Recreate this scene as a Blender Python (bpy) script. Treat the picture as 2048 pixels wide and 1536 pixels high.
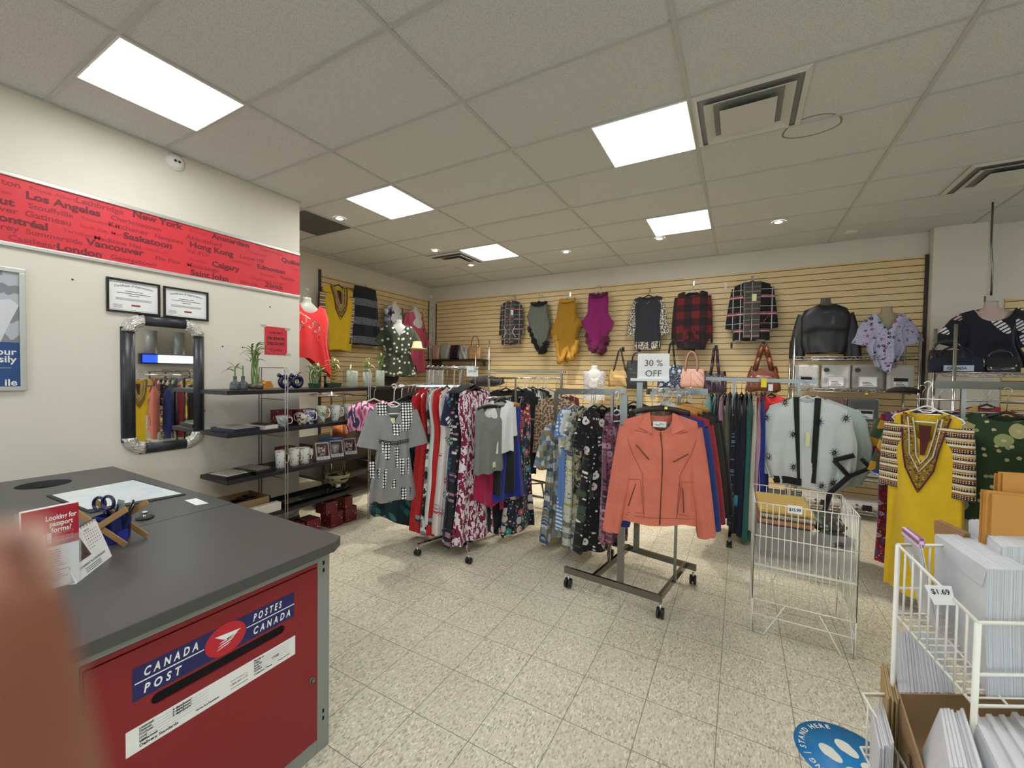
import bpy, bmesh, random
from math import *
from mathutils import Vector, Matrix, noise
R = random.Random(7)
for o in list(bpy.data.objects): bpy.data.objects.remove(o)
S = bpy.context.scene
COL = S.collection

# ------------------------------------------------------------ camera
F, YAW, PITCH, ROLL = 820.4855, -0.5067, -0.0251, 0.0147
EYE, CEIL, U = 1.5557, 3.223, 0.6096
FW = Vector((sin(YAW)*cos(PITCH), cos(YAW)*cos(PITCH), sin(PITCH)))
_r = Vector((cos(YAW), -sin(YAW), 0)); _u = _r.cross(FW)
RT = _r*cos(ROLL) + _u*sin(ROLL); UP = -_r*sin(ROLL) + _u*cos(ROLL)
CAM = Vector((0, 0, EYE))
cd = bpy.data.cameras.new('camera'); cam = bpy.data.objects.new('camera', cd); COL.objects.link(cam)
cam.matrix_world = Matrix(((RT.x, UP.x, -FW.x, 0), (RT.y, UP.y, -FW.y, 0), (RT.z, UP.z, -FW.z, EYE), (0, 0, 0, 1)))
cd.sensor_width = 36; cd.lens = F/2048*36; cd.clip_start = 0.005; cd.clip_end = 60
cd.dof.use_dof = True; cd.dof.focus_distance = 3.2; cd.dof.aperture_fstop = 5.6
S.camera = cam
# ------------------------------------------------------------ world, view, room light
w = bpy.data.worlds.new('world'); S.world = w; w.use_nodes = True
w.node_tree.nodes['Background'].inputs[0].default_value = (.72, .86, .95, 1)
w.node_tree.nodes['Background'].inputs[1].default_value = 1.2
S.view_settings.view_transform = 'Standard'; S.view_settings.look = 'None'
S.view_settings.gamma = 1; S.view_settings.use_curve_mapping = False
S.view_settings.exposure = 1.32
PANEL_LIGHT = 5.6        # radiance of the ceiling panels

# a pixel of the photograph turned into a point of the place
def ray(x, y): return FW + RT*((x-1024)/F) + UP*((768-y)/F)
def at(axis, v, x, y):
    d = ray(x, y); k = 'xyz'.index(axis); return CAM + d*((v-CAM[k])/d[k])
def deep(d, x, y): return CAM + ray(x, y)*d

# ------------------------------------------------------------ materials
def lin(c):
    if isinstance(c, str): c = [int(c[i:i+2], 16)/255 for i in (0, 2, 4)]
    return tuple(((v+.055)/1.055)**2.4 if v > .04045 else v/12.92 for v in c)+(1,)
class NT:
    def __init__(s, name):
        s.m = bpy.data.materials.new(name); s.m.use_nodes = True; s.t = s.m.node_tree
        s.b = s.t.nodes['Principled BSDF']
        tc = s.t.nodes.new('ShaderNodeTexCoord'); s.co = tc.outputs['Object']
    def n(s, ty, ins={}, **kw):
        d = s.t.nodes.new('ShaderNode'+ty)
        for k, v in kw.items(): setattr(d, k, v)
        for k, v in ins.items(): s.i(d.inputs[k], v)
        return d
    def i(s, sock, v):
        if isinstance(v, bpy.types.NodeSocket): s.t.links.new(v, sock)
        else:
            if isinstance(v, str): v = lin(v)
            sock.default_value = v
    def m_(s, op, a, b=0., c=None):
        d = s.n('Math', {0: a, 1: b}, operation=op)
        if c is not None: s.i(d.inputs[2], c)
        return d.outputs[0]
    def mix(s, f, a, b):
        d = s.n('Mix', data_type='RGBA'); s.i(d.inputs[0], f); s.i(d.inputs[6], a); s.i(d.inputs[7], b); return d.outputs[2]
    def sep(s, v=None): d = s.n('SeparateXYZ', {0: v or s.co}); return d.outputs
    def comb(s, x, y, z=0.): return s.n('CombineXYZ', {0: x, 1: y, 2: z}).outputs[0]
    def noise(s, v, sc, det=2.): return s.n('TexNoise', {'Vector': v, 'Scale': sc, 'Detail': det})
    def vor(s, v, sc, rnd=1., feat='F1'):
        return s.n('TexVoronoi', {'Vector': v, 'Scale': sc, 'Randomness': rnd}, voronoi_dimensions='2D', feature=feat)
    def ramp(s, f, cols):
        d = s.n('ValToRGB', {0: f}); r = d.color_ramp; r.interpolation = 'CONSTANT'
        n = len(cols)
        while len(r.elements) < n: r.elements.new(.5)
        for k, c in enumerate(cols): r.elements[k].position = k/n; r.elements[k].color = lin(c)
        return d.outputs[0]
    def bump(s, h, st=.3, dist=.002):
        d = s.n('Bump', {'Height': h, 'Strength': st, 'Distance': dist}); s.t.links.new(d.outputs[0], s.b.inputs['Normal'])
MC = {}
def M(key, col, rough=.55, metal=0., emit=0., alpha=1., bump=0., bs=200, vary=.06, trans=0., coat=0., ior=None):
    if key in MC: return MC[key]
    t = NT(key); b = t.b
    if vary and not emit:
        nz = t.noise(t.co, 9., 3.); c = lin(col)
        c2 = tuple(max(0, x*(1-vary*2)) for x in c[:3])+(1,)
        t.i(b.inputs['Base Color'], t.mix(nz.outputs[0], c2, c))
    else: b.inputs['Base Color'].default_value = lin(col)
    b.inputs['Roughness'].default_value = rough; b.inputs['Metallic'].default_value = metal
    if emit: b.inputs['Emission Color'].default_value = lin(col); b.inputs['Emission Strength'].default_value = emit
    b.inputs['Alpha'].default_value = alpha
    if trans: b.inputs['Transmission Weight'].default_value = trans
    if coat: b.inputs['Coat Weight'].default_value = coat
    if ior: b.inputs['IOR'].default_value = ior
    if bump: t.bump(t.noise(t.co, bs, 2.).outputs[0], bump)
    MC[key] = t.m; return t.m
def FAB(key, kind, cols, s=20., rough=.85, bumpy=.25, alpha=1.):
    """cloth with a printed or woven pattern laid out over the front of the garment"""
    if key in MC: return MC[key]
    t = NT(key); X, Y, Z = t.sep()[:3]; p = t.comb(X, Z, 0.)
    base = cols[0]; out = lin(base)
    warp = t.n('VectorMath', {0: p, 1: t.n('VectorMath', {0: t.noise(t.co, s*.9, 3.).outputs[1], 1: (.035,)*3 if s < 30 else (.012,)*3}, operation='MULTIPLY').outputs[0]}, operation='ADD').outputs[0]
    if kind == 'plain':
        out = t.mix(t.noise(t.co, s, 3.).outputs[0], cols[0], cols[-1])
    elif kind == 'floral':
        v = t.vor(warp, s); mk = t.m_('LESS_THAN', v.outputs[0], .36); ce = t.m_('LESS_THAN', v.outputs[0], .09)
        r = t.sep(v.outputs[1])[0]; out = t.mix(mk, base, t.ramp(r, cols[1:])); out = t.mix(ce, out, cols[-1])
        v2 = t.vor(warp, s*2.4); k2 = t.m_('LESS_THAN', v2.outputs[0], .22); r2 = t.sep(v2.outputs[1])[1]
        out = t.mix(t.m_('MULTIPLY', k2, t.m_('SUBTRACT', 1., mk)), out, t.ramp(r2, cols[1:][::-1]))
    elif kind == 'leaf':
        px = t.m_('ADD', t.m_('MULTIPLY', X, .8), t.m_('MULTIPLY', Z, .6)); pz = t.m_('SUBTRACT', t.m_('MULTIPLY', Z, .8), t.m_('MULTIPLY', X, .6))
        q = t.comb(px, t.m_('MULTIPLY', pz, .38), 0.); q = t.n('VectorMath', {0: q, 1: t.n('VectorMath', {0: t.noise(t.co, s*.5, 2.).outputs[1], 1: (.04, .04, 0)}, operation='MULTIPLY').outputs[0]}, operation='ADD').outputs[0]
        v = t.vor(q, s); mk = t.m_('LESS_THAN', v.outputs[0], .33); r = t.sep(v.outputs[1])[0]
        wv = t.m_('SINE', t.m_('MULTIPLY', pz, s*22)); vein = t.m_('GREATER_THAN', wv, .35)
        out = t.mix(mk, base, t.ramp(r, cols[1:])); out = t.mix(t.m_('MULTIPLY', mk, vein), out, base)
    elif kind == 'brush':
        q = t.comb(X, t.m_('MULTIPLY', Z, .35), 0.); q = t.n('VectorMath', {0: q, 1: t.n('VectorMath', {0: t.noise(t.co, s, 3.).outputs[1], 1: (.05, .05, 0)}, operation='MULTIPLY').outputs[0]}, operation='ADD').outputs[0]
        nz = t.noise(q, s*1.6, 1.).outputs[0]; out = t.ramp(t.m_('MULTIPLY', t.m_('SUBTRACT', nz, .25), 2.), cols)
    elif kind == 'dots':
        v = t.vor(p, s, 0.); out = t.mix(t.m_('LESS_THAN', v.outputs[0], .38 if 'geo' in key else .28), base, cols[1])
    elif kind == 'check':
        out = t.n('TexChecker', {0: p, 1: lin(cols[0]), 2: lin(cols[1]), 3: s}).outputs[0]
    elif kind == 'ditsy':
        v = t.vor(p, s, 1.); r = t.sep(v.outputs[1])[0]; out = t.mix(t.m_('LESS_THAN', v.outputs[0], .3), base, t.ramp(r, cols[1:]))
    elif kind == 'leopard':
        v = t.vor(warp, s, .85); d = v.outputs[0]; ring = t.m_('MULTIPLY', t.m_('LESS_THAN', d, .42), t.m_('GREATER_THAN', d, .2))
        ring = t.m_('MULTIPLY', ring, t.m_('GREATER_THAN', t.noise(p, s*2.2, 1.).outputs[0], .44))
        out = t.mix(t.m_('LESS_THAN', d, .42), base, cols[2] if len(cols) > 2 else base); out = t.mix(ring, out, cols[1])
    elif kind == 'plaid':   # cols: base, line1, line2 ; s = lines a metre
        def ln(c, per, wd, off=0.): return t.m_('LESS_THAN', t.m_('FRACT', t.m_('ADD', t.m_('MULTIPLY', c, per), off)), wd)
        out = t.mix(ln(X, s, .045), base, cols[1]); out = t.mix(ln(X, s*.5, .02, .3), out, cols[1])
        out = t.mix(ln(Z, s, .09), out, cols[2]); out = t.mix(ln(Z, s, .05, .95), out, cols[1]); out = t.mix(ln(Z, s, .05, .87), out, cols[2]); out = t.mix(ln(Z, s, .03, .5), out, cols[1])
    elif kind == 'buffalo':
        a = t.m_('LESS_THAN', t.m_('FRACT', t.m_('MULTIPLY', X, s)), .5); b = t.m_('LESS_THAN', t.m_('FRACT', t.m_('MULTIPLY', Z, s)), .5)
        out = t.ramp(t.m_('MULTIPLY', t.m_('ADD', a, b), .34), cols)
    elif kind == 'ethnic':
        band = t.m_('FRACT', t.m_('MULTIPLY', Z, s*.35)); out = t.ramp(band, cols)
        v = t.vor(p, s*3, .1); out = t.mix(t.m_('MULTIPLY', t.m_('LESS_THAN', v.outputs[0], .26), t.m_('LESS_THAN', t.m_('FRACT', t.m_('MULTIPLY', band, 2.)), .5)), out, cols[-1])
    elif kind == 'patch':
        v = t.vor(p, s, .6); r = t.sep(v.outputs[1])[0]; v2 = t.vor(p, s*9, 0.)
        out = t.ramp(r, cols); out = t.mix(t.m_('MULTIPLY', t.m_('LESS_THAN', v2.outputs[0], .3), t.m_('GREATER_THAN', r, .5)), out, cols[-1])
    elif kind == 'stripe':
        out = t.ramp(t.m_('FRACT', t.m_('MULTIPLY', X, s)), cols)
    elif kind == 'hem':      # long plain cloth with a printed band near the hem (z below s)
        v = t.vor(warp, 34.); r = t.sep(v.outputs[1])[0]
        inb = t.m_('MULTIPLY', t.m_('LESS_THAN', Z, s), t.m_('GREATER_THAN', Z, s-.11))
        out = t.mix(inb, base, t.ramp(r, cols[1:]))
    elif kind == 'bands':    # knitted bands, cols base, band ; s = period
        b = t.m_('LESS_THAN', t.m_('FRACT', t.m_('MULTIPLY', Z, s)), .38); n2 = t.m_('GREATER_THAN', t.noise(t.comb(X, t.m_('MULTIPLY', Z, 2.)), 70., 2.).outputs[0], .5)
        out = t.mix(t.m_('MULTIPLY', b, n2), base, cols[1])
    t.i(t.b.inputs['Base Color'], out); t.b.inputs['Roughness'].default_value = rough
    t.b.inputs['Sheen Weight'].default_value = .15; t.b.inputs['Alpha'].default_value = alpha
    if bumpy: t.bump(t.noise(t.co, 55., 4.).outputs[0], bumpy, .006)
    MC[key] = t.m; return t.m
CHROME = M('chrome', 'c8c8c4', .16, 1., vary=0)
STEEL = M('brushed_steel', '7f7e78', .22, 1., vary=.02)
BLACKP = M('black_plastic', '16161a', .35)
WHITEP = M('white_plastic', 'ecece8', .35, vary=.01)
WWIRE = M('white_coated_wire', 'e9e6da', .35, vary=.01)
PAPER = M('white_paper', 'eeeeec', .7, vary=.01)
INK = M('black_ink', '15151a', .7, vary=0)
WOOD = M('hanger_wood', 'b9843f', .4); DWOOD = M('dark_hanger_wood', '2a1613', .35)
YTAG = M('yellow_tag', 'f0e23c', .6, vary=0)

# ------------------------------------------------------------ mesh builder
class MB:
    def __init__(s): s.v = []; s.f = []; s.mi = []; s.cur = 0; s.sm = []
    def add(s, vs, fs, smooth=False):
        o = len(s.v); s.v += [tuple(v) for v in vs]; s.f += [tuple(i+o for i in f) for f in fs]
        s.mi += [s.cur]*len(fs); s.sm += [smooth]*len(fs); return s
    def box(s, x0, y0, z0, x1, y1, z1):
        v = [(x, y, z) for z in (z0, z1) for y in (y0, y1) for x in (x0, x1)]
        return s.add(v, [(0, 2, 3, 1), (4, 5, 7, 6), (0, 1, 5, 4), (2, 6, 7, 3), (0, 4, 6, 2), (1, 3, 7, 5)])
    def bbox(s, c, sz, m=None):
        m = m or Matrix.Identity(3); c = Vector(c)
        v = [c + m @ Vector((x*sz[0]/2, y*sz[1]/2, z*sz[2]/2)) for z in (-1, 1) for y in (-1, 1) for x in (-1, 1)]
        return s.add(v, [(0, 2, 3, 1), (4, 5, 7, 6), (0, 1, 5, 4), (2, 6, 7, 3), (0, 4, 6, 2), (1, 3, 7, 5)])
    def bar(s, a, b, w, h, up=(0, 0, 1)):      # rectangular tube a->b
        a, b = Vector(a), Vector(b); d = (b-a).normalized(); up = Vector(up)
        if abs(d.dot(up)) > .95: up = Vector((0, 1, 0))
        x = d.cross(up).normalized(); z = x.cross(d)
        return s.bbox((a+b)/2, (w, (b-a).length, h), Matrix((x, d, z)).transposed())
    def ring(s, P, closed_v=False, caps=False, smooth=True):   # P: list of rings
        n = len(P[0]); fs = []
        for k in range(len(P)-1):
            for j in range(n):
                a, b = k*n+j, k*n+(j+1) % n; fs.append((a, b, b+n, a+n))
        if caps: fs += [tuple(range(n))[::-1], tuple(range((len(P)-1)*n, len(P)*n))]
        return s.add([p for r in P for p in r], fs, smooth)
    def tube(s, pts, r, seg=8, closed=False, caps=True):
        pts = [Vector(p) for p in pts]; n = len(pts); rr = r if isinstance(r, (list, tuple)) else [r]*n
        rings = []; ref = None
        for k in range(n):
            a = pts[k-1] if (k or closed) else pts[k]; b = pts[(k+1) % n] if (k < n-1 or closed) else pts[k]
            d = (b-a)
            if d.length < 1e-9: d = Vector((0, 0, 1))
            d.normalize()
            if ref is None: ref = Vector((0, 0, 1)) if abs(d.z) < .9 else Vector((1, 0, 0))
            x = ref - d*ref.dot(d)
            if x.length < 1e-4: x = Vector((0, 1, 0)) - d*d.y
            x.normalize(); ref = x; y = d.cross(x)
            rings.append([pts[k]+(x*cos(2*pi*j/seg)+y*sin(2*pi*j/seg))*rr[k] for j in range(seg)])
        if closed: rings.append(rings[0])
        return s.ring(rings, caps=caps and not closed)
    def rod(s, a, b, r, seg=8): return s.tube([a, b], r, seg)
    def lathe(s, prof, c=(0, 0, 0), seg=24, sx=1, sy=1, caps=False):
        return s.ring([[(c[0]+r*cos(2*pi*j/seg)*sx, c[1]+r*sin(2*pi*j/seg)*sy, c[2]+z) for j in range(seg)] for r, z in prof], caps=caps)
    def sheet(s, fn, nu, nv, smooth=True):
        v = [fn(i/nu, j/nv) for j in range(nv+1) for i in range(nu+1)]
        return s.add(v, [(j*(nu+1)+i, j*(nu+1)+i+1, (j+1)*(nu+1)+i+1, (j+1)*(nu+1)+i) for j in range(nv) for i in range(nu)], smooth)
    def prism(s, poly, fn, t):      # polygon in (a,b) mapped by fn(a,b,depth)
        n = len(poly); v = [fn(a, b, 0) for a, b in poly]+[fn(a, b, t) for a, b in poly]
        return s.add(v, [tuple(range(n))[::-1], tuple(range(n, 2*n))]+[(i, (i+1) % n, n+(i+1) % n, n+i) for i in range(n)])
    def build(s, name, mats, parent=None, bevel=0, solid=0, sub=0, offset=True):
        me = bpy.data.meshes.new(name)
        o = bpy.data.objects.new(name, me); COL.objects.link(o)
        base = Vector((0, 0, 0))
        if parent is not None:
            o.parent = parent
        me.from_pydata([Vector(v)-base for v in s.v], [], s.f); me.validate()
        mats = mats if isinstance(mats, (list, tuple)) else [mats]
        for m in mats: me.materials.append(m)
        if len(me.polygons) == len(s.f):
            me.polygons.foreach_set('material_index', s.mi); me.polygons.foreach_set('use_smooth', s.sm)
        me.update()
        if solid: d = o.modifiers.new('solid', 'SOLIDIFY'); d.thickness = solid; d.offset = 0
        if bevel: d = o.modifiers.new('bevel', 'BEVEL'); d.width = bevel; d.segments = 2; d.limit_method = 'ANGLE'
        if sub: d = o.modifiers.new('sub', 'SUBSURF'); d.levels = sub; d.render_levels = sub
        return o
TX = {}
def glyphs(text, bold=0., spacing=1.):
    k = (text, bold, spacing)
    if k not in TX:
        c = bpy.data.curves.new('lettering', 'FONT'); c.body = text; c.size = 1; c.offset = bold; c.space_character = spacing; c.resolution_u = 3
        o = bpy.data.objects.new('lettering', c); COL.objects.link(o)
        bpy.context.view_layer.update()
        me = bpy.data.meshes.new_from_object(o.evaluated_get(bpy.context.evaluated_depsgraph_get()))
        vs = [(v.co.x, v.co.y) for v in me.vertices]; fs = [tuple(p.vertices) for p in me.polygons]
        bpy.data.objects.remove(o); bpy.data.curves.remove(c); bpy.data.meshes.remove(me)
        TX[k] = (vs, fs, max([v[0] for v in vs], default=0))
    return TX[k]
def write(mb, text, org, ux, uy, size, bold=0., spacing=1., width=None, center=False, bend=0., shear=0.):
    vs, fs, wd = glyphs(text, bold, spacing); org, ux, uy = Vector(org), Vector(ux), Vector(uy)
    sx = size if width is None else width/max(wd, 1e-6)
    off = -wd*sx/2 if center else 0
    mb.add([org+ux*(x*sx+off+shear*y*size)+uy*(y*size+bend*(1-((x*sx/(wd*sx+1e-9))*2-1)**2)) for x, y in vs], fs)
def tag(o, label, cat, group=None, kind=None):
    if label: o['label'] = label
    if cat: o['category'] = cat
    if group: o['group'] = group
    if kind: o['kind'] = kind
    return o
def thing(name, label, cat, loc=(0, 0, 0), rz=0, group=None):
    o = bpy.data.objects.new(name, None); o.empty_display_size = .05; COL.objects.link(o)
    o.location = loc; o.rotation_euler = (0, 0, rz); return tag(o, label, cat, group)
def struct(name, mb, mats, bevel=0, parent=None):
    o = mb.build(name, mats, parent, bevel=bevel)
    if parent is None: o['kind'] = 'structure'
    return o
def solo(name, mb, mats, label, cat, loc=(0, 0, 0), rz=0, group=None, kind=None, **kw):
    o = mb.build(name, mats, None, **kw); o.location = loc; o.rotation_euler = (0, 0, rz); return tag(o, label, cat, group, kind)
def dup(root, loc=None, rz=None, label=None, group=None):
    r = root.copy(); COL.objects.link(r)
    if loc is not None: r.location = loc
    if rz is not None: r.rotation_euler = (0, 0, rz)
    if label: r['label'] = label
    if group: r['group'] = group
    for ch in list(root.children):
        c = ch.copy(); COL.objects.link(c); c.parent = r
        for g in list(ch.children):
            d = g.copy(); COL.objects.link(d); d.parent = c
    return r
def vol(ang): return Matrix.Rotation(ang, 3, 'Z')
def settle():
    """give every thing built in world space an origin at its own base"""
    for o in list(bpy.data.objects):
        if o.type != 'EMPTY' or o.parent or not o.children or (o.location.length > 1e-6 and o.name.split('.')[0] != 'hand'): continue
        L0 = o.location.copy(); pts = [L0+c.location+v.co for c in o.children if c.type == 'MESH' for v in c.data.vertices]
        if not pts: continue
        lo = [min(p[k] for p in pts) for k in range(3)]; hi = [max(p[k] for p in pts) for k in range(3)]
        b = Vector(((lo[0]+hi[0])/2, (lo[1]+hi[1])/2, lo[2])); o.location = b
        for c in o.children: c.location = c.location+L0-b
# ============================================================ THE ROOM
XL, XF, YB, YC = -3.86, -5.36, 6.32, 2.56        # left wall, far left wall, back wall, end of left wall
XR, YN = 4.9, -3.6
wall_m = M('painted_wall', 'e0d9ca', .75, bump=.12, bs=60, vary=.015)
def floor_mat():
    t = NT('vinyl_floor_tiles'); X, Y, Z = t.sep()[:3]
    fx, fy = -1.8798, 1.707
    ax = t.m_('DIVIDE', t.m_('SUBTRACT', X, fx), .3048); ay = t.m_('DIVIDE', t.m_('SUBTRACT', Y, fy), .3048)
    cell = t.n('TexWhiteNoise', {0: t.comb(t.m_('FLOOR', ax), t.m_('FLOOR', ay))}, noise_dimensions='2D').outputs[0]
    fl = t.m_('GREATER_THAN', cell, .5)
    q = t.comb(t.m_('ADD', t.m_('MULTIPLY', X, 1.), t.m_('MULTIPLY', cell, 3.)), t.m_('MULTIPLY', Y, .45), 0.)
    v = t.vor(q, 175.); r = t.sep(v.outputs[1])[0]
    spk = t.ramp(r, ['cdc5ae', 'dad2bc', 'b5ac95', 'd0c8b2', 'cdc5af', 'e4dcc8', 'c3bba4', 'd4ccb6', 'c8c1ab', '857d69', 'd8d0ba', 'cfc7b0', 'efe8d6', 'bfb79f', 'd3cbb5', 'a1987f'])
    n2 = t.noise(t.comb(X, Y, 0.), 46., 3.).outputs[0]
    out = t.mix(t.m_('MULTIPLY', t.m_('GREATER_THAN', n2, .6), .35), spk, 'aaa189')
    out = t.mix(.28, out, 'd0c9b3'); out = t.mix(t.m_('MULTIPLY', cell, .25), out, 'c8c0aa')
    e = .012
    lx = t.m_('LESS_THAN', t.m_('FRACT', t.m_('ADD', ax, e/2)), e); ly = t.m_('LESS_THAN', t.m_('FRACT', t.m_('ADD', ay, e/2)), e)
    out = t.mix(t.m_('MULTIPLY', t.m_('MAXIMUM', lx, ly), .75), out, '55503f')
    t.i(t.b.inputs['Base Color'], out); t.b.inputs['Roughness'].default_value = .33
    t.i(t.b.inputs['Roughness'], t.m_('ADD', .27, t.m_('MULTIPLY', t.noise(t.co, 4., 3.).outputs[0], .2)))
    return t.m
def ceil_mat():
    t = NT('acoustic_tile'); n1 = t.noise(t.co, 150., 3.).outputs[0]; n2 = t.vor(t.comb(t.sep()[0], t.sep()[1]), 130.)
    pit = t.m_('MULTIPLY', t.m_('LESS_THAN', n2.outputs[0], .22), t.m_('GREATER_THAN', t.sep(n2.outputs[1])[0], .45))
    out = t.mix(t.m_('MULTIPLY', pit, .55), 'd4d7d4', '757770')
    out = t.mix(t.m_('MULTIPLY', t.m_('GREATER_THAN', n1, .58), .22), out, 'b3b1a8')
    t.i(t.b.inputs['Base Color'], out); t.b.inputs['Roughness'].default_value = .9; return t.m
m = MB(); m.box(XF-.3, YN-.2, -.1, XR+.2, YB+.4, 0); struct('floor', m, floor_mat())
cm = ceil_mat(); m = MB(); m.box(XF-.3, YN-.2, CEIL+.002, XR+.2, YB+.4, CEIL+.1); struct('ceiling', m, cm)
m = MB(); m.box(XL-.12, YN, 0, XL, YC, CEIL); m.box(XF, YC-.12, 0, XL-.12, YC, CEIL); struct('wall_left', m, wall_m)
m = MB(); m.box(XF-.12, YC-.12, 0, XF, YB+.12, CEIL); struct('wall_far_left', m, wall_m)
m = MB(); m.box(XF, YB, 0, XR, YB+.15, CEIL); struct('wall_back', m, wall_m)
m = MB(); m.box(XR, YN, 0, XR+.12, YB, CEIL); struct('wall_right', m, wall_m)
m = MB(); m.box(XL-.12, YN-.12, 2.75, XR+.12, YN, CEIL); m.box(XL-.12, YN-.12, 0, XR+.12, YN, .35); m.box(XL-.12, YN-.12, .35, XL+.5, YN, 2.75); m.box(XR-.4, YN-.12, .35, XR+.12, YN, 2.75); struct('wall_near', m, wall_m)
fm_ = M('added_window_frame', '5a5c5c', .4, .5, vary=0); n_ = 4; wx = (XR-.4-(XL+.5))/n_  # unseen shopfront glazing, added behind the camera so daylight lifts the ceiling
for k in range(n_):
    x = XL+.5+wx*k; m = MB()
    for q in ((x, .35, x+.05, 2.75), (x+wx-.05, .35, x+wx, 2.75), (x+.05, .35, x+wx-.05, .4), (x+.05, 2.7, x+wx-.05, 2.75)): m.box(q[0], YN-.09, q[1], q[2], YN-.03, q[3])
    w_ = struct('window_%d' % (k+1), m, fm_); m = MB(); m.box(x+.05, YN-.064, .4, x+wx-.05, YN-.058, 2.7); m.build('pane', M('added_window_glass', 'eef4f4', .02, alpha=.08), w_)
m = MB(); m.box(-12, YN-14, -.2, 12, YN-.2, -.1); struct('floor_added_bounce', m, M('added_bounce_ground', 'b9b6ae', .9))  # bright ground added outside, out of view, to bounce daylight up to the ceiling
m = MB(); m.box(1.82, 6.2, 0, 2.24, YB-.001, CEIL); struct('wall_column', m, wall_m)
m = MB(); m.box(XL, YN, 0, XL+.012, YC, .1); struct('baseboard_left', m, M('grey_vinyl_base', '5f5f5c', .5))
m = MB(); m.box(XF+.02, YB-.02, 0, 1.8, YB-.001, .1); struct('baseboard_back', m, M('grey_vinyl_base', '5f5f5c', .5))
# T-bar grid: main runners along Y every 1.22, cross tees along X every 0.61
tb = M('ceiling_tee', 'bfc1bb', .5, vary=0)
gx0, gy0 = -2.751, 2.076
m = MB(); tw = .012
xs = [gx0+2*U*k for k in range(-2, 7)]; ys = [gy0+U*k for k in range(-9, 8)]
for x in xs:
    if XF < x < XR: m.box(x-tw, (YC if x < XL else YN), CEIL-.006, x+tw, YB, CEIL+.003)
for y in ys:
    if YN < y < YB: m.box((XL if y < YC else XF), y-tw, CEIL-.005, XR, y+tw, CEIL+.003)
m.box(XF, YC, CEIL-.006, XF+.02, YB, CEIL+.003); m.box(XF, YB-.02, CEIL-.006, XR, YB, CEIL+.003); m.box(XL, YN, CEIL-.006, XL+.02, YC, CEIL+.003)
struct('trim_1', m, tb)
m = MB(); m.box(gx0-2*U-.61-.02, 2.686+.0, CEIL-.004, gx0-2*U+.0, 3.295, CEIL+.004)
solo('air_return_panel', m, M('dark_grey_panel', '55585a', .6), 'dark grey air return panel in the ceiling just past the end of the left wall', 'vent')
# light panels (two columns in sight, the grid goes on behind the camera and to the right)
em = NT('glowing_diffuser'); em.b.inputs['Base Color'].default_value = (.8, .8, .8, 1)
em.b.inputs['Emission Color'].default_value = (.96, .985, 1.0, 1); em.b.inputs['Emission Strength'].default_value = PANEL_LIGHT; em = em.m
LBL = {(0, 1): 'square LED panel above the left wall, nearest the camera', (0, 2): 'square LED panel beyond the end of the red banner wall',
       (0, 3): 'small-looking far LED panel beside the slotted ceiling vent', (1, 2): 'large LED panel left of the square ceiling air diffuser',
       (1, 3): 'LED panel on the ceiling near the back slatted wall'}
pr = None
for cx, xx in enumerate((-3.36, -.922, 1.517, 3.955)):
    for k in range(0, 4):
        y0 = .857+1.829*(k-1)
        lab = LBL.get((cx, k), 'square LED panel outside the view, %s column, %s row' % (('left', 'middle', 'right', 'far right')[cx], ('rear', 'near', 'second', 'third')[k]))
        if (cx == 3 and k == 3) or (cx == 2 and k > 1): continue
        if pr is None or True:
            t = thing('ceiling_light', lab, 'ceiling light', (xx+.305, y0+.305, CEIL), group='square LED ceiling panels')
            a = .2925
            m = MB(); m.box(-a, -a, -.0075, a, a, -.0045); m.build('diffuser', em, t)
            m = MB()
            for q in ((-.3, -.3, .3, -a), (-.3, a, .3, .3), (-.3, -a, -a, a), (a, -a, .3, a)): m.box(q[0], q[1], -.012, q[2], q[3], .001)
            m.build('frame', WHITEP, t)
# pot lights
sp = NT('spot_lens'); sp.b.inputs['Emission Color'].default_value = (1, .95, .85, 1); sp.b.inputs['Emission Strength'].default_value = 14; sp = sp.m
for (px, py, l) in [(679, 437, 'small recessed spot light next to the dark ceiling panel'), (870, 501, 'small recessed spot left of the slotted ceiling vent'),
                 (942, 530, 'small recessed spot nearest the far left corner'), (1132, 504, 'small recessed spot alone right of the farthest LED panel'),
                 (1319, 477, 'small recessed spot at the edge of the back LED panel'), (1557, 444, 'small recessed spot light right of the back LED panel')]:
    p = at('z', CEIL, px, py); t = thing('spot_light', l, 'ceiling light', (p.x, p.y, CEIL), group='recessed ceiling spots')
    m = MB(); m.lathe([(.035, -.004), (.06, -.008), (.062, 0)], seg=20); m.build('trim_ring', WHITEP, t)
    m = MB(); m.lathe([(.0, -.003), (.036, -.003)], seg=20); m.build('lens', sp, t)
    ld = bpy.data.lights.new('spot_lamp', 'SPOT'); ld.energy = 60; ld.spot_size = radians(80); ld.spot_blend = .6; ld.shadow_soft_size = .04; ld.color = (1, .93, .82)
    lo = bpy.data.objects.new('lamp', ld); COL.objects.link(lo); lo.parent = t; lo.location = (0, 0, -.02)
p = at('z', CEIL, 1702, 464); m = MB(); m.lathe([(0, -.006), (.06, -.006), (.065, 0)], seg=20)
solo('ceiling_speaker', m, WHITEP, 'small white round ceiling cover above the leather jacket', 'speaker', p)
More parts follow.
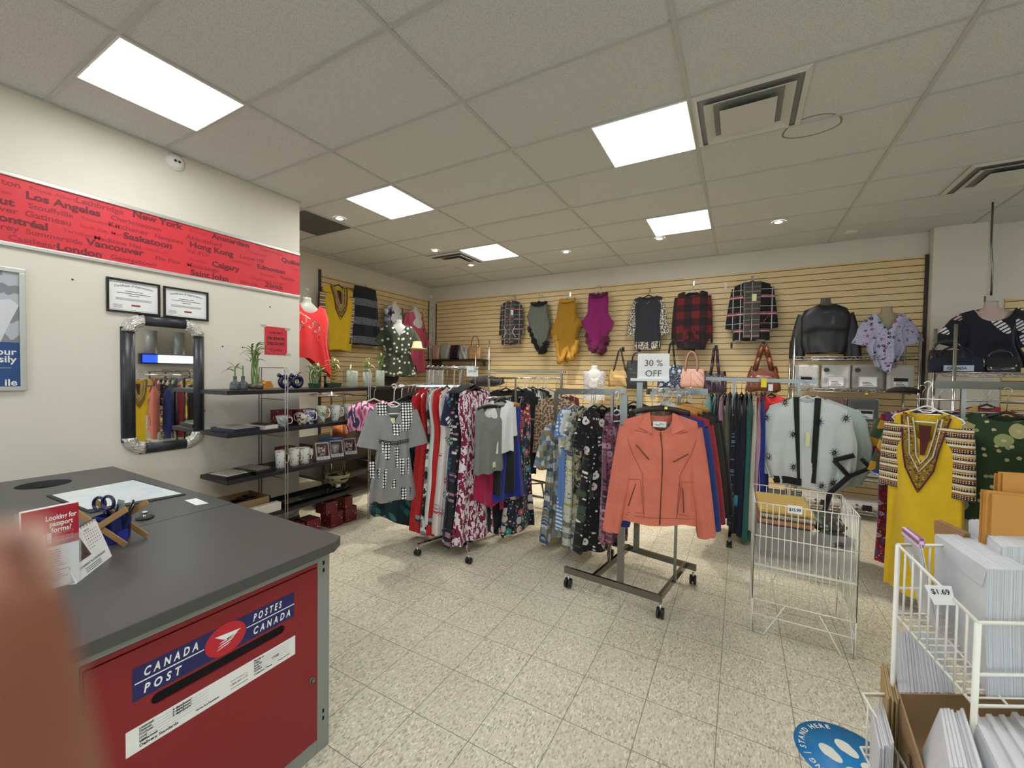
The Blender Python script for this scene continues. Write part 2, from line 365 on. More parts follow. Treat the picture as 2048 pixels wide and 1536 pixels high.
# square air diffusers
def diffuser(loc, lab):
    t = thing('air_diffuser', lab, 'vent', loc)
    wm = M('vent_white', 'd6d6d0', .45); dm = M('vent_shade', '8e918f', .7)
    m = MB(); m.box(-.29, -.29, -.003, .29, .29, .0); m.build('back_plate', dm, t)
    for q, (ro, ri, zo, zi) in enumerate([(.302, .27, -.002, -.012), (.235, .185, -.03, -.006), (.15, .0, -.038, -.036)]):
        m = MB(); m.ring([[(sx*r_, sy*r_, z) for sx, sy in ((-1, -1), (1, -1), (1, 1), (-1, 1))] for r_, z in ((ro, zo), (max(ri, .001), zi))], smooth=False)
        m.build('frame' if q == 0 else 'louver', wm, t, solid=.003)
diffuser((.0, 2.99, CEIL-.005), 'square stepped air diffuser right of the large LED panel')
diffuser((1.83, 4.82, CEIL-.005), 'square stepped air diffuser cut off by the right edge of the photo')
diffuser((-3.66, 4.88, CEIL-.005), 'grey slotted air diffuser touching the farthest LED panel')
m = MB(); m.tube([(.16*cos(a*pi/18), .09*sin(a*pi/18) if sin(a*pi/18) > 0 else .16*sin(a*pi/18), 0) for a in range(36)], .007, 6, closed=True)
solo('water_stain', m, M('stain_brown', '8d8878', .9), 'grey oval ring stain on a ceiling tile beside the air diffuser', 'stain', (.375, 3.4, CEIL+.005))
# smoke detector
p = at('x', XL, 350, 321); t = thing('smoke_detector', 'round white detector with two dark eyes high on the left wall', 'smoke detector', (XL, p.y, 3.15))
def lx(prof, c=(0, 0), seg=28):    # lathe around +X
    return [[(z, c[0]+r*cos(2*pi*j/seg), c[1]+r*sin(2*pi*j/seg)) for j in range(seg)] for r, z in prof]
m = MB(); m.ring(lx([(.062, 0), (.062, .012), (.05, .018), (.046, .03), (.036, .038), (.0, .04)])); m.build('housing', WHITEP, t)
for s_ in (-1, 1): m = MB(); m.ring(lx([(.009, .038), (.009, .043), (0, .043)], (s_*.013, .0))); m.build('sensor_eye', BLACKP, t)
# corner camera
m = MB(); m.box(-.03, -.05, -.03, .03, .05, .03); m.rod((0, -.05, 0), (0, -.075, 0), .02, 12)
solo('security_camera', m, WHITEP, 'small white security camera in the far corner under the ceiling', 'camera', (XF+.1, YB-.12, 3.02), .6, bevel=.006)

# ------------------------------------------------------------ slatwall
def slat_mat():
    t = NT('maple_slat'); q = t.n('Mapping', {0: t.co, 3: (1.2, 1.2, 14.)}).outputs[0]
    n1 = t.noise(q, 5., 4.).outputs[0]; out = t.mix(n1, 'd9bb85', 'f0d6a2'); t.i(t.b.inputs['Base Color'], out); t.b.inputs['Roughness'].default_value = .45; return t.m
SM = slat_mat(); GROOVE = M('slat_groove', '3a2c1d', .8)
def slatwall(name, label, axis, v, a0, a1, z0, z1, out):
    """3 inch slats with open grooves between"""
    t = thing(name, label, 'slatwall', (0, 0, 0))
    m = MB(); g = MB()
    z = z0
    while z < z1-.01:
        zt = min(z+.0762, z1)
        if axis == 'y':
            m.box(a0, v-.018, z+.008, a1, v-.002, zt); m.box(a0, v-.009, z, a1, v-.002, z+.008)
            g.box(a0, v-.0095, z-.0005, a1, v-.009, z+.0085)
        else:
            m.box(v+.002, a0, z+.008, v+.018, a1, zt); m.box(v+.002, a0, z, v+.009, a1, z+.008)
            g.box(v+.009, a0, z-.0005, v+.0095, a1, z+.0085)
        z += .0762
    m.build('slat_panel', SM, t); g.build('groove', GROOVE, t)
    return t
t = slatwall('slatwall', 'pale maple slatted display wall across the back of the shop', 'y', YB, -5.2, 1.79, .1, 2.95, -1)
edge = M('dark_bronze_edge', '3a3330', .4)
m = MB(); m.box(1.785, YB-.03, .1, 1.815, YB, 2.96); m.build('edge_trim', edge, t)
m = MB(); m.box(-5.215, YB-.03, .1, -5.2, YB, 2.9); m.build('edge_trim', edge, t)
t = slatwall('slatwall', 'pale maple slatted display wall in the far left alcove', 'x', XF, 3.87, 6.22, .1, 2.95, 1)
m = MB(); m.box(XF, 3.845, .1, XF+.035, 3.87, 3.02); m.build('edge_trim', edge, t)
m = MB(); m.box(XF, 6.22, .1, XF+.03, 6.235, 2.95); m.build('edge_trim', edge, t)
t = slatwall('slatwall', 'maple slatted wall right of the grey column', 'y', YB, 2.42, 4.6, .1, 2.42, -1)

# ------------------------------------------------------------ red city-name banner
BAN = M('banner_red', 'd8323c', .5, vary=.02)
t = thing('city_banner', 'long red banner printed with city names along the left wall', 'banner', (0, 0, 0))
z0b, z1b = 2.297, 2.697
m = MB(); m.box(XL, YN+.4, z0b, XL+.006, YC-.004, z1b); m.build('banner_sheet', BAN, t)
alu = M('satin_aluminium', 'c9c9c4', .35, .6, vary=0)
for z in (z0b-.022, z1b-.004): m = MB(); m.box(XL, YN+.4, z, XL+.016, YC-.001, z+.026); m.build('rail', alu, t, bevel=.004)
L_, M_, S_ = .062, .05, .034
words = [('ton', 2, 367, M_, 1), ('Prince Albert', 58, 379, S_, 0), ('Lethbridge', 151, 404, M_, 1), ('New York', 265, 433, L_, 2), ('ton', -4, 384, S_, 0), ('Los Angeles', 51, 396, L_, 2),
 ('Charlottetown', 221, 438, M_*.85, 1), ('ut', -2, 406, L_, 2), ('Stouffville', 56, 415, M_*.9, 1), ('Kitchener', 216, 452, M_, 1), ('ver', -2, 421, M_, 1), ('Gatineau', 49, 431, M_, 1), ('Saskatoon', 247, 476, L_, 2),
 ('ontréal', -4, 440, L_, 2), ('Summerside', 51, 467, M_*.9, 1), ('Medicine Hat', 187, 478, M_*.85, 1), ('rey', 0, 457, M_, 1), ('Castlegar', 16, 479, M_*.95, 1), ('Vancouver', 173, 489, L_, 2), ('London', 113, 499, L_, 2),
 ('Georgetown', 221, 517, M_*.9, 1), ('Neepawa', 309, 475, M_*.85, 1), ('Kenora', 379, 463, S_, 0), ('Abbotsford', 372, 477, M_, 1), ('Amsterdam', 424, 476, L_*.9, 2), ('Hong Kong', 379, 493, L_, 2), ('Sherbrooke', 518, 500, M_*.85, 0),
 ('Québec', 563, 523, L_*.95, 2), ("Val d'Or", 373, 504, M_*.85, 1), ('Locust Hill', 480, 515, M_*.85, 1), ('Cranbrook', 494, 505, S_, 0), ('Calgary', 424, 532, L_, 2), ('Lunenburg', 459, 522, S_*1.1, 0), ('Edmonton', 514, 536, L_*.9, 2),
 ('Oshawa', 578, 538, M_*.8, 0), ('Gander', 379, 521, S_*1.1, 0), ('Mississauga', 373, 532, M_*.9, 1), ('Flin Flon', 310, 519, M_*.85, 1), ('Saint John', 381, 549, L_, 2), ('Victoria', 479, 566, M_*.85, 1), ('Zürich', 530, 573, L_*.9, 2),
 ('Brandon', 521, 550, S_, 0), ('Oakville', 560, 557, M_*.8, 1), ('Niagara-on-the-Lake', 500, 557, S_, 0), ('Sault Ste. Marie', 160, 454, S_, 0), ('Terrebonne', 125, 463, S_, 0), ('Trois-Rivières', 162, 438, S_*.9, 0), ('Whitehorse', 288, 499, S_*.8, 0)]
m = MB()
for s_, px, py, sz, lv in words:
    p = at('x', XL+.007, px, py); g = glyphs(s_, (.012, .012, .03)[lv])
    wmax = (YC-.01-p.y); sx = sz*1.12
    if g[2]*sx > wmax and px > 540:      # the name runs on round the end of the wall: cut it
        n_ = max(1, int(len(s_)*wmax/(g[2]*sx))); s_ = s_[:n_]
    m.cur = lv; write(m, s_, (XL+.0072, p.y, p.z), (0, 1, 0), (0, 0, 1), sz, (.012, .016, .035)[lv], width=glyphs(s_, (.012, .016, .035)[lv])[2]*sz*1.12)
m.build('lettering', [M('banner_faint', 'b92a36', .6, vary=0), M('banner_mid', '9c2531', .6, vary=0), M('banner_dark', '74202a', .6, vary=0)], t)

# ------------------------------------------------------------ things hung on the left wall
def wall_frame(label, y0, z0, y1, z1, fw, fm, inner, name='picture_frame', cat='frame', d=.018):
    t = thing(name, label, cat, (XL, 0, 0))
    m = MB()
    for a, b, c, e in ((y0, z0, y1, z0+fw), (y0, z1-fw, y1, z1), (y0, z0+fw, y0+fw, z1-fw), (y1-fw, z0+fw, y1, z1-fw)): m.box(0, a, b, d, c, e)
    m.build('frame', fm, t, bevel=.002)
    m = MB(); m.box(.003, y0+fw, z0+fw, .006, y1-fw, z1-fw); m.build('print', inner, t)
    return t
black_f = M('black_frame', '1b1a18', .35)
for (y0, y1, z0, z1, lab) in ((1.128, 1.43, 1.95, 2.188, 'black-framed certificate of appreciation, the left one of the pair above the mirror'),
                              (1.45, 1.752, 1.95, 2.186, 'black-framed certificate of appreciation, the right one of the pair above the mirror')):
    t = wall_frame(lab, y0, z0, y1, z1, .014, black_f, PAPER, 'certificate', 'certificate')
    m = MB(); c = (y0+y1)/2; X = .0066
    write(m, 'Certificate of Appreciation', (X, c, z1-.06), (0, 1, 0), (0, 0, 1), .02, .01, center=True, bend=.012)
    for q, hw in enumerate((.05, .095, .03)): m.box(X, c-hw, z1-.084-q*.015, X+.0003, c+hw, z1-.0805-q*.015)
    for q in range(3): m.box(X, y0+.05, z1-.135-q*.006, X+.0003, y1-.05, z1-.1335-q*.006)
    for q in range(4): m.box(X, y0+.035, z0+.035+q*.007, X+.0003, y0+.085, z0+.0365+q*.007)
    m.build('lettering', INK, t)
    m = MB(); m.box(X, c-.015, z0+.052, X+.0006, c+.035, z0+.064); m.build('crest_bar', M('crest_red', 'a03040', .6), t)
    m = MB()
    for a in range(24):
        yy = y0+.022+(y1-y0-.044)*a/23; m.box(X, yy-.003, z1-.026, X+.0003, yy+.003, z1-.022); m.box(X, yy-.003, z0+.02, X+.0003, yy+.003, z0+.024)
    m.build('border', M('border_green', 'a9b5a8', .7), t)
# mirror
t = thing('wall_mirror', 'rectangular mirror in a dark padded frame with silver foil corners, on the left wall', 'mirror', (XL, 0, 0))
my0, my1, mz0, mz1, fw = 1.2, 1.72, .92, 1.95, .085
dkf = M('charcoal_frame', '2e2f34', .35, bump=.1)
m = MB(); m.box(.012, my0+.06, mz0+.06, .016, my1-.06, mz1-.06); m.build('mirror_glass', M('silvered_glass', 'f2f4f2', .02, 1., vary=0), t)
for a, b in (((my0+.042, mz0+.1), (my0+.042, mz1-.1)), ((my1-.042, mz0+.1), (my1-.042, mz1-.1)), ((my0+.1, mz0+.042), (my1-.1, mz0+.042)), ((my0+.1, mz1-.042), (my1-.1, mz1-.042))):
    m = MB(); P = []
    for yy, zz in (a, b):
        v_ = a[0] == b[0]
        P.append([(.002+.034*max(0, sin(pi*j/11)) if j < 12 else .002, yy+(.042*cos(pi*j/11) if v_ else 0), zz+(0 if v_ else .042*cos(pi*j/11))) for j in range(12)])
    m.ring(P, caps=True); m.build('frame_rail', dkf, t)
foil = NT('silver_foil'); wv = foil.n('TexWave', {'Vector': foil.co, 'Scale': 60., 'Distortion': 6.}).outputs[1]
foil.i(foil.b.inputs['Base Color'], 'd9d6d0'); foil.b.inputs['Metallic'].default_value = .85; foil.b.inputs['Roughness'].default_value = .3; foil.bump(wv, .8, .004); foil = foil.m
for cy, cz, sy, sz in ((my0, mz0, 1, 1), (my1, mz0, -1, 1), (my0, mz1, 1, -1), (my1, mz1, -1, -1)):
    m = MB()
    P = []
    for k in range(9):
        a = pi/2*k/8; c0 = Vector((0, cy+sy*.13, cz+sz*.13)); dr = Vector((0, -sy*cos(a), -sz*sin(a)))
        P.append([c0+dr*(.13-.047+.047*cos(pi*j/9))+Vector((.003+.04*sin(pi*j/9), 0, 0)) for j in range(10)])
    m.ring(P, caps=True); m.build('foil_corner', foil, t)
# red paper notice
t = thing('paper_notice', 'red paper sale notice taped to the wall above the plants', 'notice', (XL, 0, 0))
m = MB(); m.box(.001, 2.215, 1.7, .002, 2.432, 1.965); m.build('sheet', M('red_paper', 'cf3440', .7), t)
m = MB()
for s_, z, sz, b in (('CHRISTMAS', 1.9, .026, .02), ('10% SENIORS', 1.845, .034, .04), ('DISCOUNT', 1.795, .036, .04), ('(Tuesday)', 1.74, .028, .01)): write(m, s_, (.0025, 2.322, z), (0, 1, 0), (0, 0, 1), sz, b, width=.17 if sz > .03 else .125, center=True)
m.build('lettering', INK, t)
m = MB()
for yy, zz in ((2.2, 1.965), (2.43, 1.955), (2.44, 1.71)): m.box(.0005, yy-.02, zz-.012, .0028, yy+.03, zz+.012)
m.build('tape', M('clear_tape', 'dcdccf', .3, alpha=.45), t)
# framed poster at the frame edge
t = wall_frame('silver-framed postal poster with a blue lower half, cut by the left edge of the photo', .2, 1.408, .76, 2.149, .026, alu, M('poster_blue', '2c4f86', .6), 'poster_frame', 'poster')
m = MB(); m.box(.0062, .226, 1.70, .0068, .734, 2.123)
pm = NT('poster_photo'); nz = pm.noise(pm.co, 9., 4.).outputs[0]; pm.i(pm.b.inputs['Base Color'], pm.ramp(nz, ['3a3c40', '55585c', '85888c', 'b7bac0', 'd8dade', 'e6e8ea'])); m.build('photograph', pm.m, t)
m = MB(); m.add([(.0072, y, z) for y, z in ((.66, 1.7), (.69, 1.8), (.735, 1.93), (.7, 1.96), (.66, 1.95), (.6, 1.97), (.5, 1.93), (.5, 1.7))], [tuple(range(8))]); m.build('printed_shirt', M('shirt_white', 'dcdce0', .7), t)
m = MB()
for s_, z in (('our', 1.625), ('sily', 1.58), ('ile', 1.44)):
    wd = glyphs(s_, .02)[2]*.055; write(m, s_, (.0075, .722-wd, z), (0, 1, 0), (0, 0, 1), .055, .02)
m.box(.0074, .6, 1.545, .0078, .70, 1.547)
m.build('lettering', PAPER, t)
# nail holes / wall plugs
for px, py, q in ((145, 559, 'left of the certificates'), (445, 693, 'between the mirror and the red notice'), (540, 614, 'above the red paper notice'), (485, 695, 'just left of the bamboo leaves'), (409, 822, 'just right of the mirror')):
    p = at('x', XL, px, py); m = MB(); m.ring(lx([(.006, 0), (.005, .004), (0, .005)], seg=10)); solo('wall_plug', m, INK, 'tiny dark wall plug '+q, 'wall plug', (XL, p.y, p.z), group='wall plugs')
# ============================================================ POST OFFICE COUNTER
CT, CX0, CX1, CY0, CY1 = .86, XL+.002, -1.425, -.55, 1.155
lam = M('charcoal_laminate', '4c4c4b', .36, bump=.05, bs=300, vary=.03); gry = M('grey_cabinet_frame', '8c8e88', .45, vary=.02)
red = M('postal_red', '8a1922', .38, vary=.03); dark = M('black_void', '050506', .9, vary=0)
t = thing('service_counter', 'post office counter with charcoal top, grey frame and red Canada Post door', 'counter', (0, 0, 0))
def worktop(x0, x1, hole=None, chamf=False):
    m = MB(); z0, z1 = CT-.04, CT
    if hole:
        cx, cy, r = hole; q = .2; n = 32
        for a in ((x0, CY0, cx-q, CY1), (cx+q, CY0, x1, CY1), (cx-q, CY0, cx+q, cy-q), (cx-q, cy+q, cx+q, CY1)): m.box(a[0], a[1], z0, a[2], a[3], z1)
        ci = [(cx+r*cos(2*pi*j/n), cy+r*sin(2*pi*j/n)) for j in range(n)]
        sq = [(cx+q*cos(2*pi*j/n)/max(abs(cos(2*pi*j/n)), abs(sin(2*pi*j/n))), cy+q*sin(2*pi*j/n)/max(abs(cos(2*pi*j/n)), abs(sin(2*pi*j/n)))) for j in range(n)]
        m.ring([[(a, b, z1) for a, b in sq], [(a, b, z1) for a, b in ci], [(a, b, z0) for a, b in ci]], smooth=False)
    elif chamf: m.prism([(x0, CY0), (x1, CY0), (x1, CY1-.055), (x1-.035, CY1), (x0, CY1)], lambda a, b, d: (a, b, z0+d), .04)
    else: m.box(x0, CY0, z0, x1, CY1, z1)
    m.build('worktop', lam, t, bevel=0 if hole else .0025)
worktop(CX0, -2.296, hole=(-3.59, .77, .115)); worktop(-2.293, CX1, chamf=True)
m = MB(); m.lathe([(.119, CT-.04), (.125, .45), (.11, .15), (0, .15)], (-3.59, .77, 0)); m.build('waste_liner', dark, t)
PX = -1.463
m = MB()
m.box(PX-.02, 1.05, 0, PX+.0, 1.105, CT-.04); m.box(PX-.02, CY0+.05, .785, PX, 1.05, CT-.04); m.box(PX-.02, .3, 0, PX, .37, .785); m.box(PX-.02, CY0+.05, 0, PX-.004, .3, .785)
m.box(CX0, 1.085, .0, PX-.02, 1.105, CT-.04)
m.box(PX-.02, .37, 0, PX, 1.05, .06)
m.build('cabinet_frame', gry, t, bevel=.002)
m = MB()
for z in (.775, .745, .16, .13): m.box(PX+.0, 1.073, z-.008, PX+.001, 1.081, z+.008)
m.build('frame_slot', dark, t)
m = MB(); m.box(PX-.03, .365, .06, PX-.0115, 1.055, .79); m.build('door_gap', dark, t)
# red door with a letter slot cut through
dt = MB(); X0, X1 = PX-.002, PX+.004; sy0, sy1, sz0, sz1 = .515, .912, .58, .613
for a in ((.378, .065, sy0, .768), (sy1, .065, 1.042, .768), (sy0, .065, sy1, sz0), (sy0, sz1, sy1, .768)): dt.box(X0, a[0], a[1], X1, a[2], a[3])
door = dt.build('door', red, t)
m = MB(); m.box(PX-.01, .372, .771, PX+.001, 1.048, .785); m.box(PX-.01, .372, .06, PX+.001, .376, .771); m.box(PX-.01, 1.0435, .06, PX+.001, 1.048, .771); m.build('door_frame', red, door)
m = MB(); m.box(X0-.004, sy0-.002, sz0-.002, X0-.001, sy1+.002, sz1+.002); m.build('letter_slot', dark, door)
for yy in (sy0, sy1):
    m = MB(); s_ = 1 if yy == sy0 else -1; r = (sz1-sz0)/2; zc = (sz0+sz1)/2
    for up in (0, 1):
        P = [(yy, sz1 if up else sz0)]+[(yy+s_*(r-r*cos(a*pi/12)), zc+(r*sin(a*pi/12))*(1 if up else -1)) for a in range(7)]
        m.prism(P, lambda a, b, d: (X0+d, a, b), X1-X0)
    m.build('slot_corner', red, door)
SX = X1+.0008
blue = M('postal_blue', '1b1e5e', .4, vary=0)
m = MB(); m.box(X1, .473, .622, SX, .948, .716); m.build('sign_plate', blue, door)
m = MB(); m.add([(SX+.0004, .712+.062*cos(a*pi/20), .669+.051*sin(a*pi/20)) for a in range(40)], [tuple(range(40))]); m.build('round_emblem', M('emblem_red', 'c01f32', .4, vary=0), door)
m = MB(); q = SX+.0009; cy, cz = .712, .669
m.add([(q, cy-.034, cz+.021), (q, cy+.046, cz+.012), (q, cy+.005, cz-.004), (q, cy-.012, cz+.004)], [(0, 1, 2, 3)])
for k in range(3):
    y_, z_ = cy-.022-.004*k, cz-.0075-.0095*k
    m.add([(q, y_, z_), (q, y_+.012, z_+.005), (q, cy+.036-.011*k, z_+.0145-.0015*k), (q, cy+.026-.011*k, z_+.006)], [(0, 1, 2, 3)])
for a, b in ((.478, .648), (.776, .948)): m.box(SX, a, .6685, SX+.0005, b, .6715)
for s_, y_, z_, w_ in (('CANADA', .497, .6815, .135), ('POST', .497, .634, .088), ('POSTES', .797, .6815, .1), ('CANADA', .797, .634, .135)): write(m, s_, (SX+.0006, y_, z_), (0, 1, 0), (0, 0, 1), 0.034, .03, 1.75, width=w_, shear=.15)
m.build('sign_lettering', M('sign_white', 'f2f2f0', .5, vary=0), door)
m = MB(); m.box(X1, .458, .474, SX, .952, .546); m.build('notice_strip', PAPER, door)
m = MB(); rd = MB(); q = SX+.0004
for k in range(5):
    z_ = .54-.009*k
    write(m, ('Lettermail', 'National', 'Provincial', 'Local', 'Local')[k], (q, .487, z_-.004), (0, 1, 0), (0, 0, 1), .008, .035); m.box(q-.0002, .487, z_-.0056, q, .66, z_-.0052)
    write(m, ('Monday to', 'Friday', 'Saturday', 'Sunday', 'Holidays')[k], (q, .8, z_-.004), (0, 1, 0), (0, 0, 1), .008, .035); m.box(q-.0002, .8, z_-.0056, q, .93, z_-.0052)
for k, s_ in enumerate(('4 days/jours*', '3 days/jours*', '2 days/jours*')): write(m, s_, (q, .565, .533-k*.009), (0, 1, 0), (0, 0, 1), .0095, .045)
write(m, 'Delivery Standards', (q, .487, .484), (0, 1, 0), (0, 0, 1), .012, .03); write(m, 'Normes de la Poste-lettres', (q, .625, .487), (0, 1, 0), (0, 0, 1), .009, .03, width=.065)
write(m, 'Lettermail', (q, .487, .497), (0, 1, 0), (0, 0, 1), .010, .03); write(m, 'Collection Times', (q, .8, .487), (0, 1, 0), (0, 0, 1), .009, .03); write(m, 'Heures de levée', (q, .885, .487), (0, 1, 0), (0, 0, 1), .008, .02, width=.045)
write(m, '17:00', (q, .862, .507), (0, 1, 0), (0, 0, 1), .012, .03); write(rd, '1-800-267-1177', (q, .722, .5), (0, 1, 0), (0, 0, 1), .009, .02, width=.058)
write(m, 'www.canadapost.ca', (q, .724, .513), (0, 1, 0), (0, 0, 1), .006, .01, width=.055); write(m, 'www.postescanada.ca', (q, .724, .488), (0, 1, 0), (0, 0, 1), .006, .01, width=.055)
m.build('notice_lettering', INK, door); rd.build('notice_lettering', M('crest_red', 'a03040', .6), door)
p = at('x', X1, 624, 1360); m = MB(); m.ring([[(X1+z, p.y+r*cos(2*pi*j/20), p.z+r*sin(2*pi*j/20)) for j in range(20)] for r, z in ((.0125, 0), (.0125, .004), (.009, .006), (.009, .004), (0, .004))]); m.build('lock', STEEL, door)
m = MB(); m.box(CX0, CY0+.02, 0, PX-.03, 1.085, .8); m.box(PX-.03, CY0+.05, 0, PX-.02, 1.085, .06)
m = MB(); m.box(-2.35, CY0+.1, .02, -2.33, 1.08, .82); m.build('partition', gry, t)

# ------------------------------------------------------------ things on the counter
def onc(x, y, z=0): p = at('z', CT+z, x, y); return p
def poly_thing(name, lab, cat, px, z, th, mat): 
    pts = [onc(*q) for q in px]; c = sum(pts, Vector())/len(pts); m = MB()
    m.prism([(p.x-c.x, p.y-c.y) for p in pts], lambda a, b, d: (a, b, d), th); return solo(name, m, mat, lab, cat, (c.x, c.y, CT+z)), c
pad, c = poly_thing('desk_pad', 'dark-backed desk pad lying behind the blue pen cup', 'desk pad', [(93, 993), (268, 960), (372, 990), (180, 1027)], .0006, .004, M('pad_black', '202124', .5))
mp = NT('map_sheet'); mp.i(mp.b.inputs['Base Color'], mp.ramp(mp.noise(mp.co, 7., 4.).outputs[0], ['cfc9c2', 'e2e4e2', 'dfe6e6', 'd5e2e6', 'e8e6de', 'dfe2dc'])); mp.b.inputs['Roughness'].default_value = .3
poly_thing('printed_sheet', 'pale printed map sheet on the desk pad', 'paper', [(104, 992), (266, 962), (364, 989), (176, 1021)], .0052, .001, mp.m)
poly_thing('paper_slip', 'small white paper slip at the counter seam', 'paper', [(369, 1001), (393, 997), (417, 1007), (392, 1011)], .0006, .001, PAPER)
p = onc(290, 1037); t = thing('magnet_clip', 'round black magnetic clip standing on the counter', 'clip', (p.x, p.y, CT))
m = MB(); m.lathe([(0, 0), (.031, 0), (.034, .005), (.026, .011), (0, .012)], seg=28); m.build('base', BLACKP, t)
m = MB(); m.lathe([(.009, .01), (.008, .018), (.006, .021), (.012, .026), (.012, .034), (0, .037)], seg=16); m.build('knob', CHROME, t)
# pen cup in a crossed bamboo stand
p = onc(224, 1083); cx, cy = p.x, p.y
t = thing('pen_cup', 'dark blue square plastic pen cup in the crossed bamboo strips', 'pen cup', (cx, cy, CT), .5)
bl = M('cup_blue', '16246e', .25, coat=.4, vary=.02); m = MB()
m.ring([[(sx*r_, sy*r_, z) for sx, sy in ((-1, -1), (1, -1), (1, 1), (-1, 1))] for r_, z in ((.001, .002), (.038, .002), (.042, .11), (.039, .11), (.035, .006), (.001, .006))], smooth=False); m.build('cup', bl, t)
m = MB(); m.box(.034, -.02, .0, .046, .02, .045); m.build('side_clip', M('clip_blue', '2f3fa8', .3), t)
bamb = M('bamboo', 'b58a52', .45, vary=.1)
for s_, lab in ((1, 'flat bamboo strip leaning up to the right across the front of the blue cup'), (-1, 'flat bamboo strip leaning up to the left across the front of the blue cup')):
    rt = vol(.5); d = rt @ Vector((1, 0, 0)); n = rt @ Vector((0, -1, 0))
    a = Vector((cx, cy, CT+.008))+n*(.05+(.006 if s_ > 0 else 0)) - d*(.105*s_); b = a+d*(.22*s_)+Vector((0, 0, .145))
    mid = (a+b)/2; m = MB(); m.bar(a-mid, b-mid, 0.024, .004, up=(n.x, n.y, 0)); solo('bamboo_strip', m, bamb, lab, 'stand strip', mid, bevel=.0018, group='crossed bamboo strips')
    a2 = a-n*.09; b2 = b-n*.09; mid = (a2+b2)/2; m = MB(); m.bar(a2-mid, b2-mid, 0.024, .004, up=(n.x, n.y, 0)); solo('bamboo_strip', m, bamb, lab.replace('front', 'back'), 'stand strip', mid, bevel=.0018, group='crossed bamboo strips')
# contents
rt = vol(.5)
def cupp(x, y, z): v = rt @ Vector((x, y, 0)); return Vector((cx+v.x, cy+v.y, CT+z))
sc = M('scissor_blue', '14184a', .22, coat=.5)
for k, (px, lab) in enumerate(((-.026, 'navy-handled scissors, handles left of the cup'),)):
    t = thing('scissors', 'navy plastic handled scissors standing in the blue pen cup', 'scissors', tuple(cupp(-.012, 0, .01)), .5)
    for s_ in (-1, 1):
        m = MB(); c0 = Vector((s_*.028-.02, -.01*s_, .138+(.012 if s_ > 0 else 0))); m.tube([c0+Vector((.023*cos(a*pi/10), 0, .026*sin(a*pi/10)+.0*s_)) for a in range(20)], .0058, 10, closed=True)
        m.tube([c0+Vector((-s_*.006, 0, -.02)), Vector((0, 0, .095))], [.006, .004], 8); m.build('handle', sc, t)
        m = MB(); m.bar((s_*.003, .001*s_, .1), (s_*-.004, .001*s_, .01), .008, .0015, up=(0, 1, 0)); m.build('blade', STEEL, t)
for k, (bx, by, tx, ty, h, r, mm, nm, lab) in enumerate([
    (.0, .0, .03, .01, .165, .0055, M('clear_ruler', '9fa5a0', .25, alpha=.75), 'ruler', 'grey see-through ruler standing in the blue pen cup'),
    (.015, -.01, .035, -.012, .155, .005, BLACKP, 'pen', 'black pen in the pen cup, next to the ruler'),
    (.015, .012, .06, .03, .16, .0048, M('pen_black2', '222226', .2, coat=.5), 'pen', 'glossy black pen leaning right out of the pen cup'),
    (.02, .0, .075, .02, .15, .0048, M('pen_grey', '3a3b40', .2, .3), 'pen', 'dark pen with silver clip leaning furthest right'),
    (.0, .01, .028, .02, .15, .0055, M('highlighter', 'c9e23a', .3), 'highlighter', 'yellow-green highlighter in the pen cup'),
    (-.01, .015, .012, .03, .15, .004, BLACKP, 'pen', 'thin black pen behind the scissors in the cup')]):
    a, b = cupp(bx, by, .01), cupp(tx, ty, h); t = thing(nm, lab, nm, tuple(a)); d = b-a; m = MB()
    if nm == 'ruler': m.bar((0, 0, 0), d, .026, .002, up=(.5, -.8, 0)); m.build('blade', mm, t)
    else:
        m.tube([Vector((0, 0, 0)), d*.8, d*.97, d], [r, r, r, r*.6], 10); m.build('barrel', mm, t)
        m = MB(); m.tube([d*.98+Vector((.004, -.004, 0)), d*.9+Vector((.006, -.006, 0)), d*.75+Vector((.005, -.005, 0))], .0012, 6); m.build('clip', CHROME, t)
# tent calendar
pb, pa = onc(224, 1112), onc(152, 1168)
dx = (pb-pa); dx.z = 0; wd = dx.length; dx.normalize(); rz = atan2(dx.y, dx.x)
t = thing('desk_calendar', 'white tent calendar with a dark photo, leaning by the brochure holder', 'calendar', tuple(pa), rz)
H_ = .145; sl = .045
def cf(a, b, e=0.): return (a, -e+sl*b/H_, b)    # on the front board
m = MB(); m.prism([(0, 0), (wd, 0), (wd, .05), (wd-.003, H_), (.003, H_), (0, .05)], lambda a, b, d: cf(a, b, -d), .0015); m.prism([(0, 0), (wd, 0), (wd, H_), (0, H_)], lambda a, b, d: (a, 2*sl+.0015-sl*b/H_-d, b), .0015); m.box(0, 0, 0, wd, 2*sl, .001); m.build('board', PAPER, t)
m = MB(); m.prism([(.0, .05), (wd*.55, .05), (wd*.45, .125), (0, .125)], lambda a, b, d: cf(a, b, .0006+d), .0003)
cp = NT('calendar_photo'); cp.i(cp.b.inputs['Base Color'], cp.ramp(cp.noise(cp.co, 60., 3.).outputs[0], ['2b1c18', '3f2c26', '55403a', '76605a', 'b9aca6'])); m.build('photograph', cp.m, t)
m = MB()
for r_ in range(6):
    for c_ in range(7):
        if r_ == 5 and c_ > 2: continue
        a, b = wd*.58+c_*wd*.055, .118-r_*.0105; m.prism([(a, b), (a+.0028, b), (a+.0028, b+.0035), (a, b+.0035)], lambda a, b, d: cf(a, b, .0006+d), .0002)
write(m, 'APRIL 2023', cf(wd*.6, .126, .0008), (1, 0, 0), (0, sl/H_, 1), .006, .02)
write(m, 'REVITAPRINT & CARTRIDGES', cf(wd*.12, .028, .0008), (1, 0, 0), (0, sl/H_, 1), .009, .015, width=wd*.76)
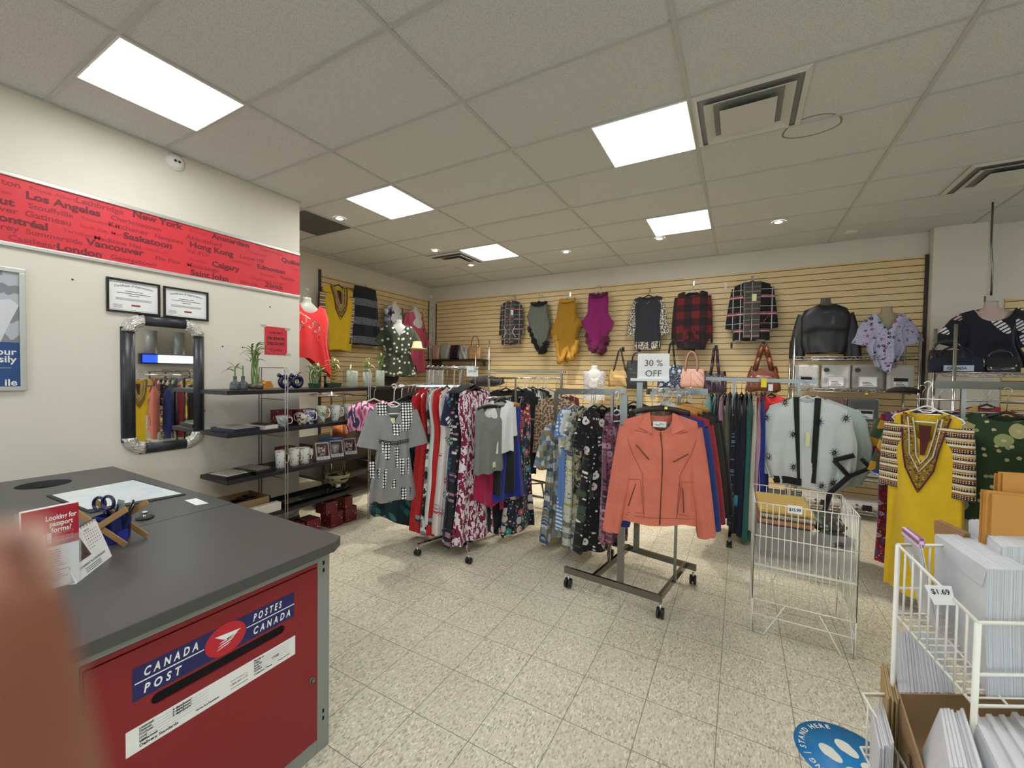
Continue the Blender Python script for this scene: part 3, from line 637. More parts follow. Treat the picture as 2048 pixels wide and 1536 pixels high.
for k in range(3): z_ = .019-.006*k; m.prism([(wd*.3, z_), (wd*.72, z_), (wd*.72, z_+.0018), (wd*.3, z_+.0018)], lambda a, b, d: cf(a, b, .0006+d), .0002)
m.build('lettering', INK, t)
m = MB()
for k in range(13): a = .008+k*(wd-.016)/12; m.tube([(a, sl-.004+.006*cos(q), H_+.002+.005*sin(q)) for q in (0, .8, 1.6, 2.4, 3.2, 4.)], .0008, 5)
m.build('wire_binding', BLACKP, t)
# brochure holder
X_ = -1.86; br = at('x', X_, 150, 1183); tr = at('x', X_, 157, 1003); tl = at('x', X_, 40, 1035)
hh = tr.z-CT; ww = tr.y-tl.y
t = thing('brochure_holder', 'clear acrylic holder of red and white passport form leaflets', 'brochure holder', (X_, tr.y, CT), pi/2+.06)
acr = M('clear_acrylic', 'eef2f2', .05, alpha=.13)
m = MB(); m.box(-ww-.004, .032, 0, .004, .035, hh*.97); m.box(-ww-.004, -.004, 0, .004, -.002, hh*.62); m.box(-ww-.004, -.004, 0, .004, .035, .003); m.box(.002, -.004, 0, .004, .034, hh*.62); m.box(-ww-.004, -.004, 0, -ww-.002, .034, hh*.62); m.build('holder', acr, t)
leaf = thing('leaflet_stack', 'red-topped "Looking for passport forms?" leaflets in the acrylic holder', 'leaflets', (X_, tr.y, CT), pi/2+.06)
m = MB(); m.box(-ww, 0, .004, 0, .014, hh); m.build('paper_block', PAPER, leaf)
m = MB(); m.box(-ww, -.0008, hh*.52, 0, -.0002, hh-.002); m.build('red_heading', M('leaflet_red', 'b01f33', .35, vary=0), leaf)
m = MB(); q = -.0014
for k, s_ in enumerate(('Looking for', 'passport', 'forms?')): write(m, s_, (-ww*.32, q, hh*.84-k*hh*.075), (1, 0, 0), (0, 0, 1), hh*.085, .02, center=True, width=(ww*.56, ww*.42, ww*.36)[k])
m.box(-ww*.78, q, hh*.56, -ww*.6, q+.0002, hh*.68); m.box(-ww*.58, q, hh*.57, -ww*.5, q+.0002, hh*.69)
m.build('heading_text', M('sign_white', 'f2f2f0', .5, vary=0), leaf)
m = MB()
for k, s_ in enumerate(('This form is', 'temporarily', 'out of stock')): write(m, s_, (-ww*.27, q, hh*.66-k*hh*.045), (1, 0, 0), (0, 0, 1), hh*.04, .0, center=True, width=ww*.34)
m.build('small_text', M('text_pink', 'e79aa2', .5, vary=0), leaf)
m = MB()
for k in range(14):
    z_ = hh*.47-k*hh*.028; m.box(-ww*.86, q, z_, -ww*(.34 if k < 6 else .2+.3*R.random()), q+.0003, z_+.002)
m.build('body_text', M('text_grey', '77787c', .6, vary=0), leaf)
# stacked forms to the left
p0 = onc(45, 1075)
t = thing('form_stack', 'stack of forms with a yellow slip at the far left of the counter', 'paper stack', (-2.02, .26, CT), .05)
m = MB()
for k in range(9): a = R.uniform(-.004, .004); m.box(-.1+a, -.24+a, .012*k, .11+a, .06-a, .012*k+.011)
m.build('sheets', PAPER, t)
m = MB(); m.box(.0, -.06, .108, .09, .05, .11); m.build('yellow_slip', M('slip_yellow', 'd8d67a', .6), t)
m = MB(); m.tube([(-.06, -.06, .112), (-.02, .0, .118), (.02, .04, .122), (.05, .055, .118)], .005, 8); m.build('pen', BLACKP, t)
m = MB(); m.box(-.1, .0605, .0, .11, .0615, .1); m.build('printed_face', cp.m, t)

# ============================================================ THE PHOTOGRAPHER'S HAND (a fingertip at the lens edge, out of focus)
sk = NT('skin'); n1 = sk.noise(sk.co, 120., 4.).outputs[0]; sk.i(sk.b.inputs['Base Color'], sk.mix(n1, '7c4a34', '966048')); sk.b.inputs['Roughness'].default_value = .5
sk.b.inputs['Subsurface Weight'].default_value = .1; sk.b.inputs['Subsurface Radius'].default_value = (.01, .004, .002); sk.bump(n1, .2, .001); sk = sk.m
hand = thing('hand', 'blurred brown hand with a fingertip over the lower left corner of the photo', 'hand', tuple(CAM))
def cs(x, y, z): return RT*x+UP*y+FW*z       # x right, y up, z ahead, in metres from the eye
bm = bmesh.new()
def chain(pts, rad, seg=14):
    mb = MB(); P = [Vector(p) for p in pts]; full = []; rr = []
    for k in range(len(P)-1):      # smooth the joints
        for q in range(4):
            f_ = q/4; a = P[max(k-1, 0)]; b = P[k]; c = P[k+1]; d = P[min(k+2, len(P)-1)]
            full.append(.5*((2*b)+(-a+c)*f_+(2*a-5*b+4*c-d)*f_*f_+(-a+3*b-3*c+d)*f_**3)); rr.append(rad[k]*(1-f_)+rad[k+1]*f_)
    full.append(P[-1]); rr.append(rad[-1]); d = (full[-1]-full[-2]).normalized(); r0 = rr[-1]
    for a in (30, 55, 75, 88): full.append(P[-1]+d*r0*sin(radians(a))*.9); rr.append(r0*max(cos(radians(a)), .05))
    mb.tube(full, rr, seg); return mb
tip = cs(-.042, -.0188, .028)
parts = [([cs(-.072, -.12, .03), cs(-.051, -.085, .034), cs(-.0425, -.05, .032), tip], [.0105, .0098, .009, .0082]),
         ([cs(-.085, -.125, .012), cs(-.088, -.085, .018), cs(-.082, -.058, .005), cs(-.07, -.05, -.012)], [.0108, .0098, .0092, .008]),
         ([cs(-.1, -.13, -.005), cs(-.108, -.092, -.004), cs(-.1, -.07, -.02), cs(-.088, -.066, -.034)], [.0104, .0095, .0088, .0078]),
         ([cs(-.108, -.14, -.022), cs(-.12, -.112, -.026), cs(-.112, -.094, -.04), cs(-.1, -.09, -.05)], [.0092, .0083, .0076, .0068]),
         ([cs(-.05, -.185, .02), cs(-.03, -.15, .008), cs(-.02, -.12, -.01), cs(-.016, -.098, -.022)], [.014, .0118, .0108, .0092])]
m = MB()
for P, r in parts: c_ = chain(P, r); m.add(c_.v, c_.f, True)
# palm and forearm
def oval(c, ax, ay, rx, ry): return [c+ax*rx*cos(2*pi*j/20)+ay*ry*sin(2*pi*j/20) for j in range(20)]
ax_ = (cs(-.1, -.13, -.02)-cs(-.07, -.125, .03)).normalized(); ay_ = cs(.75, .25, .6).normalized(); ay_ = (ay_-ax_*ay_.dot(ax_)).normalized()
pl = [(cs(-.088, -.125, .004), .034, .012), (cs(-.083, -.145, .004), .043, .016), (cs(-.074, -.18, .002), .043, .019), (cs(-.068, -.21, -.002), .036, .019), (cs(-.066, -.235, -.01), .029, .019), (cs(-.07, -.28, -.03), .032, .024), (cs(-.08, -.36, -.07), .038, .031), (cs(-.09, -.44, -.11), .042, .037)]
m.ring([oval(c, ax_, ay_, a, b) for c, a, b in pl], caps=True)
h = m.build('skin', sk, hand)
rm = h.modifiers.new('merge', 'REMESH'); rm.mode = 'VOXEL'; rm.voxel_size = .0016; rm.use_smooth_shade = True
sm_ = h.modifiers.new('smooth', 'SMOOTH'); sm_.factor = .5; sm_.iterations = 4
nm = MB(); d = (tip-cs(-.0425, -.05, .032)).normalized(); nrm = FW; sd = d.cross(nrm).normalized(); nrm = sd.cross(d)
nm.sheet(lambda u, v: tip+d*(-.006+.012*v)+sd*(.0062*sin((u-.5)*2.1))+nrm*(.0078*cos((u-.5)*2.1)+.0004), 8, 6); nm.build('fingernail', M('nail', 'c79a88', .3), hand, solid=.0006)
# ============================================================ BLACK SHELF UNIT WITH PLANTS AND MUGS
blk = M('black_laminate', '1d1c20', .42, vary=.03); wire = M('shelf_wire', 'a9a9a5', .3, .9, vary=0)
t = thing('shelf_unit', 'black shelf unit on bent wire ladders sticking out along the left wall', 'shelf unit', (0, 0, 0))
SX0, SX1, SY0, SY1 = -3.81, -3.40, 1.67, 3.34; SH = (1.392, 1.062, .70, .36)
for z in SH:
    m = MB(); y0 = SY0
    m.box(SX0, y0, z-.032, SX1, SY1, z); m.build('shelf', blk, t, bevel=.002)
for yy in (2.12, 3.02):
    m = MB(); xa, xb = SX0+.03, SX1+.012
    for q in (0, .022):
        m.tube([(xb, yy+q, .0), (xb, yy+q, 1.56), (xb-.012, yy+q, 1.578), (xa+.012, yy+q, 1.578), (xa, yy+q, 1.56), (xa, yy+q, 0)], .0045, 8)
    for z in (.06, .3, .62, .98, 1.3): m.rod((xa, yy+.011, z), (xb, yy+.011, z), .004, 6)
    for z in [k*.12+.05 for k in range(12)]: m.rod((xb, yy, z), (xb, yy+.022, z), .003, 6)
    m.build('wire_ladder', wire, t)
m = MB(); m.rod((SX0+.02, 2.13, .05), (SX0+.02, 3.02, .33), .003, 6); m.rod((SX0+.02, 2.13, .33), (SX0+.02, 3.02, .05), .003, 6); m.rod((SX0+.02, 2.13, .19), (SX0+.02, 3.02, .19), .003, 6)
m.build('cross_brace', wire, t)
def onshelf(k, px, py, xx=None):      # a pixel on shelf k
    p = at('x', -3.56 if xx is None else xx, px, py); p.z = SH[k]; return p
GL = M('vase_glass', 'dfe8e2', .03, alpha=.24, vary=0); WATER = M('plant_water', 'b3b98c', .05, alpha=.4, vary=0)
green = FAB('leaf_green', 'plain', ['5f7a3a', '8fa25a'], 30, .5, 0); pale = FAB('leaf_yellow', 'plain', ['a8a860', 'c9c98a'], 30, .5, 0); stalkm = FAB('stalk_green', 'plain', ['4f7236', '7f9a50'], 60, .45, 0)
def leaf(m, a, d, ln, wd=.014, droop=.5):
    d = Vector(d).normalized(); side = d.cross(Vector((0, 0, 1)));
    if side.length < .1: side = Vector((1, 0, 0))
    side.normalize(); a = Vector(a)
    def fn(u, v):
        w_ = wd*sin(pi*min(v*.93+.05, 1))**.8*(1-v*.35); return a+d*(ln*v)+Vector((0, 0, -droop*ln*v*v))+side*((u-.5)*w_)+Vector((0, 0, abs(u-.5)*w_*.5))
    m.sheet(fn, 2, 7)
def plant(px, py, lab, pot, stalks, leaves, h, spread=.03, k=0, pale_=False, off=0):
    p = onshelf(k, px, py); z = SH[k]
    t = thing('lucky_bamboo', lab, 'plant', (p.x, p.y, z), 0, 'potted lucky bamboo on the top shelf')
    zs = pot(t); m = MB(); f = MB(); tops = []
    for q in range(stalks):
        a = 2*pi*q/max(stalks, 1)+R.random(); r_ = spread*R.uniform(.3, 1)*(stalks > 1); hh = h*R.uniform(.75, 1)
        P = [(r_*.5*cos(a+v*2.2)*(1+v*.4), r_*.5*sin(a+v*2.2)*(1+v*.4), zs*.3+(hh-zs*.3)*v) for v in [i/8 for i in range(9)]]
        m.tube(P, [.005+.0008*(i % 2) for i in range(9)], 7); tops.append(Vector(P[-1]))
    m.build('stalks', stalkm, t)
    for q in range(leaves):
        tp = R.choice(tops); a = R.uniform(0, 2*pi); e = R.uniform(.1, 1.3)
        leaf(f, tp-Vector((0, 0, R.uniform(0, .55)*h*.4)), (cos(a), sin(a), e), R.uniform(.07, .13), .019, R.uniform(.1, .7))
    f.build('foliage', pale if pale_ else green, t)
    return t
def pot_glass(r, h, mat=GL, water=True):
    def f(t):
        m = MB(); m.lathe([(r*.9, 0), (r, .01), (r, h), (r-.003, h), (r-.004, .008), (0, .008)]); m.build('vase', mat, t)
        if water: m = MB(); m.lathe([(0, .009), (r-.0045, .009), (r-.0045, h*.6), (0, h*.6)]); m.build('water', WATER, t)
        return h
    return f
def pot_square(sx, sy, h, mat):
    def f(t):
        m = MB(); m.ring([[(a*sx*k, b*sy*k, z) for a, b in ((-1, -1), (1, -1), (1, 1), (-1, 1))] for k, z in ((.01, 0), (.42, 0), (.5, h), (.46, h), (.4, .01), (.01, .01))], smooth=False)
        m.build('pot', mat, t, bevel=.003); return h*.8
    return f
glassdark = M('bottle_grey', '56605c', .08, alpha=.75, vary=.05)
def pot_bottle(t):
    m = MB(); m.lathe([(0, 0), (.034, 0), (.037, .012), (.036, .05), (.03, .062), (.018, .068), (.013, .075), (.013, .105), (.016, .11), (.011, .11)]); m.build('bottle', glassdark, t); return .1
def pot_ring(t):       # round flask with a round window through it
    m = MB(); P = [(-.0, .052*cos(a*pi/14), .056+.052*sin(a*pi/14)) for a in range(28)]; m.tube([(x, y*.82, .062+(z-.056)*.82) for x, y, z in P], .021, 12, closed=True)
    m.tube([(0, -.02, .1), (0, -.05, .118), (0, -.062, .125)], [.012, .016, .02], 12); m.build('flask', M('cobalt_glaze', '141b3e', .15, coat=.6), t); return .1
def pot_rock(t):
    m = MB()
    for q in range(7):
        c = Vector((R.uniform(-.03, .03), R.uniform(-.03, .03), .022)); m.lathe([(0, -.02), (.024, -.012), (.03, .005), (.02, .022), (0, .028)], c, 9)
    m.build('pebble_pot', M('brown_pebbles', '5d4f40', .5, bump=.5, bs=60), t); return .05
amber = M('amber_glaze', 'a5691f', .2, coat=.5)
def pot_prism(t):
    m = MB(); m.ring([[(a*k*.055, b*k*.05, z) for a, b in ((-1, -1), (1, -1), (1, 1), (-1, 1))] for k, z in ((1, 0), (.55, .075))], caps=True, smooth=False); m.build('pot', amber, t, bevel=.004)
    m = MB(); m.box(.037, -.045, .05, .046, -.028, .06); m.build('price_sticker', YTAG, t); return .06
gm = M('green_tub', '31533a', .3); dk = M('dark_bowl', '3c443a', .35)
plant(470, 768, 'curled lucky bamboo in a grey bottle at the left end of the top shelf', pot_bottle, 1, 5, .22, .02)
plant(486, 772, 'second curled lucky bamboo in a squat grey bottle, just right of the first bottle', pot_bottle, 1, 3, .2, .02)
plant(511, 768, 'tall twisted bunch of bamboo in a brown pebble pot under the red notice', pot_rock, 7, 34, .39, .055)
plant(533, 772, 'low amber glazed pyramid pot with a yellow sticker on the top shelf', pot_prism, 0, 0, .08) if False else None
p = onshelf(0, 531, 770); t = thing('amber_pot', 'low amber glazed pyramid pot with a yellow sticker on the top shelf', 'pot', (p.x, p.y, SH[0])); pot_prism(t)
plant(570, 766, 'single leaf plant in the left of the two round navy ring pots', pot_ring, 1, 2, .2, .01)
plant(594, 764, 'single leaf plant in the right of the two round navy ring pots', pot_ring, 1, 2, .17, .01)
plant(629, 768, 'leafy yellow-green bamboo cluster in a green ribbed tub', pot_square(.09, .08, .045, gm), 9, 40, .22, .08)
plant(666, 768, 'gold-wrapped bamboo tower in a dark boat-shaped bowl', pot_square(.06, .17, .045, dk), 6, 18, .31, .03, pale_=True)
m = MB(); p = onshelf(0, 667, 768)
for q in range(6): m.lathe([(.03, -.006), (.036, 0), (.03, .006)], (0, 0, q*.032), 20)
solo('gold_ribbon_rings', m, M('gold_foil', 'c99a2e', .25, .8), 'gold rings wrapped round the bamboo tower on the top shelf', 'ribbon', (p.x, p.y, SH[0]+.06))
plant(705, 768, 'cut bamboo stems in a clear square glass, left of the three end vases', pot_glass(.055, .17), 6, 7, .2, .06)
plant(735, 768, 'thin bamboo with yellow leaves in the middle clear glass vase', pot_glass(.05, .16), 4, 12, .31, .05, pale_=True)
plant(760, 766, 'spiky green lucky bamboo in the last clear glass vase by the rack', pot_glass(.05, .18), 3, 30, .37, .03)
m = MB(); m.rod((0, 0, 0), (0, 0, .11), .011, 12); m.lathe([(.0, .11), (.017, .108), (.018, .118), (0, .124)], seg=12); p = onshelf(0, 650, 770); solo('black_bottle', m, BLACKP, 'slim black bottle between the tub plant and the gold bamboo', 'bottle', (p.x, p.y, SH[0]))
# mugs
cer = M('white_ceramic', 'e8e6dc', .18, coat=.5, vary=.01)
decs = {'plain': cer, 'blueflower': FAB('mug_blue_flower', 'floral', ['e8e6e0', '3a4a7a', '5b6b9a', '2b3350'], 26, .2, 0), 'brownflower': FAB('mug_brown_flower', 'floral', ['e2dccc', '8c6a50', 'a3545a', '5b5248'], 34, .2, 0),
        'greenleaf': FAB('mug_green_leaf', 'leaf', ['e0e2cf', '8d9c78', 'aab795', '4a4f40'], 22, .2, 0), 'script': FAB('mug_script', 'ditsy', ['e8e6dc', 'e8e6dc', 'e8e6dc', 'e8e6dc', '3d3a38'], 60, .2, 0), 'smallflower': FAB('mug_small_flower', 'ditsy', ['e8e6dc', 'e8e6dc', 'e8e6dc', 'e8e6dc', 'e8e6dc', 'e8e6dc', '6b6470'], 70, .2, 0),
        'grey': FAB('mug_grey', 'leaf', ['c9c8c0', '4f5350', '6a706c', '8d918a'], 30, .2, 0)}
def mug(px, py, k, lab, dec, r0, r1, h, rz, group, fancy=False):
    r0, r1, h = r0*1.3, r1*1.22, h*1.28; p = onshelf(k, px, py, -3.5); t = thing('mug', lab, 'mug', (p.x, p.y, SH[k]), rz, group)
    m = MB(); m.lathe([(0, .0), (r0*.9, 0), (r0, .004), ((r0+r1)/2*(1.05 if fancy else 1), h*.55), (r1, h), (r1-.003, h), ((r0+r1)/2-.003, h*.5), (r0-.004, .008), (0, .008)], seg=28); m.build('cup', decs[dec], t)
    m = MB(); m.tube([(r1*.93+.001, 0, h*.82), (r1+.018, 0, h*.86), (r1+.03, 0, h*.62), (r1+.022, 0, h*.34), ((r0+r1)/2-.002, 0, h*.26)], .0045, 8); m.build('handle', cer, t)
    return t
g1 = 'mugs on the second shelf'; g2 = 'tall white mugs on the third shelf'
mug(565, 848, 1, 'wide grey patterned teacup behind the wire post, next to the ring tray', 'grey', .024, .045, .075, pi*.0+.6, g1)
mug(604, 845, 1, 'white teacup with brown flowers on the second shelf', 'brownflower', .026, .043, .085, pi+.3, g1)
mug(618, 842, 1, 'white mug with navy flowers, right behind the brown-flowered teacup', 'blueflower', .03, .042, .1, .35, g1)
mug(643, 843, 1, 'tall mug with a green leaf print and dark rim, first of the tall three', 'greenleaf', .022, .043, .125, .5, g1, True)
mug(671, 838, 1, 'tall plain cream mug with small script, middle of the tall three', 'script', .025, .043, .125, .5, g1, True)
mug(697, 834, 1, 'tall mug with a green leaf print and big handle, last of the tall three', 'greenleaf', .025, .042, .125, .5, g1, True)
mug(561, 924, 2, 'tall white mug with tiny flowers behind the wire post, left of three', 'smallflower', .028, .036, .12, .5, g2)
mug(588, 920, 2, 'tall white mug with tiny flowers, middle of the three', 'smallflower', .03, .037, .12, .5, g2)
mug(609, 915, 2, 'white mug with tiny flowers beside the first windowed gift box', 'smallflower', .03, .037, .115, .4, g2)
# gift boxes with a window
pinkc = M('pink_box_card', 'c9a3a0', .5, vary=.02); boxw = M('box_label', 'e6e2de', .5)
for n_, (px, py, lab, dec) in enumerate(((642, 914, 'pink windowed gift box with a mug, first of three', 'brownflower'), (670, 908, 'pink windowed gift box with a mug, middle of three', 'grey'), (697, 903, 'pink windowed gift box with a striped mug, last of three', 'brownflower'))):
    p = onshelf(2, px, py); t = thing('gift_box', lab, 'gift box', (p.x+.01, p.y, SH[2]), pi/2-.35, 'windowed mug boxes')
    a, h = .062, .155
    m = MB()
    for s_ in (-1, 1): m.prism([(-a, 0), (a, 0), (a, h), (-.0, h)], lambda u, v, d: (s_*a+d*-s_, u, v), .002)
    m.box(-a, a-.002, 0, a, a, h); m.box(-a, -a, 0, a, a, .002); m.box(-a, 0, h-.002, a, a, h); m.build('carton', pinkc, t)
    m = MB()
    def ff(u, v, d=0): return (u, -a+a*v/h+d-.0005, v)
    for q in (((-a, 0), (a, 0), (a, .03), (-a, .03)), ((-a, h-.008), (a, h-.008), (a, h), (-a, h)), ((-a, .03), (-a+.008, .03), (-a+.008, h), (-a, h)), ((a-.008, .03), (a, .03), (a, h), (a-.008, h))): m.prism(q, ff, .0015)
    m.build('window_frame', boxw, t)
    m = MB(); m.lathe([(0, .004), (.034, .004), (.043, .115), (.04, .115), (0, .01)], (0, .012, 0), 20); m.build('boxed_mug', decs[dec], t)
    m = MB()
    for q in (-.03, 0, .03): m.prism([(q-.004, .01), (q+.004, .01), (q+.004, .018), (q-.004, .018)], lambda u, v, d: ff(u, v, -.001+d), .0005)
    m.build('printed_dots', INK, t)
# red snowflake boxes
def snow():
    t = NT('red_snow_card'); v = t.n('TexVoronoi', {'Vector': t.co, 'Scale': 34.}); r_ = t.sep(v.outputs[1])[0]
    t.i(t.b.inputs['Base Color'], t.mix(t.m_('MULTIPLY', t.m_('LESS_THAN', v.outputs[0], .2), t.m_('GREATER_THAN', r_, .35)), '6e1420', 'd9b9b9')); t.b.inputs['Roughness'].default_value = .5; return t.m
snowm = snow()
def rbox(x, y, z, sx, sy, sz, lab, rz=0):
    m = MB(); m.box(-sx/2, -sy/2, 0, sx/2, sy/2, sz); solo('snowflake_box', m, snowm, lab, 'box', (x, y, z), rz, 'dark red snowflake gift boxes', bevel=.002)
rbox(-3.7, 2.28, SH[1], .1, .15, .13, 'dark red snowflake box behind the wire post on the second shelf')
rbox(-3.7, 2.5, SH[1], .1, .2, .12, 'dark red snowflake box behind the brown-flowered teacup')
rbox(-3.68, 2.3, SH[2], .1, .14, .15, 'dark red snowflake box behind the left tall white mug')
for q, (y, z, s_, lab) in enumerate(((2.45, 0, .17, 'red snowflake box on the floor, left under the shelf unit'), (2.72, 0, .15, 'red snowflake box on the floor, middle bottom one'), (2.89, 0, .15, 'red snowflake box on the floor nearest the right wire ladder'),
                                 (2.66, .15, .14, 'red snowflake box stacked on the middle floor box'), (2.86, .15, .1, 'small red snowflake box stacked beside the right ladder'), (2.33, .0, .13, 'red snowflake box on the floor, leftmost and half hidden'))):
    rbox(-3.57, y, z, .16, s_*.95, .15 if z == 0 else .12, lab)
# ring trays
def tray(px, py, k, lab, sx, sy, rz, outer, inner, bits, zz=0):
    p = onshelf(k, px, py); t = thing('jewellery_tray', lab, 'tray', (p.x, p.y, SH[k]+zz), rz, 'jewellery trays on the shelves')
    m = MB(); m.box(-sx/2, -sy/2, 0, sx/2, sy/2, .006)
    for q in ((-sx/2, -sy/2, sx/2, -sy/2+.012), (-sx/2, sy/2-.012, sx/2, sy/2), (-sx/2, -sy/2, -sx/2+.012, sy/2), (sx/2-.012, -sy/2, sx/2, sy/2)): m.box(q[0], q[1], .004, q[2], q[3], .03)
    m.build('tray_rim', outer, t, bevel=.002)
    m = MB(); m.box(-sx/2+.012, -sy/2+.012, .006, sx/2-.012, sy/2-.012, .026); m.build('foam_bed', inner, t)
    m = MB()
    nx, ny = int((sx-.04)/.021), int((sy-.04)/.021)
    for i in range(nx):
        for j in range(ny):
            c = Vector((-(nx-1)*.0105+i*.021, -(ny-1)*.0105+j*.021, .032)); m.tube([c+Vector((0, .009*cos(a*pi/4), .009*sin(a*pi/4))) for a in range(8)], .0022, 5, closed=True)
    m.build('rings', bits, t)['kind'] = 'stuff'
foamw = M('tray_foam', 'd8d6cc', .8); silverb = M('ring_metal', 'b9b4a6', .3, .8)
tray(471, 856, 1, 'navy jewellery tray of rings on white foam, left end of the second shelf', .3, .2, .1, M('tray_navy', '1c2036', .4), foamw, silverb)
tray(522, 850, 1, 'white jewellery tray crowded with dark rings, second shelf', .26, .13, .1, foamw, foamw, M('ring_dark', '4a4038', .35, .3))
tray(458, 940, 2, 'black jewellery tray tilted at the left end of the third shelf', .26, .2, .12, BLACKP, foamw, silverb)
tray(508, 926, 2, 'black jewellery tray further in on the third shelf', .3, .17, .1, BLACKP, M('tray_dark_foam', '3a3634', .8), silverb)
# glass platters on the lowest shelf, bowl, brown tray
m = MB(); m.ring([[(a*k*.14, b*k*.36, z) for a, b in ((-1, -1), (1, -1), (1, 1), (-1, 1))] for k, z in ((.8, .004), (1, .03), (.98, .034), (.78, .008), (.01, .008))], smooth=False)
solo('serving_tray', m, M('smoke_tray', '15181a', .12, coat=.6), 'long glossy black serving tray on the lowest shelf', 'tray', (-3.56, 2.5, SH[3]), .0, bevel=.002)
m = MB(); m.box(-.012, -.02, .034, .012, .02, .06); solo('price_card', m, PAPER, 'small folded white price card at the end of the black serving tray', 'price card', (-3.5, 2.74, SH[3]-.0))
p = at('z', SH[3], 675, 972); t = thing('patterned_bowl', 'cream bowl painted with brown blossoms on the lowest shelf', 'bowl', (p.x, p.y, SH[3]))
m = MB(); m.lathe([(0, 0), (.055, 0), (.06, .012), (.1, .05), (.115, .1), (.118, .13), (.112, .13), (.095, .06), (.04, .015), (0, .015)], seg=36); m.build('bowl', FAB('bowl_print', 'floral', ['c9c08f', '4a3a2c', '7a5a40', '2f2a20'], 22, .25, 0), t)
m = MB(); m.lathe([(.117, .1), (.1195, .13), (.118, .132)], seg=36); m.build('rim', M('bowl_rim', 'b5b088', .3), t)
t = thing('cardboard_tray', 'open brown carton of dark odds and ends behind the counter end', 'box', (-3.66, 1.9, SH[3]))
m = MB(); m.box(-.16, -.16, 0, .16, .16, .01)
for q in ((-.16, -.16, .16, -.15), (-.16, .15, .16, .16), (-.16, -.16, -.15, .16), (.15, -.16, .16, .16)): m.box(q[0], q[1], 0, q[2], q[3], .12)
m.build('carton', M('cardboard', 'a0815c', .8), t)
m = MB()
for q in range(9): m.bbox((R.uniform(-.1, .1), R.uniform(-.1, .1), .08), (R.uniform(.05, .12), .05, .04), Matrix.Rotation(R.uniform(0, 3), 3, 'Z'))
m.build('contents', M('odds_dark', '3b3432', .5), t)
m = MB(); m.box(-.035, -.2, 0, .035, .2, .07); solo('storage_box', m, M('cream_box', 'd6d1c2', .6), 'long low cream box on the lowest shelf, next to the counter end', 'box', (-3.445, 1.9, SH[3]), bevel=.003)
# ============================================================ CORNER BEHIND THE SHELF UNIT
t = thing('display_table', 'dark two-level display table in the alcove behind the plant shelf', 'table', (-4.5, 3.75, 0))
m = MB(); m.box(-.42, -.75, .66, .42, .75, .7); m.build('table_top', blk, t)
m = MB(); m.box(-.42, -.75, .3, .42, .75, .33); m.build('lower_shelf', blk, t)
for a in (-.38, .38):
    for b in (-.7, .7): m = MB(); m.box(a-.025, b-.025, 0, a+.025, b+.025, .66); m.build('leg', blk, t)
def blob(c, sx, sy, sz, sd=0):
    m = MB(); n = 14
    m.ring([[(c[0]+sx*sin(pi*k/n)*cos(2*pi*j/18)*(1+.18*noise.noise(Vector((k*.5, j*.7, sd)))), c[1]+sy*sin(pi*k/n)*sin(2*pi*j/18)*(1+.18*noise.noise(Vector((k*.5, j*.7, sd+9)))), c[2]-sz*cos(pi*k/n)*(1+.2*noise.noise(Vector((j*.6, k*.6, sd))))) for j in range(18)] for k in range(n+1)]); return m
for (x, y, z, sx, sy, sz, mm, nm, lab) in [(-4.45, 3.5, .78, .1, .12, .1, M('orange_cloth', 'b5622c', .8, bump=.4, bs=40), 'folded_bag', 'orange cloth bag in the alcove, seen between two shelves, left one'),
        (-4.35, 3.85, .8, .14, .14, .11, M('orange_cloth', 'b5622c', .8), 'folded_bag', 'orange patterned cloth bag right of the first orange one'),
        (-4.3, 4.15, .8, .13, .12, .1, FAB('blue_scarf', 'patch', ['a9bcc6', 'dfe4e6', '7f9db0', 'e8e8e4'], 14, .8), 'folded_scarf', 'pale blue and white bundled scarf above the wicker basket')]:
    m = blob((0, 0, 0), sx, sy, sz, x); solo(nm, m, mm, lab, 'cloth bundle', (x, y, z-.0))
t = thing('wicker_basket', 'shallow wicker basket on the alcove table behind the wire ladder', 'basket', (-4.28, 4.1, .70))
m = MB(); m.ring([[(a*k, b*k*1.2, z) for a, b in [(.16*cos(2*pi*j/24), .16*sin(2*pi*j/24)) for j in range(24)]] for k, z in ((.01, 0), (.85, 0), (1, .1), (.95, .1), (.8, .01), (.01, .01))]); m.build('basket', M('wicker', '9a7a48', .8, bump=1., bs=90), t)
for (x, y, z, w_, h_, lab, s_) in [(-4.2, 4.0, .33, .3, .2, 'yellow and dark red carton on the lower alcove shelf', 'Canada'), (-4.2, 4.25, .0, .34, .24, 'brown and yellow carton on the floor of the alcove', 'Canada')]:
    t = thing('souvenir_carton', lab, 'carton', (x, y, z), pi/2-.2)
    m = MB(); m.box(-w_/2, -.1, 0, w_/2, .1, h_); m.build('carton', M('mustard_card', '8a7a26', .6), t)
    m = MB(); m.prism([(-.1, .03), (.09, .0), (.12, .1), (-.07, .14)], lambda a, b, d: (a, -.101-d, b+.03), .001); m.build('label_panel', M('maroon_label', '4a1418', .5), t)
    m = MB(); write(m, s_, (-.075, -.1025, .07), (1, 0, 0), (0, 0, 1), .05, .02); m.build('lettering', M('gold_text', 'c09a4a', .5), t)
m = MB(); m.box(-.09, -.07, 0, .09, .07, .09); solo('blue_box', m, M('bright_blue', '2a6aa8', .5), 'bright blue box behind the third white mug', 'box', (-4.0, 3.05, .72), .3, bevel=.003)
t = thing('tray_stand', 'round chrome scalloped tray stand behind the plant shelf', 'display stand', (-4.15, 3.15, 0))
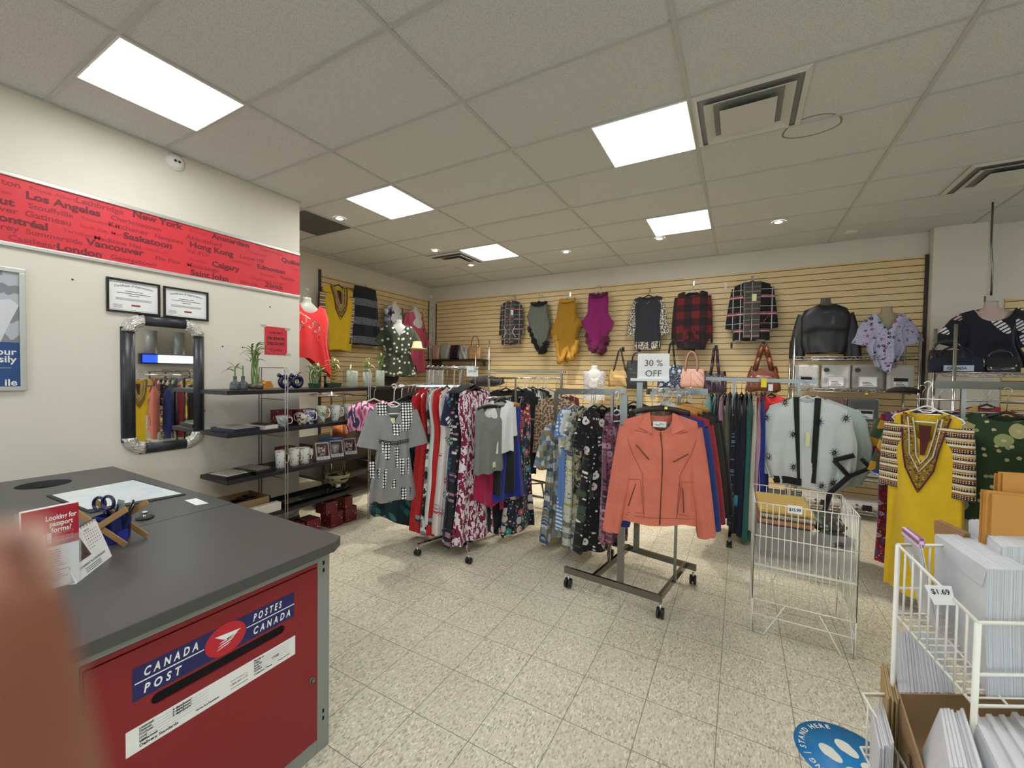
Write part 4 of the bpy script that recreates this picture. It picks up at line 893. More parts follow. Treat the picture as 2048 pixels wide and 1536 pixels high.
for z, r_ in ((1.27, .24), (.95, .24)):
    m = MB(); m.lathe([(0, z), (r_, z), (r_, z+.008), (0, z+.008)], seg=30); m.tube([((r_+.006*cos(8*a*pi/24))*cos(a*pi/24), (r_+.006*cos(8*a*pi/24))*sin(a*pi/24), z+.012) for a in range(48)], .006, 6, closed=True); m.build('tray', CHROME, t)
m = MB(); m.rod((0, 0, .02), (0, 0, 1.5), .012, 10); m.build('pole', CHROME, t)
m = MB(); m.lathe([(0, 0), (.2, 0), (.2, .015), (.02, .03)], seg=24); m.build('base', BLACKP, t)
m = MB(); m.lathe([(0, 0), (.06, 0), (.075, .16), (.0, .16)], seg=20); solo('grey_canister', m, M('light_grey_plastic', 'b9bab4', .4), 'pale grey tapered canister under the round chrome tray', 'canister', (-4.1, 3.18, .965))
# red blouse on a bust form with hook bars in front of it, handled with the clothes below
# glass fixture / black counter in the far left corner
t = thing('display_cabinet', 'dark low cabinet in the far corner under the green dress', 'cabinet', (-4.62, 5.15, 0))
m = MB(); m.box(-.35, -.75, 0, .35, .75, 1.3); m.build('body', M('dark_cabinet', '2a2522', .5), t)
m = MB(); m.box(-.37, -.77, 1.3, .37, .77, 1.34); m.build('top', M('dark_cabinet_top', '332a26', .35), t)
p = at('z', 1.34, 845, 752); m = MB(); m.box(-.13, -.1, 0, .13, .1, .25); solo('acrylic_box', m, M('frosted_acrylic', '9a948c', .2, alpha=.45), 'large clear acrylic case with cloth inside beside the green floral dress', 'display case', (-4.35, 5.25, 1.345), .5)
m = MB(); m.box(-.14, -.002, 0, .14, .002, .035); solo('label_strip', m, PAPER, 'blank white label strip on the edge of the dark corner cabinet', 'label', (-4.24, 5.38, 1.3), 1.2)
# handbag shelf against the back wall
t = thing('wall_shelf', 'dark wall shelf holding a row of small handbags in the back left corner', 'shelf', (-4.55, 6.1, 1.80))
m = MB(); m.box(-.62, -.18, -.03, .62, .18, 0); m.build('board', M('dark_shelf', '231d1b', .4), t)
for a in (-.5, .5): m = MB(); m.box(a-.006, -.1, -.12, a+.006, .19, -.03); m.build('bracket', STEEL, t)
def handbag(name, label, loc, rz, w0, w1, h, d, mat, handles, group=None, strapm=None, hook=False, seam=None, slouch=.0):
    """soft bag; w0 bottom width, w1 top width; local -y is the front, z=0 the bottom"""
    t = thing('handbag' if name is None else name, label, 'handbag', loc, rz, group)
    m = MB(); n = 36
    def rg(k):
        ww = (w0+(w1-w0)*k)/2*(1+.05*sin(pi*k)); dd = d/2*(1-.75*k**2.2)*(.8+.2*min(1, k*8)); zz = h*k; out = []
        for j in range(n):
            a = 2*pi*j/n; c_, s_ = cos(a), sin(a); x = ww*abs(c_)**.5*(1 if c_ > 0 else -1); y = dd*abs(s_)**.6*(1 if s_ > 0 else -1)
            out.append((x+slouch*.01*sin(9*k+j), y*(1+slouch*.25*sin(j*1.3+k*9)), zz-slouch*.12*h*k*k*(1-(x/ww)**2) if k > .5 else zz+(slouch*.02*sin(j)) ))
        return out
    m.ring([[(p[0]*.01, p[1]*.01, .002) for p in rg(0)], [(p[0]*.92, p[1]*.9, .0) for p in rg(0)]]+[rg(k/12) for k in range(0, 13)]); m.build('bag_body', mat, t)
    strapm = strapm or mat
    for hd in handles:
        m = MB()
        if hd[0] == 'loop':     # (loop, halfwidth, height, radius, y)
            _, a, hh, r_, yy = hd; m.tube([(a*cos(pi*q/14)*(1 if 0 < q < 14 else 1), yy, h*.9+hh*sin(pi*q/14)**.8) for q in range(15)], r_, 8)
        else:                   # (flat, halfwidth, height, width, y): straps meeting at a hook
            _, a, hh, r_, yy = hd
            P = [(-a, h*.86), (-a*.6, h+hh*.4), (-.02, h+hh*.93), (0, h+hh), (.02, h+hh*.93), (a*.6, h+hh*.4), (a, h*.86)]
            for q in range(6): m.bar((P[q][0], yy, P[q][1]), (P[q+1][0], yy, P[q+1][1]), .006, r_, up=(0, 1, 0)) if False else m.tube([(P[q][0], yy, P[q][1]), (P[q+1][0], yy, P[q+1][1])], r_/2, 8)
        m.build('handle', strapm, t)
    if seam:
        m = MB()
        for a, b in seam: m.tube([(a[0], -d/2*(1-.75*(a[1]/h)**2.2)*1.0-.002, a[1]), ((a[0]+b[0])/2, -d/2*(1-.75*((a[1]+b[1])/2/h)**2.2)-.003, (a[1]+b[1])/2), (b[0], -d/2*(1-.75*(b[1]/h)**2.2)*1.0-.002, b[1])], .0022, 5)
        m.build('seam', strapm, t)
    return t
g_ = 'small handbags on the dark wall shelf'
hy = 6.08
def bx(px, y=hy): return at('y', y, px, 700).x
leaM = lambda k, c: M(k, c, .4, bump=.15, bs=80, coat=.15)
handbag(None, 'blush pink upright bag at the left end of the wall shelf', (bx(872), hy, 1.80), 0, .15, .2, .27, .1, leaM('lea_blush', 'c79a86'), [], g_)
handbag(None, 'mint grey bucket bag, second on the wall shelf', (bx(890), hy, 1.80), 0, .15, .24, .28, .12, leaM('lea_mint', '9aa394'), [('loop', .07, .06, .006, 0)], g_)
handbag(None, 'glossy black studded bag in the middle of the wall shelf', (bx(911), hy, 1.80), 0, .22, .2, .26, .12, M('lea_patent', '17151c', .15, coat=.6), [('loop', .05, .03, .005, 0)], g_)
handbag(None, 'silver grey slouchy drawstring bag right of the black studded bag', (bx(928), hy, 1.80), 0, .18, .13, .24, .12, leaM('lea_silver', 'a9a39b'), [('loop', .05, .05, .005, 0)], g_, slouch=1)
handbag(None, 'tan boxy bag with brown piping and a tall round handle on the wall shelf', (bx(950), hy, 1.80), 0, .25, .24, .24, .1, leaM('lea_tan', 'b58a5c'), [('loop', .085, .2, .006, 0)], g_, strapm=leaM('lea_brownline', '4d3320'), seam=[((-.1, .24), (0, .13)), ((0, .13), (.1, .24)), ((-.12, .07), (.12, .07))])
# glass display rack (chrome posts) below the handbags
for px_, z1_, q in ((862, 2.0, 'left'), (951, 2.0, 'tall middle'), (978, 2.12, 'right')):
    p = at('y', 5.85, px_, 740); t = thing('display_post', 'slim chrome display post, the %s one under the handbag shelf' % q, 'post', (p.x, 5.85, 0))
    m = MB(); m.rod((0, 0, .02), (0, 0, z1_), .012, 10); m.build('pole', CHROME, t); m = MB(); m.lathe([(0, 0), (.12, 0), (.12, .01), (.01, .025)], seg=20); m.build('base', STEEL, t)
    if q == 'tall middle': m = MB(); m.tube([(-.05, 0, z1_+.03), (0, 0, z1_), (.05, 0, z1_+.03)], .006, 8); m.build('fork', CHROME, t)
m = blob((0, 0, 0), .35, .12, .09, 5); solo('dark_bag_pile', m, FAB('pile_dark', 'patch', ['1a1a1e', '2c2c33', '3a3a44', '1f1f24'], 16, .7), 'heap of dark folded accessories under the handbag shelf', 'accessories', (at('y', 6., 975, 760).x, 5.98, 1.42))
# ============================================================ CLOTHES
def lerp_prof(prof, v):
    for (a, x), (b, y) in zip(prof, prof[1:]):
        if v <= b: k = (v-a)/(b-a+1e-9); k = k*k*(3-2*k); return x+(y-x)*k
    return prof[-1][1]
def hanger(label, loc, rz, kind='black', drop=.13, half=.19, slope=.3, group=None):
    """hook over the rail at loc, shoulders drop below it"""
    t = thing('clothes_hanger', label, 'hanger', loc, rz, group)
    mt = {'black': BLACKP, 'white': WHITEP, 'wood': WOOD, 'darkwood': DWOOD, 'clear': M('clear_plastic', 'dfe2e0', .15, alpha=.55), 'beige': M('beige_hanger', 'b9a99a', .5)}[kind]
    hk = mt if kind == 'white' else CHROME
    m = MB(); P = [(-.019*cos(a), 0, .0-.004+.019*sin(a)) for a in [i*pi/8*1.35 for i in range(9)]]
    P = [(.019*cos(a), 0, -.012+.019*sin(a)) for a in [2.9-i*.5 for i in range(8)]]
    m.tube([(x, 0, z) for x, _, z in P]+[(.004, 0, -.045), (0, 0, -drop+.012)], .0042 if kind == 'white' else .0022, 6); m.build('hook', hk, t)
    m = MB(); z0 = -drop
    if kind in ('wood', 'darkwood'):
        m.ring([[(x, y*(.5+.5*(1-abs(x)/half))*1.6, z0-abs(x)**1.6*slope*1.4+z) for y, z in ((-.007, -.006-.012), (.007, -.006-.012), (.007, .016), (-.007, .016))] for x in [half*q/8 for q in range(-8, 9)]], caps=True); m.build('shoulder_bar', mt, t)
    elif kind == 'white':
        m.tube([(-half, 0, z0-half*slope-.035), (half, 0, z0-half*slope-.035), (half+.012, 0, z0-half*slope-.02), (half, 0, z0-half*slope), (.06, 0, z0-.02), (.02, 0, z0+.004), (0, 0, z0+.01), (-.02, 0, z0+.004), (-.06, 0, z0-.02), (-half, 0, z0-half*slope), (-half-.012, 0, z0-half*slope-.02)], .0055, 8, closed=True)
        m.tube([(-.045, 0, z0-.016), (-.02, 0, z0-.033), (.02, 0, z0-.033), (.045, 0, z0-.016)], .005, 8); m.build('shoulder_bar', mt, t)
    else:
        m.tube([(-half, 0, z0-half*slope), (-half*.5, 0, z0-half*.45*slope), (0, 0, z0+.012), (half*.5, 0, z0-half*.45*slope), (half, 0, z0-half*slope)], [.005, .008, .009, .008, .005], 8)
        m.rod((-half*.95, 0, z0-half*slope), (half*.95, 0, z0-half*slope), .004, 6); m.build('shoulder_bar', mt, t)
    return t
class G:      # the shape of one garment body, with a way to find its front surface
    def __init__(s, W, L, prof, nw, nd, D, slope, folds, amp, hem, seed, dprof=None, vneck=False, backd=.02, open_=0):
        s.__dict__.update(locals()); r = random.Random(seed); s.ph = [r.uniform(0, 6.3) for _ in range(4)]; s.r = r
    def ztop(s, x, fr):
        ax = abs(x)
        if ax < s.nw:
            k = ax/s.nw; d = s.nd if fr else s.backd
            return -d*((1-k) if (s.vneck and fr) else sqrt(max(0, 1-k*k)))
        return -s.slope*(ax-s.nw)
    def pt(s, th, v):
        hw = lerp_prof(s.prof, v)*s.W; c, sn = cos(th), sin(th)
        x = hw*(abs(c)**.8)*(1 if c > 0 else -1); y = s.D*(.12+.88*min(1, (lerp_prof(s.dprof, v) if s.dprof else min(1, v*5))))*abs(sn)**.7*(1 if sn > 0 else -1)
        k = s.amp*min(1, max(0, (v-.08)*1.5))
        f_ = sin(s.folds*th+s.ph[0]+v*.8)+.5*sin(s.folds*1.7*th+s.ph[1]-v*1.3)+.3*sin(s.folds*2.9*th+s.ph[2]+v*3)
        y += k*f_*(1 if sn > 0 else 1); x += k*.35*cos(s.folds*th+s.ph[3])
        zt = s.ztop(x, sn < 0); zb = -s.L+(s.hem(x/s.W, sn < 0) if s.hem else 0)+.006*sin(s.folds*th+s.ph[0]); e = v
        return Vector((x, y, zt*(1-e)+zb*e))
    def front(s, x, z, off=.004):
        zt = s.ztop(x, True); zb = -s.L+(s.hem(x/s.W, True) if s.hem else 0); v = min(1, max(0, (z-zt)/(zb-zt-1e-9)))
        hw = lerp_prof(s.prof, v)*s.W; c = max(-1, min(1, x/max(hw, 1e-4))); th = -acos(abs(c)**(1/.8)*(1 if c > 0 else -1))
        p = s.pt(th, v); return Vector((x, p.y-off, z))
    def mesh(s, N=84, V=26):
        m = MB(); o = s.open_
        if o:      # open front: leave a gap of angle o about the front centre (th=-pi/2)
            ths = [-pi/2+o+(2*pi-2*o)*j/N for j in range(N+1)]
            P = [[s.pt(th, v/V) for th in ths] for v in range(V+1)]; n = N+1
            m.add([p for r in P for p in r], [(k*n+j, k*n+j+1, (k+1)*n+j+1, (k+1)*n+j) for k in range(V) for j in range(N)], True)
        else: m.ring([[s.pt(2*pi*j/N, v/V) for j in range(N)] for v in range(V+1)])
        return m
    def patch(s, poly, mb, off=.005, th=None):     # quad patch given by 4 corners (x,z), draped over the front
        a, b, c, d = [Vector((p[0], p[1], 0)) for p in poly]
        def fn(u, v): q = (a*(1-u)+b*u)*(1-v)+(d*(1-u)+c*u)*v; return s.front(q.x, q.y, off)
        mb.sheet(fn, 6, 8)
    def line(s, pts, r, mb, off=.004):
        P = []
        for (a, b) in zip(pts, pts[1:]):
            for q in range(5): k = q/5; P.append(s.front(a[0]+(b[0]-a[0])*k, a[1]+(b[1]-a[1])*k, off))
        P.append(s.front(*pts[-1], off)); mb.tube(P, r, 5)
def sleeve_mesh(S0, d0, L, r0, r1, droop=.0, flat=.45, seed=0, bend=None):
    """tube from the shoulder point S0 along d0; wide flat oval section"""
    m = MB(); P = []; d = Vector(d0).normalized(); r = random.Random(seed); ph = r.uniform(0, 6)
    d1 = Vector(bend).normalized() if bend else d
    c = Vector(S0); n = 10; axis = Vector((0, 1, 0))
    for k in range(n+1):
        v = k/n; dd = (d*(1-v)+d1*v).normalized()
        if k: c = c+dd*(L/n)
        side = dd.cross(axis).normalized(); rr = r0+(r1-r0)*v
        P.append([c+side*rr*cos(2*pi*j/22)+axis*(rr*flat+.0)*sin(2*pi*j/22)+side*.006*v*sin(4*2*pi*j/22+ph)+axis*.008*v*sin(5*2*pi*j/22+ph) for j in range(22)])
    m.ring(P); return m
PRO = {'straight': [(0, .95), (.12, 1.), (.3, .95), (.6, .93), (1, 1.)], 'aline': [(0, .95), (.1, 1), (.3, .82), (.6, 1.05), (1, 1.4)], 'waist': [(0, .95), (.1, 1), (.35, .78), (.45, .8), (1, 1.25)], 'slim': [(0, .8), (.1, .82), (.3, .75), (1, .85)],
       'maxi': [(0, .85), (.08, .95), (.3, .72), (.6, .9), (1, 1.15)], 'skirt': [(0, .78), (.5, .98), (1, 1.15)], 'poncho': [(0, .6), (.15, .95), (.5, 1.15), (.8, 1.3), (1, 1.15)], 'tee': [(0, 1), (.15, .95), (.5, .88), (1, .95)], 'box': [(0, 1), (.1, 1.02), (.5, 1), (1, 1.02)]}
def garment(name, label, cat, hook, rz, mat, W=.2, L=.9, prof='straight', nw=.08, nd=.08, D=.045, slope=.36, folds=5, amp=.012, hem=None, sleeve=None, sl_mat=None, group=None, hang='black', drop=.14, seed=None, vneck=False, N=72, V=22, open_=0, extra=None, hlabel=None, half=None, dprof=None, hgroup=None, tagat=None, backd=.02, hraise=0.):
    seed = seed if seed is not None else int(abs(hook[0]*733+hook[1]*917+hook[2]*131)*10)
    g = G(W, L, PRO[prof] if isinstance(prof, str) else prof, nw, nd, D, slope, folds, amp, hem, seed, dprof, vneck, backd, open_)
    org = Vector(hook)+Vector((0, 0, -drop))
    t = thing(name, label, cat, tuple(org), rz, group)
    g.mesh(N, V).build('body_cloth' if sleeve or extra else 'cloth', mat, t)
    if sleeve:
        kind = sleeve.get('kind', 's'); sl, r0, r1, ang = sleeve['L'], sleeve.get('r0', .085), sleeve.get('r1', .075), sleeve.get('a', 25)
        for q in (-1, 1):
            x0 = q*(W*.93-r0*.55); z0 = g.ztop(x0, True)-r0*.85
            m = sleeve_mesh((x0, 0, z0), (q*sin(radians(ang)), 0, -cos(radians(ang))), sl, r0, r1, flat=sleeve.get('flat', .32), seed=seed+q, bend=(q*sin(radians(sleeve.get('b', ang))), sleeve.get('fy', 0), -cos(radians(sleeve.get('b', ang)))))
            m.build('sleeve', sl_mat or mat, t)
    if tagat:
        m = MB(); x, z = tagat; p = g.front(x, z, .006); m.box(x-.017, p.y-.002, z-.045, x+.017, p.y, z); m.build('price_tag', sleeve.get('tag', TAGM) if sleeve else TAGM, t)
    if extra: extra(g, t)
    if hang:
        hanger(hlabel or ('%s hanger holding the %s' % ({'black': 'black', 'white': 'white', 'wood': 'wooden', 'darkwood': 'dark wooden', 'clear': 'clear', 'beige': 'beige'}[hang], ' '.join(label.replace(',', '').split()[:12]))), hook, rz, hang, drop-hraise, half or min(W*.85, .2), slope*1.05, hgroup)
    return t, g
TAGM = M('cream_tag', 'e2dda8', .6, vary=0)
def facing(P, phi=0): return atan2(-P[0], P[1])+radians(phi)
# a bust form: neck, shoulders and chest of a hanging display torso
def bust(label, loc, rz, W=.19, h=.42, mat=None, hook=True, group=None, hh=.08, D=.1):
    t = thing('bust_form', label, 'display torso', loc, rz, group); mt = mat or M('form_plastic', 'b9b9b4', .25, coat=.4, alpha=.9)
    def sec(hw, dp, z): return [(hw*abs(cos(a))**.85*(1 if cos(a) > 0 else -1), dp*sin(a)*(1.1 if sin(a) < 0 else .8), z) for a in [2*pi*j/32 for j in range(32)]]
    S_ = [(.001, .001, .075), (.046, .043, .075), (.047, .045, .05), (.05, .048, .02), (.075, .055, .0), (W*.7, .07, -.028), (W*.95, .075, -.06), (W*1.0, .085, -.1), (W*.86, D, -.18), (W*.8, D*1.12, -.24), (W*.72, D*.85, -.34), (W*.68, D*.75, -h), (.001, .001, -h)]
    S_ = [(a, b*D/.1, c) for a, b, c in S_]; m = MB(); m.ring([sec(*q) for q in S_]); m.build('torso', mt, t)
    if hook: m = MB(); m.tube([(.018*cos(a), 0, .075+hh-.018+.018*sin(a)) for a in [2.6-i*.5 for i in range(7)]]+[(0, 0, .075+hh-.05), (0, 0, .07)], .0025, 6); m.build('hook', CHROME, t)
    return t
FORMD = [(0, 1.1), (.2, 1.5), (.35, 1.6), (.6, 1.1), (1, 1.2)]

# ---------------------------------------------------------------- cloth materials
c_dots = FAB('geo_dot_print', 'dots', ['1a1a1c', 'f0f0ec'], 44); c_ging = FAB('grey_gingham', 'check', ['4b4b4d', 'b4b4b2'], 170)
c_teal = FAB('teal_palm_print', 'leaf', ['0f2f36', '3f8f8a', 'a8c8b0', '2c6a55', '1a5a5a'], 17); c_red = FAB('red_crepe', 'plain', ['a81318', 'c81c20'], 14)
c_redhem = FAB('red_bandana_hem', 'hem', ['c01a1e', 'e6dfd8', '33333a', '9a9a9a', 'c01a1e'], -1.08); c_white = FAB('white_cotton', 'plain', ['d9d9d6', 'e6e6e3'], 8)
c_bw = FAB('black_white_brush', 'brush', ['101012', '101012', '8a8a88', 'e2e2de', '101012'], 12); c_rosefl = FAB('pink_leaf_print', 'leaf', ['dcd2cc', '9a2b3c', 'b59aa8', '8a8480', 'c0475a'], 13)
c_navyleaf = FAB('navy_leaf_print', 'leaf', ['141a3a', 'd8dadc', '3a6a8a', '8fa8a0'], 9); c_blkdot = FAB('black_petal_dots', 'ditsy', ['0c0c14', 'd8cfc4', 'a87a8a', '3a4a6a', '0c0c14'], 26)
c_marble = FAB('maroon_white_splash', 'brush', ['7a1038', '7a1038', '7a1038', 'e0d6da', 'e0d6da', '8a2048'], 26); c_grey = FAB('grey_rib', 'plain', ['6e6f6a', '82837d'], 30)
c_mag = FAB('magenta_velvet', 'plain', ['8a0c3c', 'b8144e'], 12); c_royal = FAB('royal_blue', 'plain', ['12206e', '1d2f94'], 8); c_black = FAB('black_cloth', 'plain', ['0b0b0e', '17171b'], 12)
c_redprint = FAB('red_paisley', 'floral', ['8a1420', 'd8c0b0', '2a2a4a', 'c0404a'], 26); c_darkfl = FAB('navy_rose_floral', 'floral', ['0e1122', 'c05a6a', '3a8a8a', '2a2a44', 'd8c8c0'], 11)
c_leop = FAB('leopard_print', 'leopard', ['b39a80', '1c1512', '8a6a4a'], 38); c_patch = FAB('teal_grey_patchwork', 'patch', ['5a6a6e', '8a8f8a', '8a7a4a', '3f5f70', 'b0b5b0', '2a3a60', 'c8cac4'], 24)
c_polka = FAB('blue_polka', 'dots', ['5f86c0', 'e6eaf0'], 30); c_cream = FAB('cream_floral', 'floral', ['c6c5b4', '6a7458', '5a5a7a', 'a8a060', '8a8a80'], 17); c_blkfl = FAB('black_blossom', 'floral', ['0b0b0e', 'e0c4c0', 'e6dcd8', '0b0b0e', '0b0b0e', '0b0b0e', '3a4a38'], 12)
c_mauve = FAB('mauve_floral', 'floral', ['7a4458', '3a2030', 'b58a9a', '9a6a7a', '2a2030'], 16); c_cream2 = FAB('olive_lace', 'brush', ['14140f', '5a5440', 'a39c80', '2a2820'], 22)
c_coral = FAB('coral_suede', 'plain', ['c0604c', 'd87a62'], 9, .75, .55); c_coralD = M('coral_stitch', '8e3d30', .8, vary=0); brass = M('brass_zip', '6a4a2c', .35, .7, vary=0)
c_mustard = FAB('mustard_knit', 'plain', ['8f6614', 'b3851f'], 60, .95, .9); c_magk = FAB('magenta_knit', 'plain', ['7a1558', '92206c'], 60, .95, .6); c_mgf = FAB('magenta_fur', 'plain', ['4a0a2e', '6e1446'], 90, 1, 1.)
c_msf = FAB('mustard_fur', 'plain', ['a3721a', 'd6a53c'], 90, 1, 1.); c_gryk = FAB('grey_cable_knit', 'stripe', ['55564f', '6b6c64', '74756c', '5e5f58'], 40, .95, .8); c_bkf = FAB('black_fur', 'plain', ['08080a', '16161a'], 90, 1, 1.)
c_plaid1 = FAB('grey_window_plaid', 'plaid', ['2b2c30', 'a8a8a8', '8a3038'], 6.); c_plaid2 = FAB('black_window_plaid', 'plaid', ['0d0d10', 'c0bcbc', 'a84a55'], 4.6); c_plaidg = FAB('grey_lining_plaid', 'plaid', ['45453f', '9a9a96', '8a4048'], 7.)
c_buff = FAB('buffalo_check', 'buffalo', ['171315', '3a1216', '6e1a20'], 5.2); c_slate = FAB('slate_jersey', 'plain', ['24252d', '31323b'], 9); c_snow = FAB('snow_leopard', 'leopard', ['c9c4b4', '16130f', '7a7264'], 38)
c_yel = FAB('yellow_cotton', 'plain', ['d0a80c', 'e8c21a'], 6, .8, .3); c_eth = FAB('dashiki_border', 'ethnic', ['3a1410', 'b08a50', 'd8cdb0', '2a100c', '5a1a14', '8a6430', 'e6dcc0'], 30); c_gold = FAB('dashiki_gold', 'ditsy', ['8a6a20', '3a2010', 'c09a40', '5a3010', '8a6a20'], 60); c_mar = FAB('dashiki_maroon', 'plain', ['4a1418', '5a1a1e'], 30)
c_skirt = FAB('navy_lace_band_skirt', 'bands', ['10161c', '7f8794'], 3.4); c_pink = FAB('pink_satin', 'stripe', ['b84458', 'c9566a', 'bd4a5e'], 30, .5); c_greenf = FAB('green_white_floral', 'ditsy', ['222e1a', 'd8d4c4', '222e1a', 'b8b49c', '2a3620'], 19)
c_lilac = FAB('lilac_sprig', 'floral', ['aeacc6', '8a4a6a', 'aeacc6', 'aeacc6', '2c2a40', 'aeacc6'], 28); c_navyfan = FAB('navy_fan_print', 'leaf', ['0d1220', 'dcd4dc', '0d1220', 'e4dce0', '0d1220', 'c9a8b0'], 10)
c_leath = M('black_leather', '101111', .46, bump=.25, bs=30, coat=.05); c_sheer = FAB('white_chiffon', 'plain', ['c3c9c6', 'd6dbd8'], 6, .8, .3); c_mint = FAB('pale_mint_chiffon', 'plain', ['a9b8b2', 'bccac4'], 6, .8, .3)
c_dgreen = FAB('green_big_flower', 'floral', ['22381a', '8f9560', '22381a', '22381a', 'a8a270', '22381a', 'b8ae84'], 9); c_multi = FAB('multicolour_dashiki', 'patch', ['7a2030', '2a3a90', 'c0902a', 'd8d0c0', '1f5a3a', '6a2a1c'], 12)
c_pinkm = FAB('pink_marble', 'brush', ['5a2a50', 'a84a70', 'd890a0', '3a2a5a', 'e0b0b0', 'b06080'], 9)
TX_ = {'teal': '3f9a94', 'sea': '286058', 'olive': '5f6052', 'navy': '0e1430', 'cream': 'c8c5b6', 'pinkd': 'b58a9c', 'aqua': '7ab0aa', 'wine': '5a1020', 'ice': 'a8bcd6'}
def PL(k): return FAB('cloth_'+k, 'plain', [TX_[k], TX_[k]], 10)

# ================================================================ BACK SLATWALL CLOTHES
WY = 6.17
def wallhang(px, pyhook, pyneck, pyhem, **k):      # at the slatwall
    a, b, c = at('y', WY, px, pyhook), at('y', WY, px, pyneck), at('y', WY, px, pyhem); k['drop'] = a.z-b.z; k['L'] = b.z-c.z; return (a.x, WY, a.z), k
def peg(p, lab):
    m = MB(); m.box(-.008, 0, -.03, .008, .003, .03); m.tube([(0, 0, 0), (0, -.1, 0), (0, -.105, .012)], .003, 6)
    solo('slatwall_hook', m, CHROME, lab, 'hook', (p[0], YB-.024, p[2]-.0), group='slatwall hooks')
def furtrim(g, t, mat, r=.03, neck=True, zz=None):
    m = MB(); N = 60; P = []
    for j in range(N):
        p = g.pt(2*pi*j/N, .97); P.append(p)
    rad = [r*1.3*(1+.35*sin(j*2.1)+.2*sin(j*5.3)) for j in range(N)]
    m.tube(P, rad, 8, closed=True); o = m.build('fur_trim', mat, t)
    if neck:
        m = MB(); P = [g.pt(2*pi*j/32, .0)*1 for j in range(32)]; P = [Vector((g.nw*1.25*cos(2*pi*j/32), .045*sin(2*pi*j/32), -.015-.035*(sin(2*pi*j/32) < 0)*abs(sin(2*pi*j/32)))) for j in range(32)]
        m.tube(P, [.026*(1+.2*sin(j*2.3)) for j in range(32)], 8, closed=True); m.build('collar', mat, t)
def zig(x, fr): return .16*abs(x)*1.2-.0
def openfront(mat_in, w0=.05, w1=.07, trim=None):
    def f(g, t):
        m = MB(); N = 10
        for q in (-1, 1): m.sheet(lambda u, v: Vector((q*(w0*(.2+.8*min(1, v*2.))+(w1-w0)*v)*u*1.0, g.D*.25+.0, -.02-v*(g.L*.93))), 4, 12)
        m.build('lining', mat_in, t)
    return f
hk, k = wallhang(1023, 592, 602, 688)
def ex1(g, t):
    m = MB()
    for q in (-1, 1): g.patch([(q*.015, -.0), (q*.09, -.0), (q*.075, -g.L*.97), (q*.02, -g.L*.97)], m, .01)
    m.build('open_front_edge', c_plaidg, t); m = MB(); p = g.front(.05, -.2, .012); m.box(.03, p.y-.003, -.25, .07, p.y, -.16); m.build('price_tag', PAPER, t)
    m = MB()
    for q in (-1, 1): m.tube([g.front(q*.11, -g.L*.6, .01), g.front(q*.06, -g.L*.72, .012), g.front(q*.12, -g.L*.85, .01)], .004, 5)
    m.build('pocket_cord', PAPER, t)
garment('cardigan', 'grey cardigan with thin white and red window plaid, far left on the back wall', 'cardigan', hk, 0, c_plaid1, W=.19, prof='straight', sleeve=dict(L=.5, r0=.07, r1=.05, a=6), extra=ex1, hang='clear', nd=.04, amp=.006, D=.05, **k); peg(hk, 'wall hook of the grey plaid cardigan')
hk, k = wallhang(1078, 590, 604, 708)
def ex2(g, t): furtrim(g, t, c_bkf, .03)
garment('poncho', 'grey knitted poncho with a black fur edge on the back wall', 'poncho', hk, 0, c_gryk, W=.2, prof=[(0, .72), (.15, .8), (.4, .95), (.7, 1.1), (1, .75)], hem=lambda x, f: .42*max(0, -x*1.0+.25)+.2*max(0, x-.35)*2, extra=ex2, nw=.1, nd=.05, amp=.01, D=.06, **k); peg(hk, 'wall hook of the grey poncho')
hk, k = wallhang(1135, 586, 597, 716)
def ex3(g, t):
    furtrim(g, t, c_msf, .034)
garment('poncho', 'mustard yellow knitted poncho with bobble fur edge', 'poncho', hk, 0, c_mustard, W=.22, prof=[(0, .62), (.15, .72), (.4, .78), (.72, 1.15), (.85, 1.0), (1, .75)], hem=lambda x, f: .22*max(0, abs(x)-.35)*1.9+.11*cos((x-.1)*7.5)+.02, extra=ex3, nw=.09, nd=.04, hang='clear', folds=6, amp=.02, D=.07, **k); peg(hk, 'wall hook of the mustard poncho')
hk, k = wallhang(1197, 572, 586, 704)
def ex4(g, t): furtrim(g, t, c_mgf, .036)
garment('poncho', 'magenta knitted poncho with dark fur collar and hem', 'poncho', hk, 0, c_magk, W=.22, prof=[(0, .68), (.12, .72), (.4, .72), (.74, 1.15), (.86, .95), (1, .6)], hem=lambda x, f: .3*max(0, abs(x-.05)-.2)*1.3+.05*cos(x*9), extra=ex4, nw=.1, nd=.04, hang='clear', folds=4, amp=.016, D=.07, **k); peg(hk, 'wall hook of the magenta poncho')
hk, k = wallhang(1297, 578, 592, 698)
def ex5(g, t):
    m = MB(); n = 20
    def fn(u, v): x = (-1+2*u)*g.W*.9; z = -g.L*(.86+.14*v)+.015*sin(u*3.14)*(-1); z = min(z, -g.L*.8); return g.front(x, z+.004, .006)
    m.sheet(fn, n, 4); m.build('hem_panel', c_snow, t)
    m = MB(); m.tube([g.front(-.02, -.1, .006), g.front(.0, -.12, .008), g.front(.015, -.09, .008)], .008, 6); m.build('chest_print', c_snow, t)
garment('blouse', 'slate blouse with animal print sleeves and hem on the back wall', 'blouse', hk, 0, c_slate, W=.2, prof='tee', sleeve=dict(L=.5, r0=.08, r1=.06, a=15, b=8), sl_mat=c_snow, extra=ex5, nw=.11, nd=.06, amp=.008, D=.06, **k); peg(hk, 'wall hook of the slate blouse')
hk, k = wallhang(1386, 563, 582, 698)
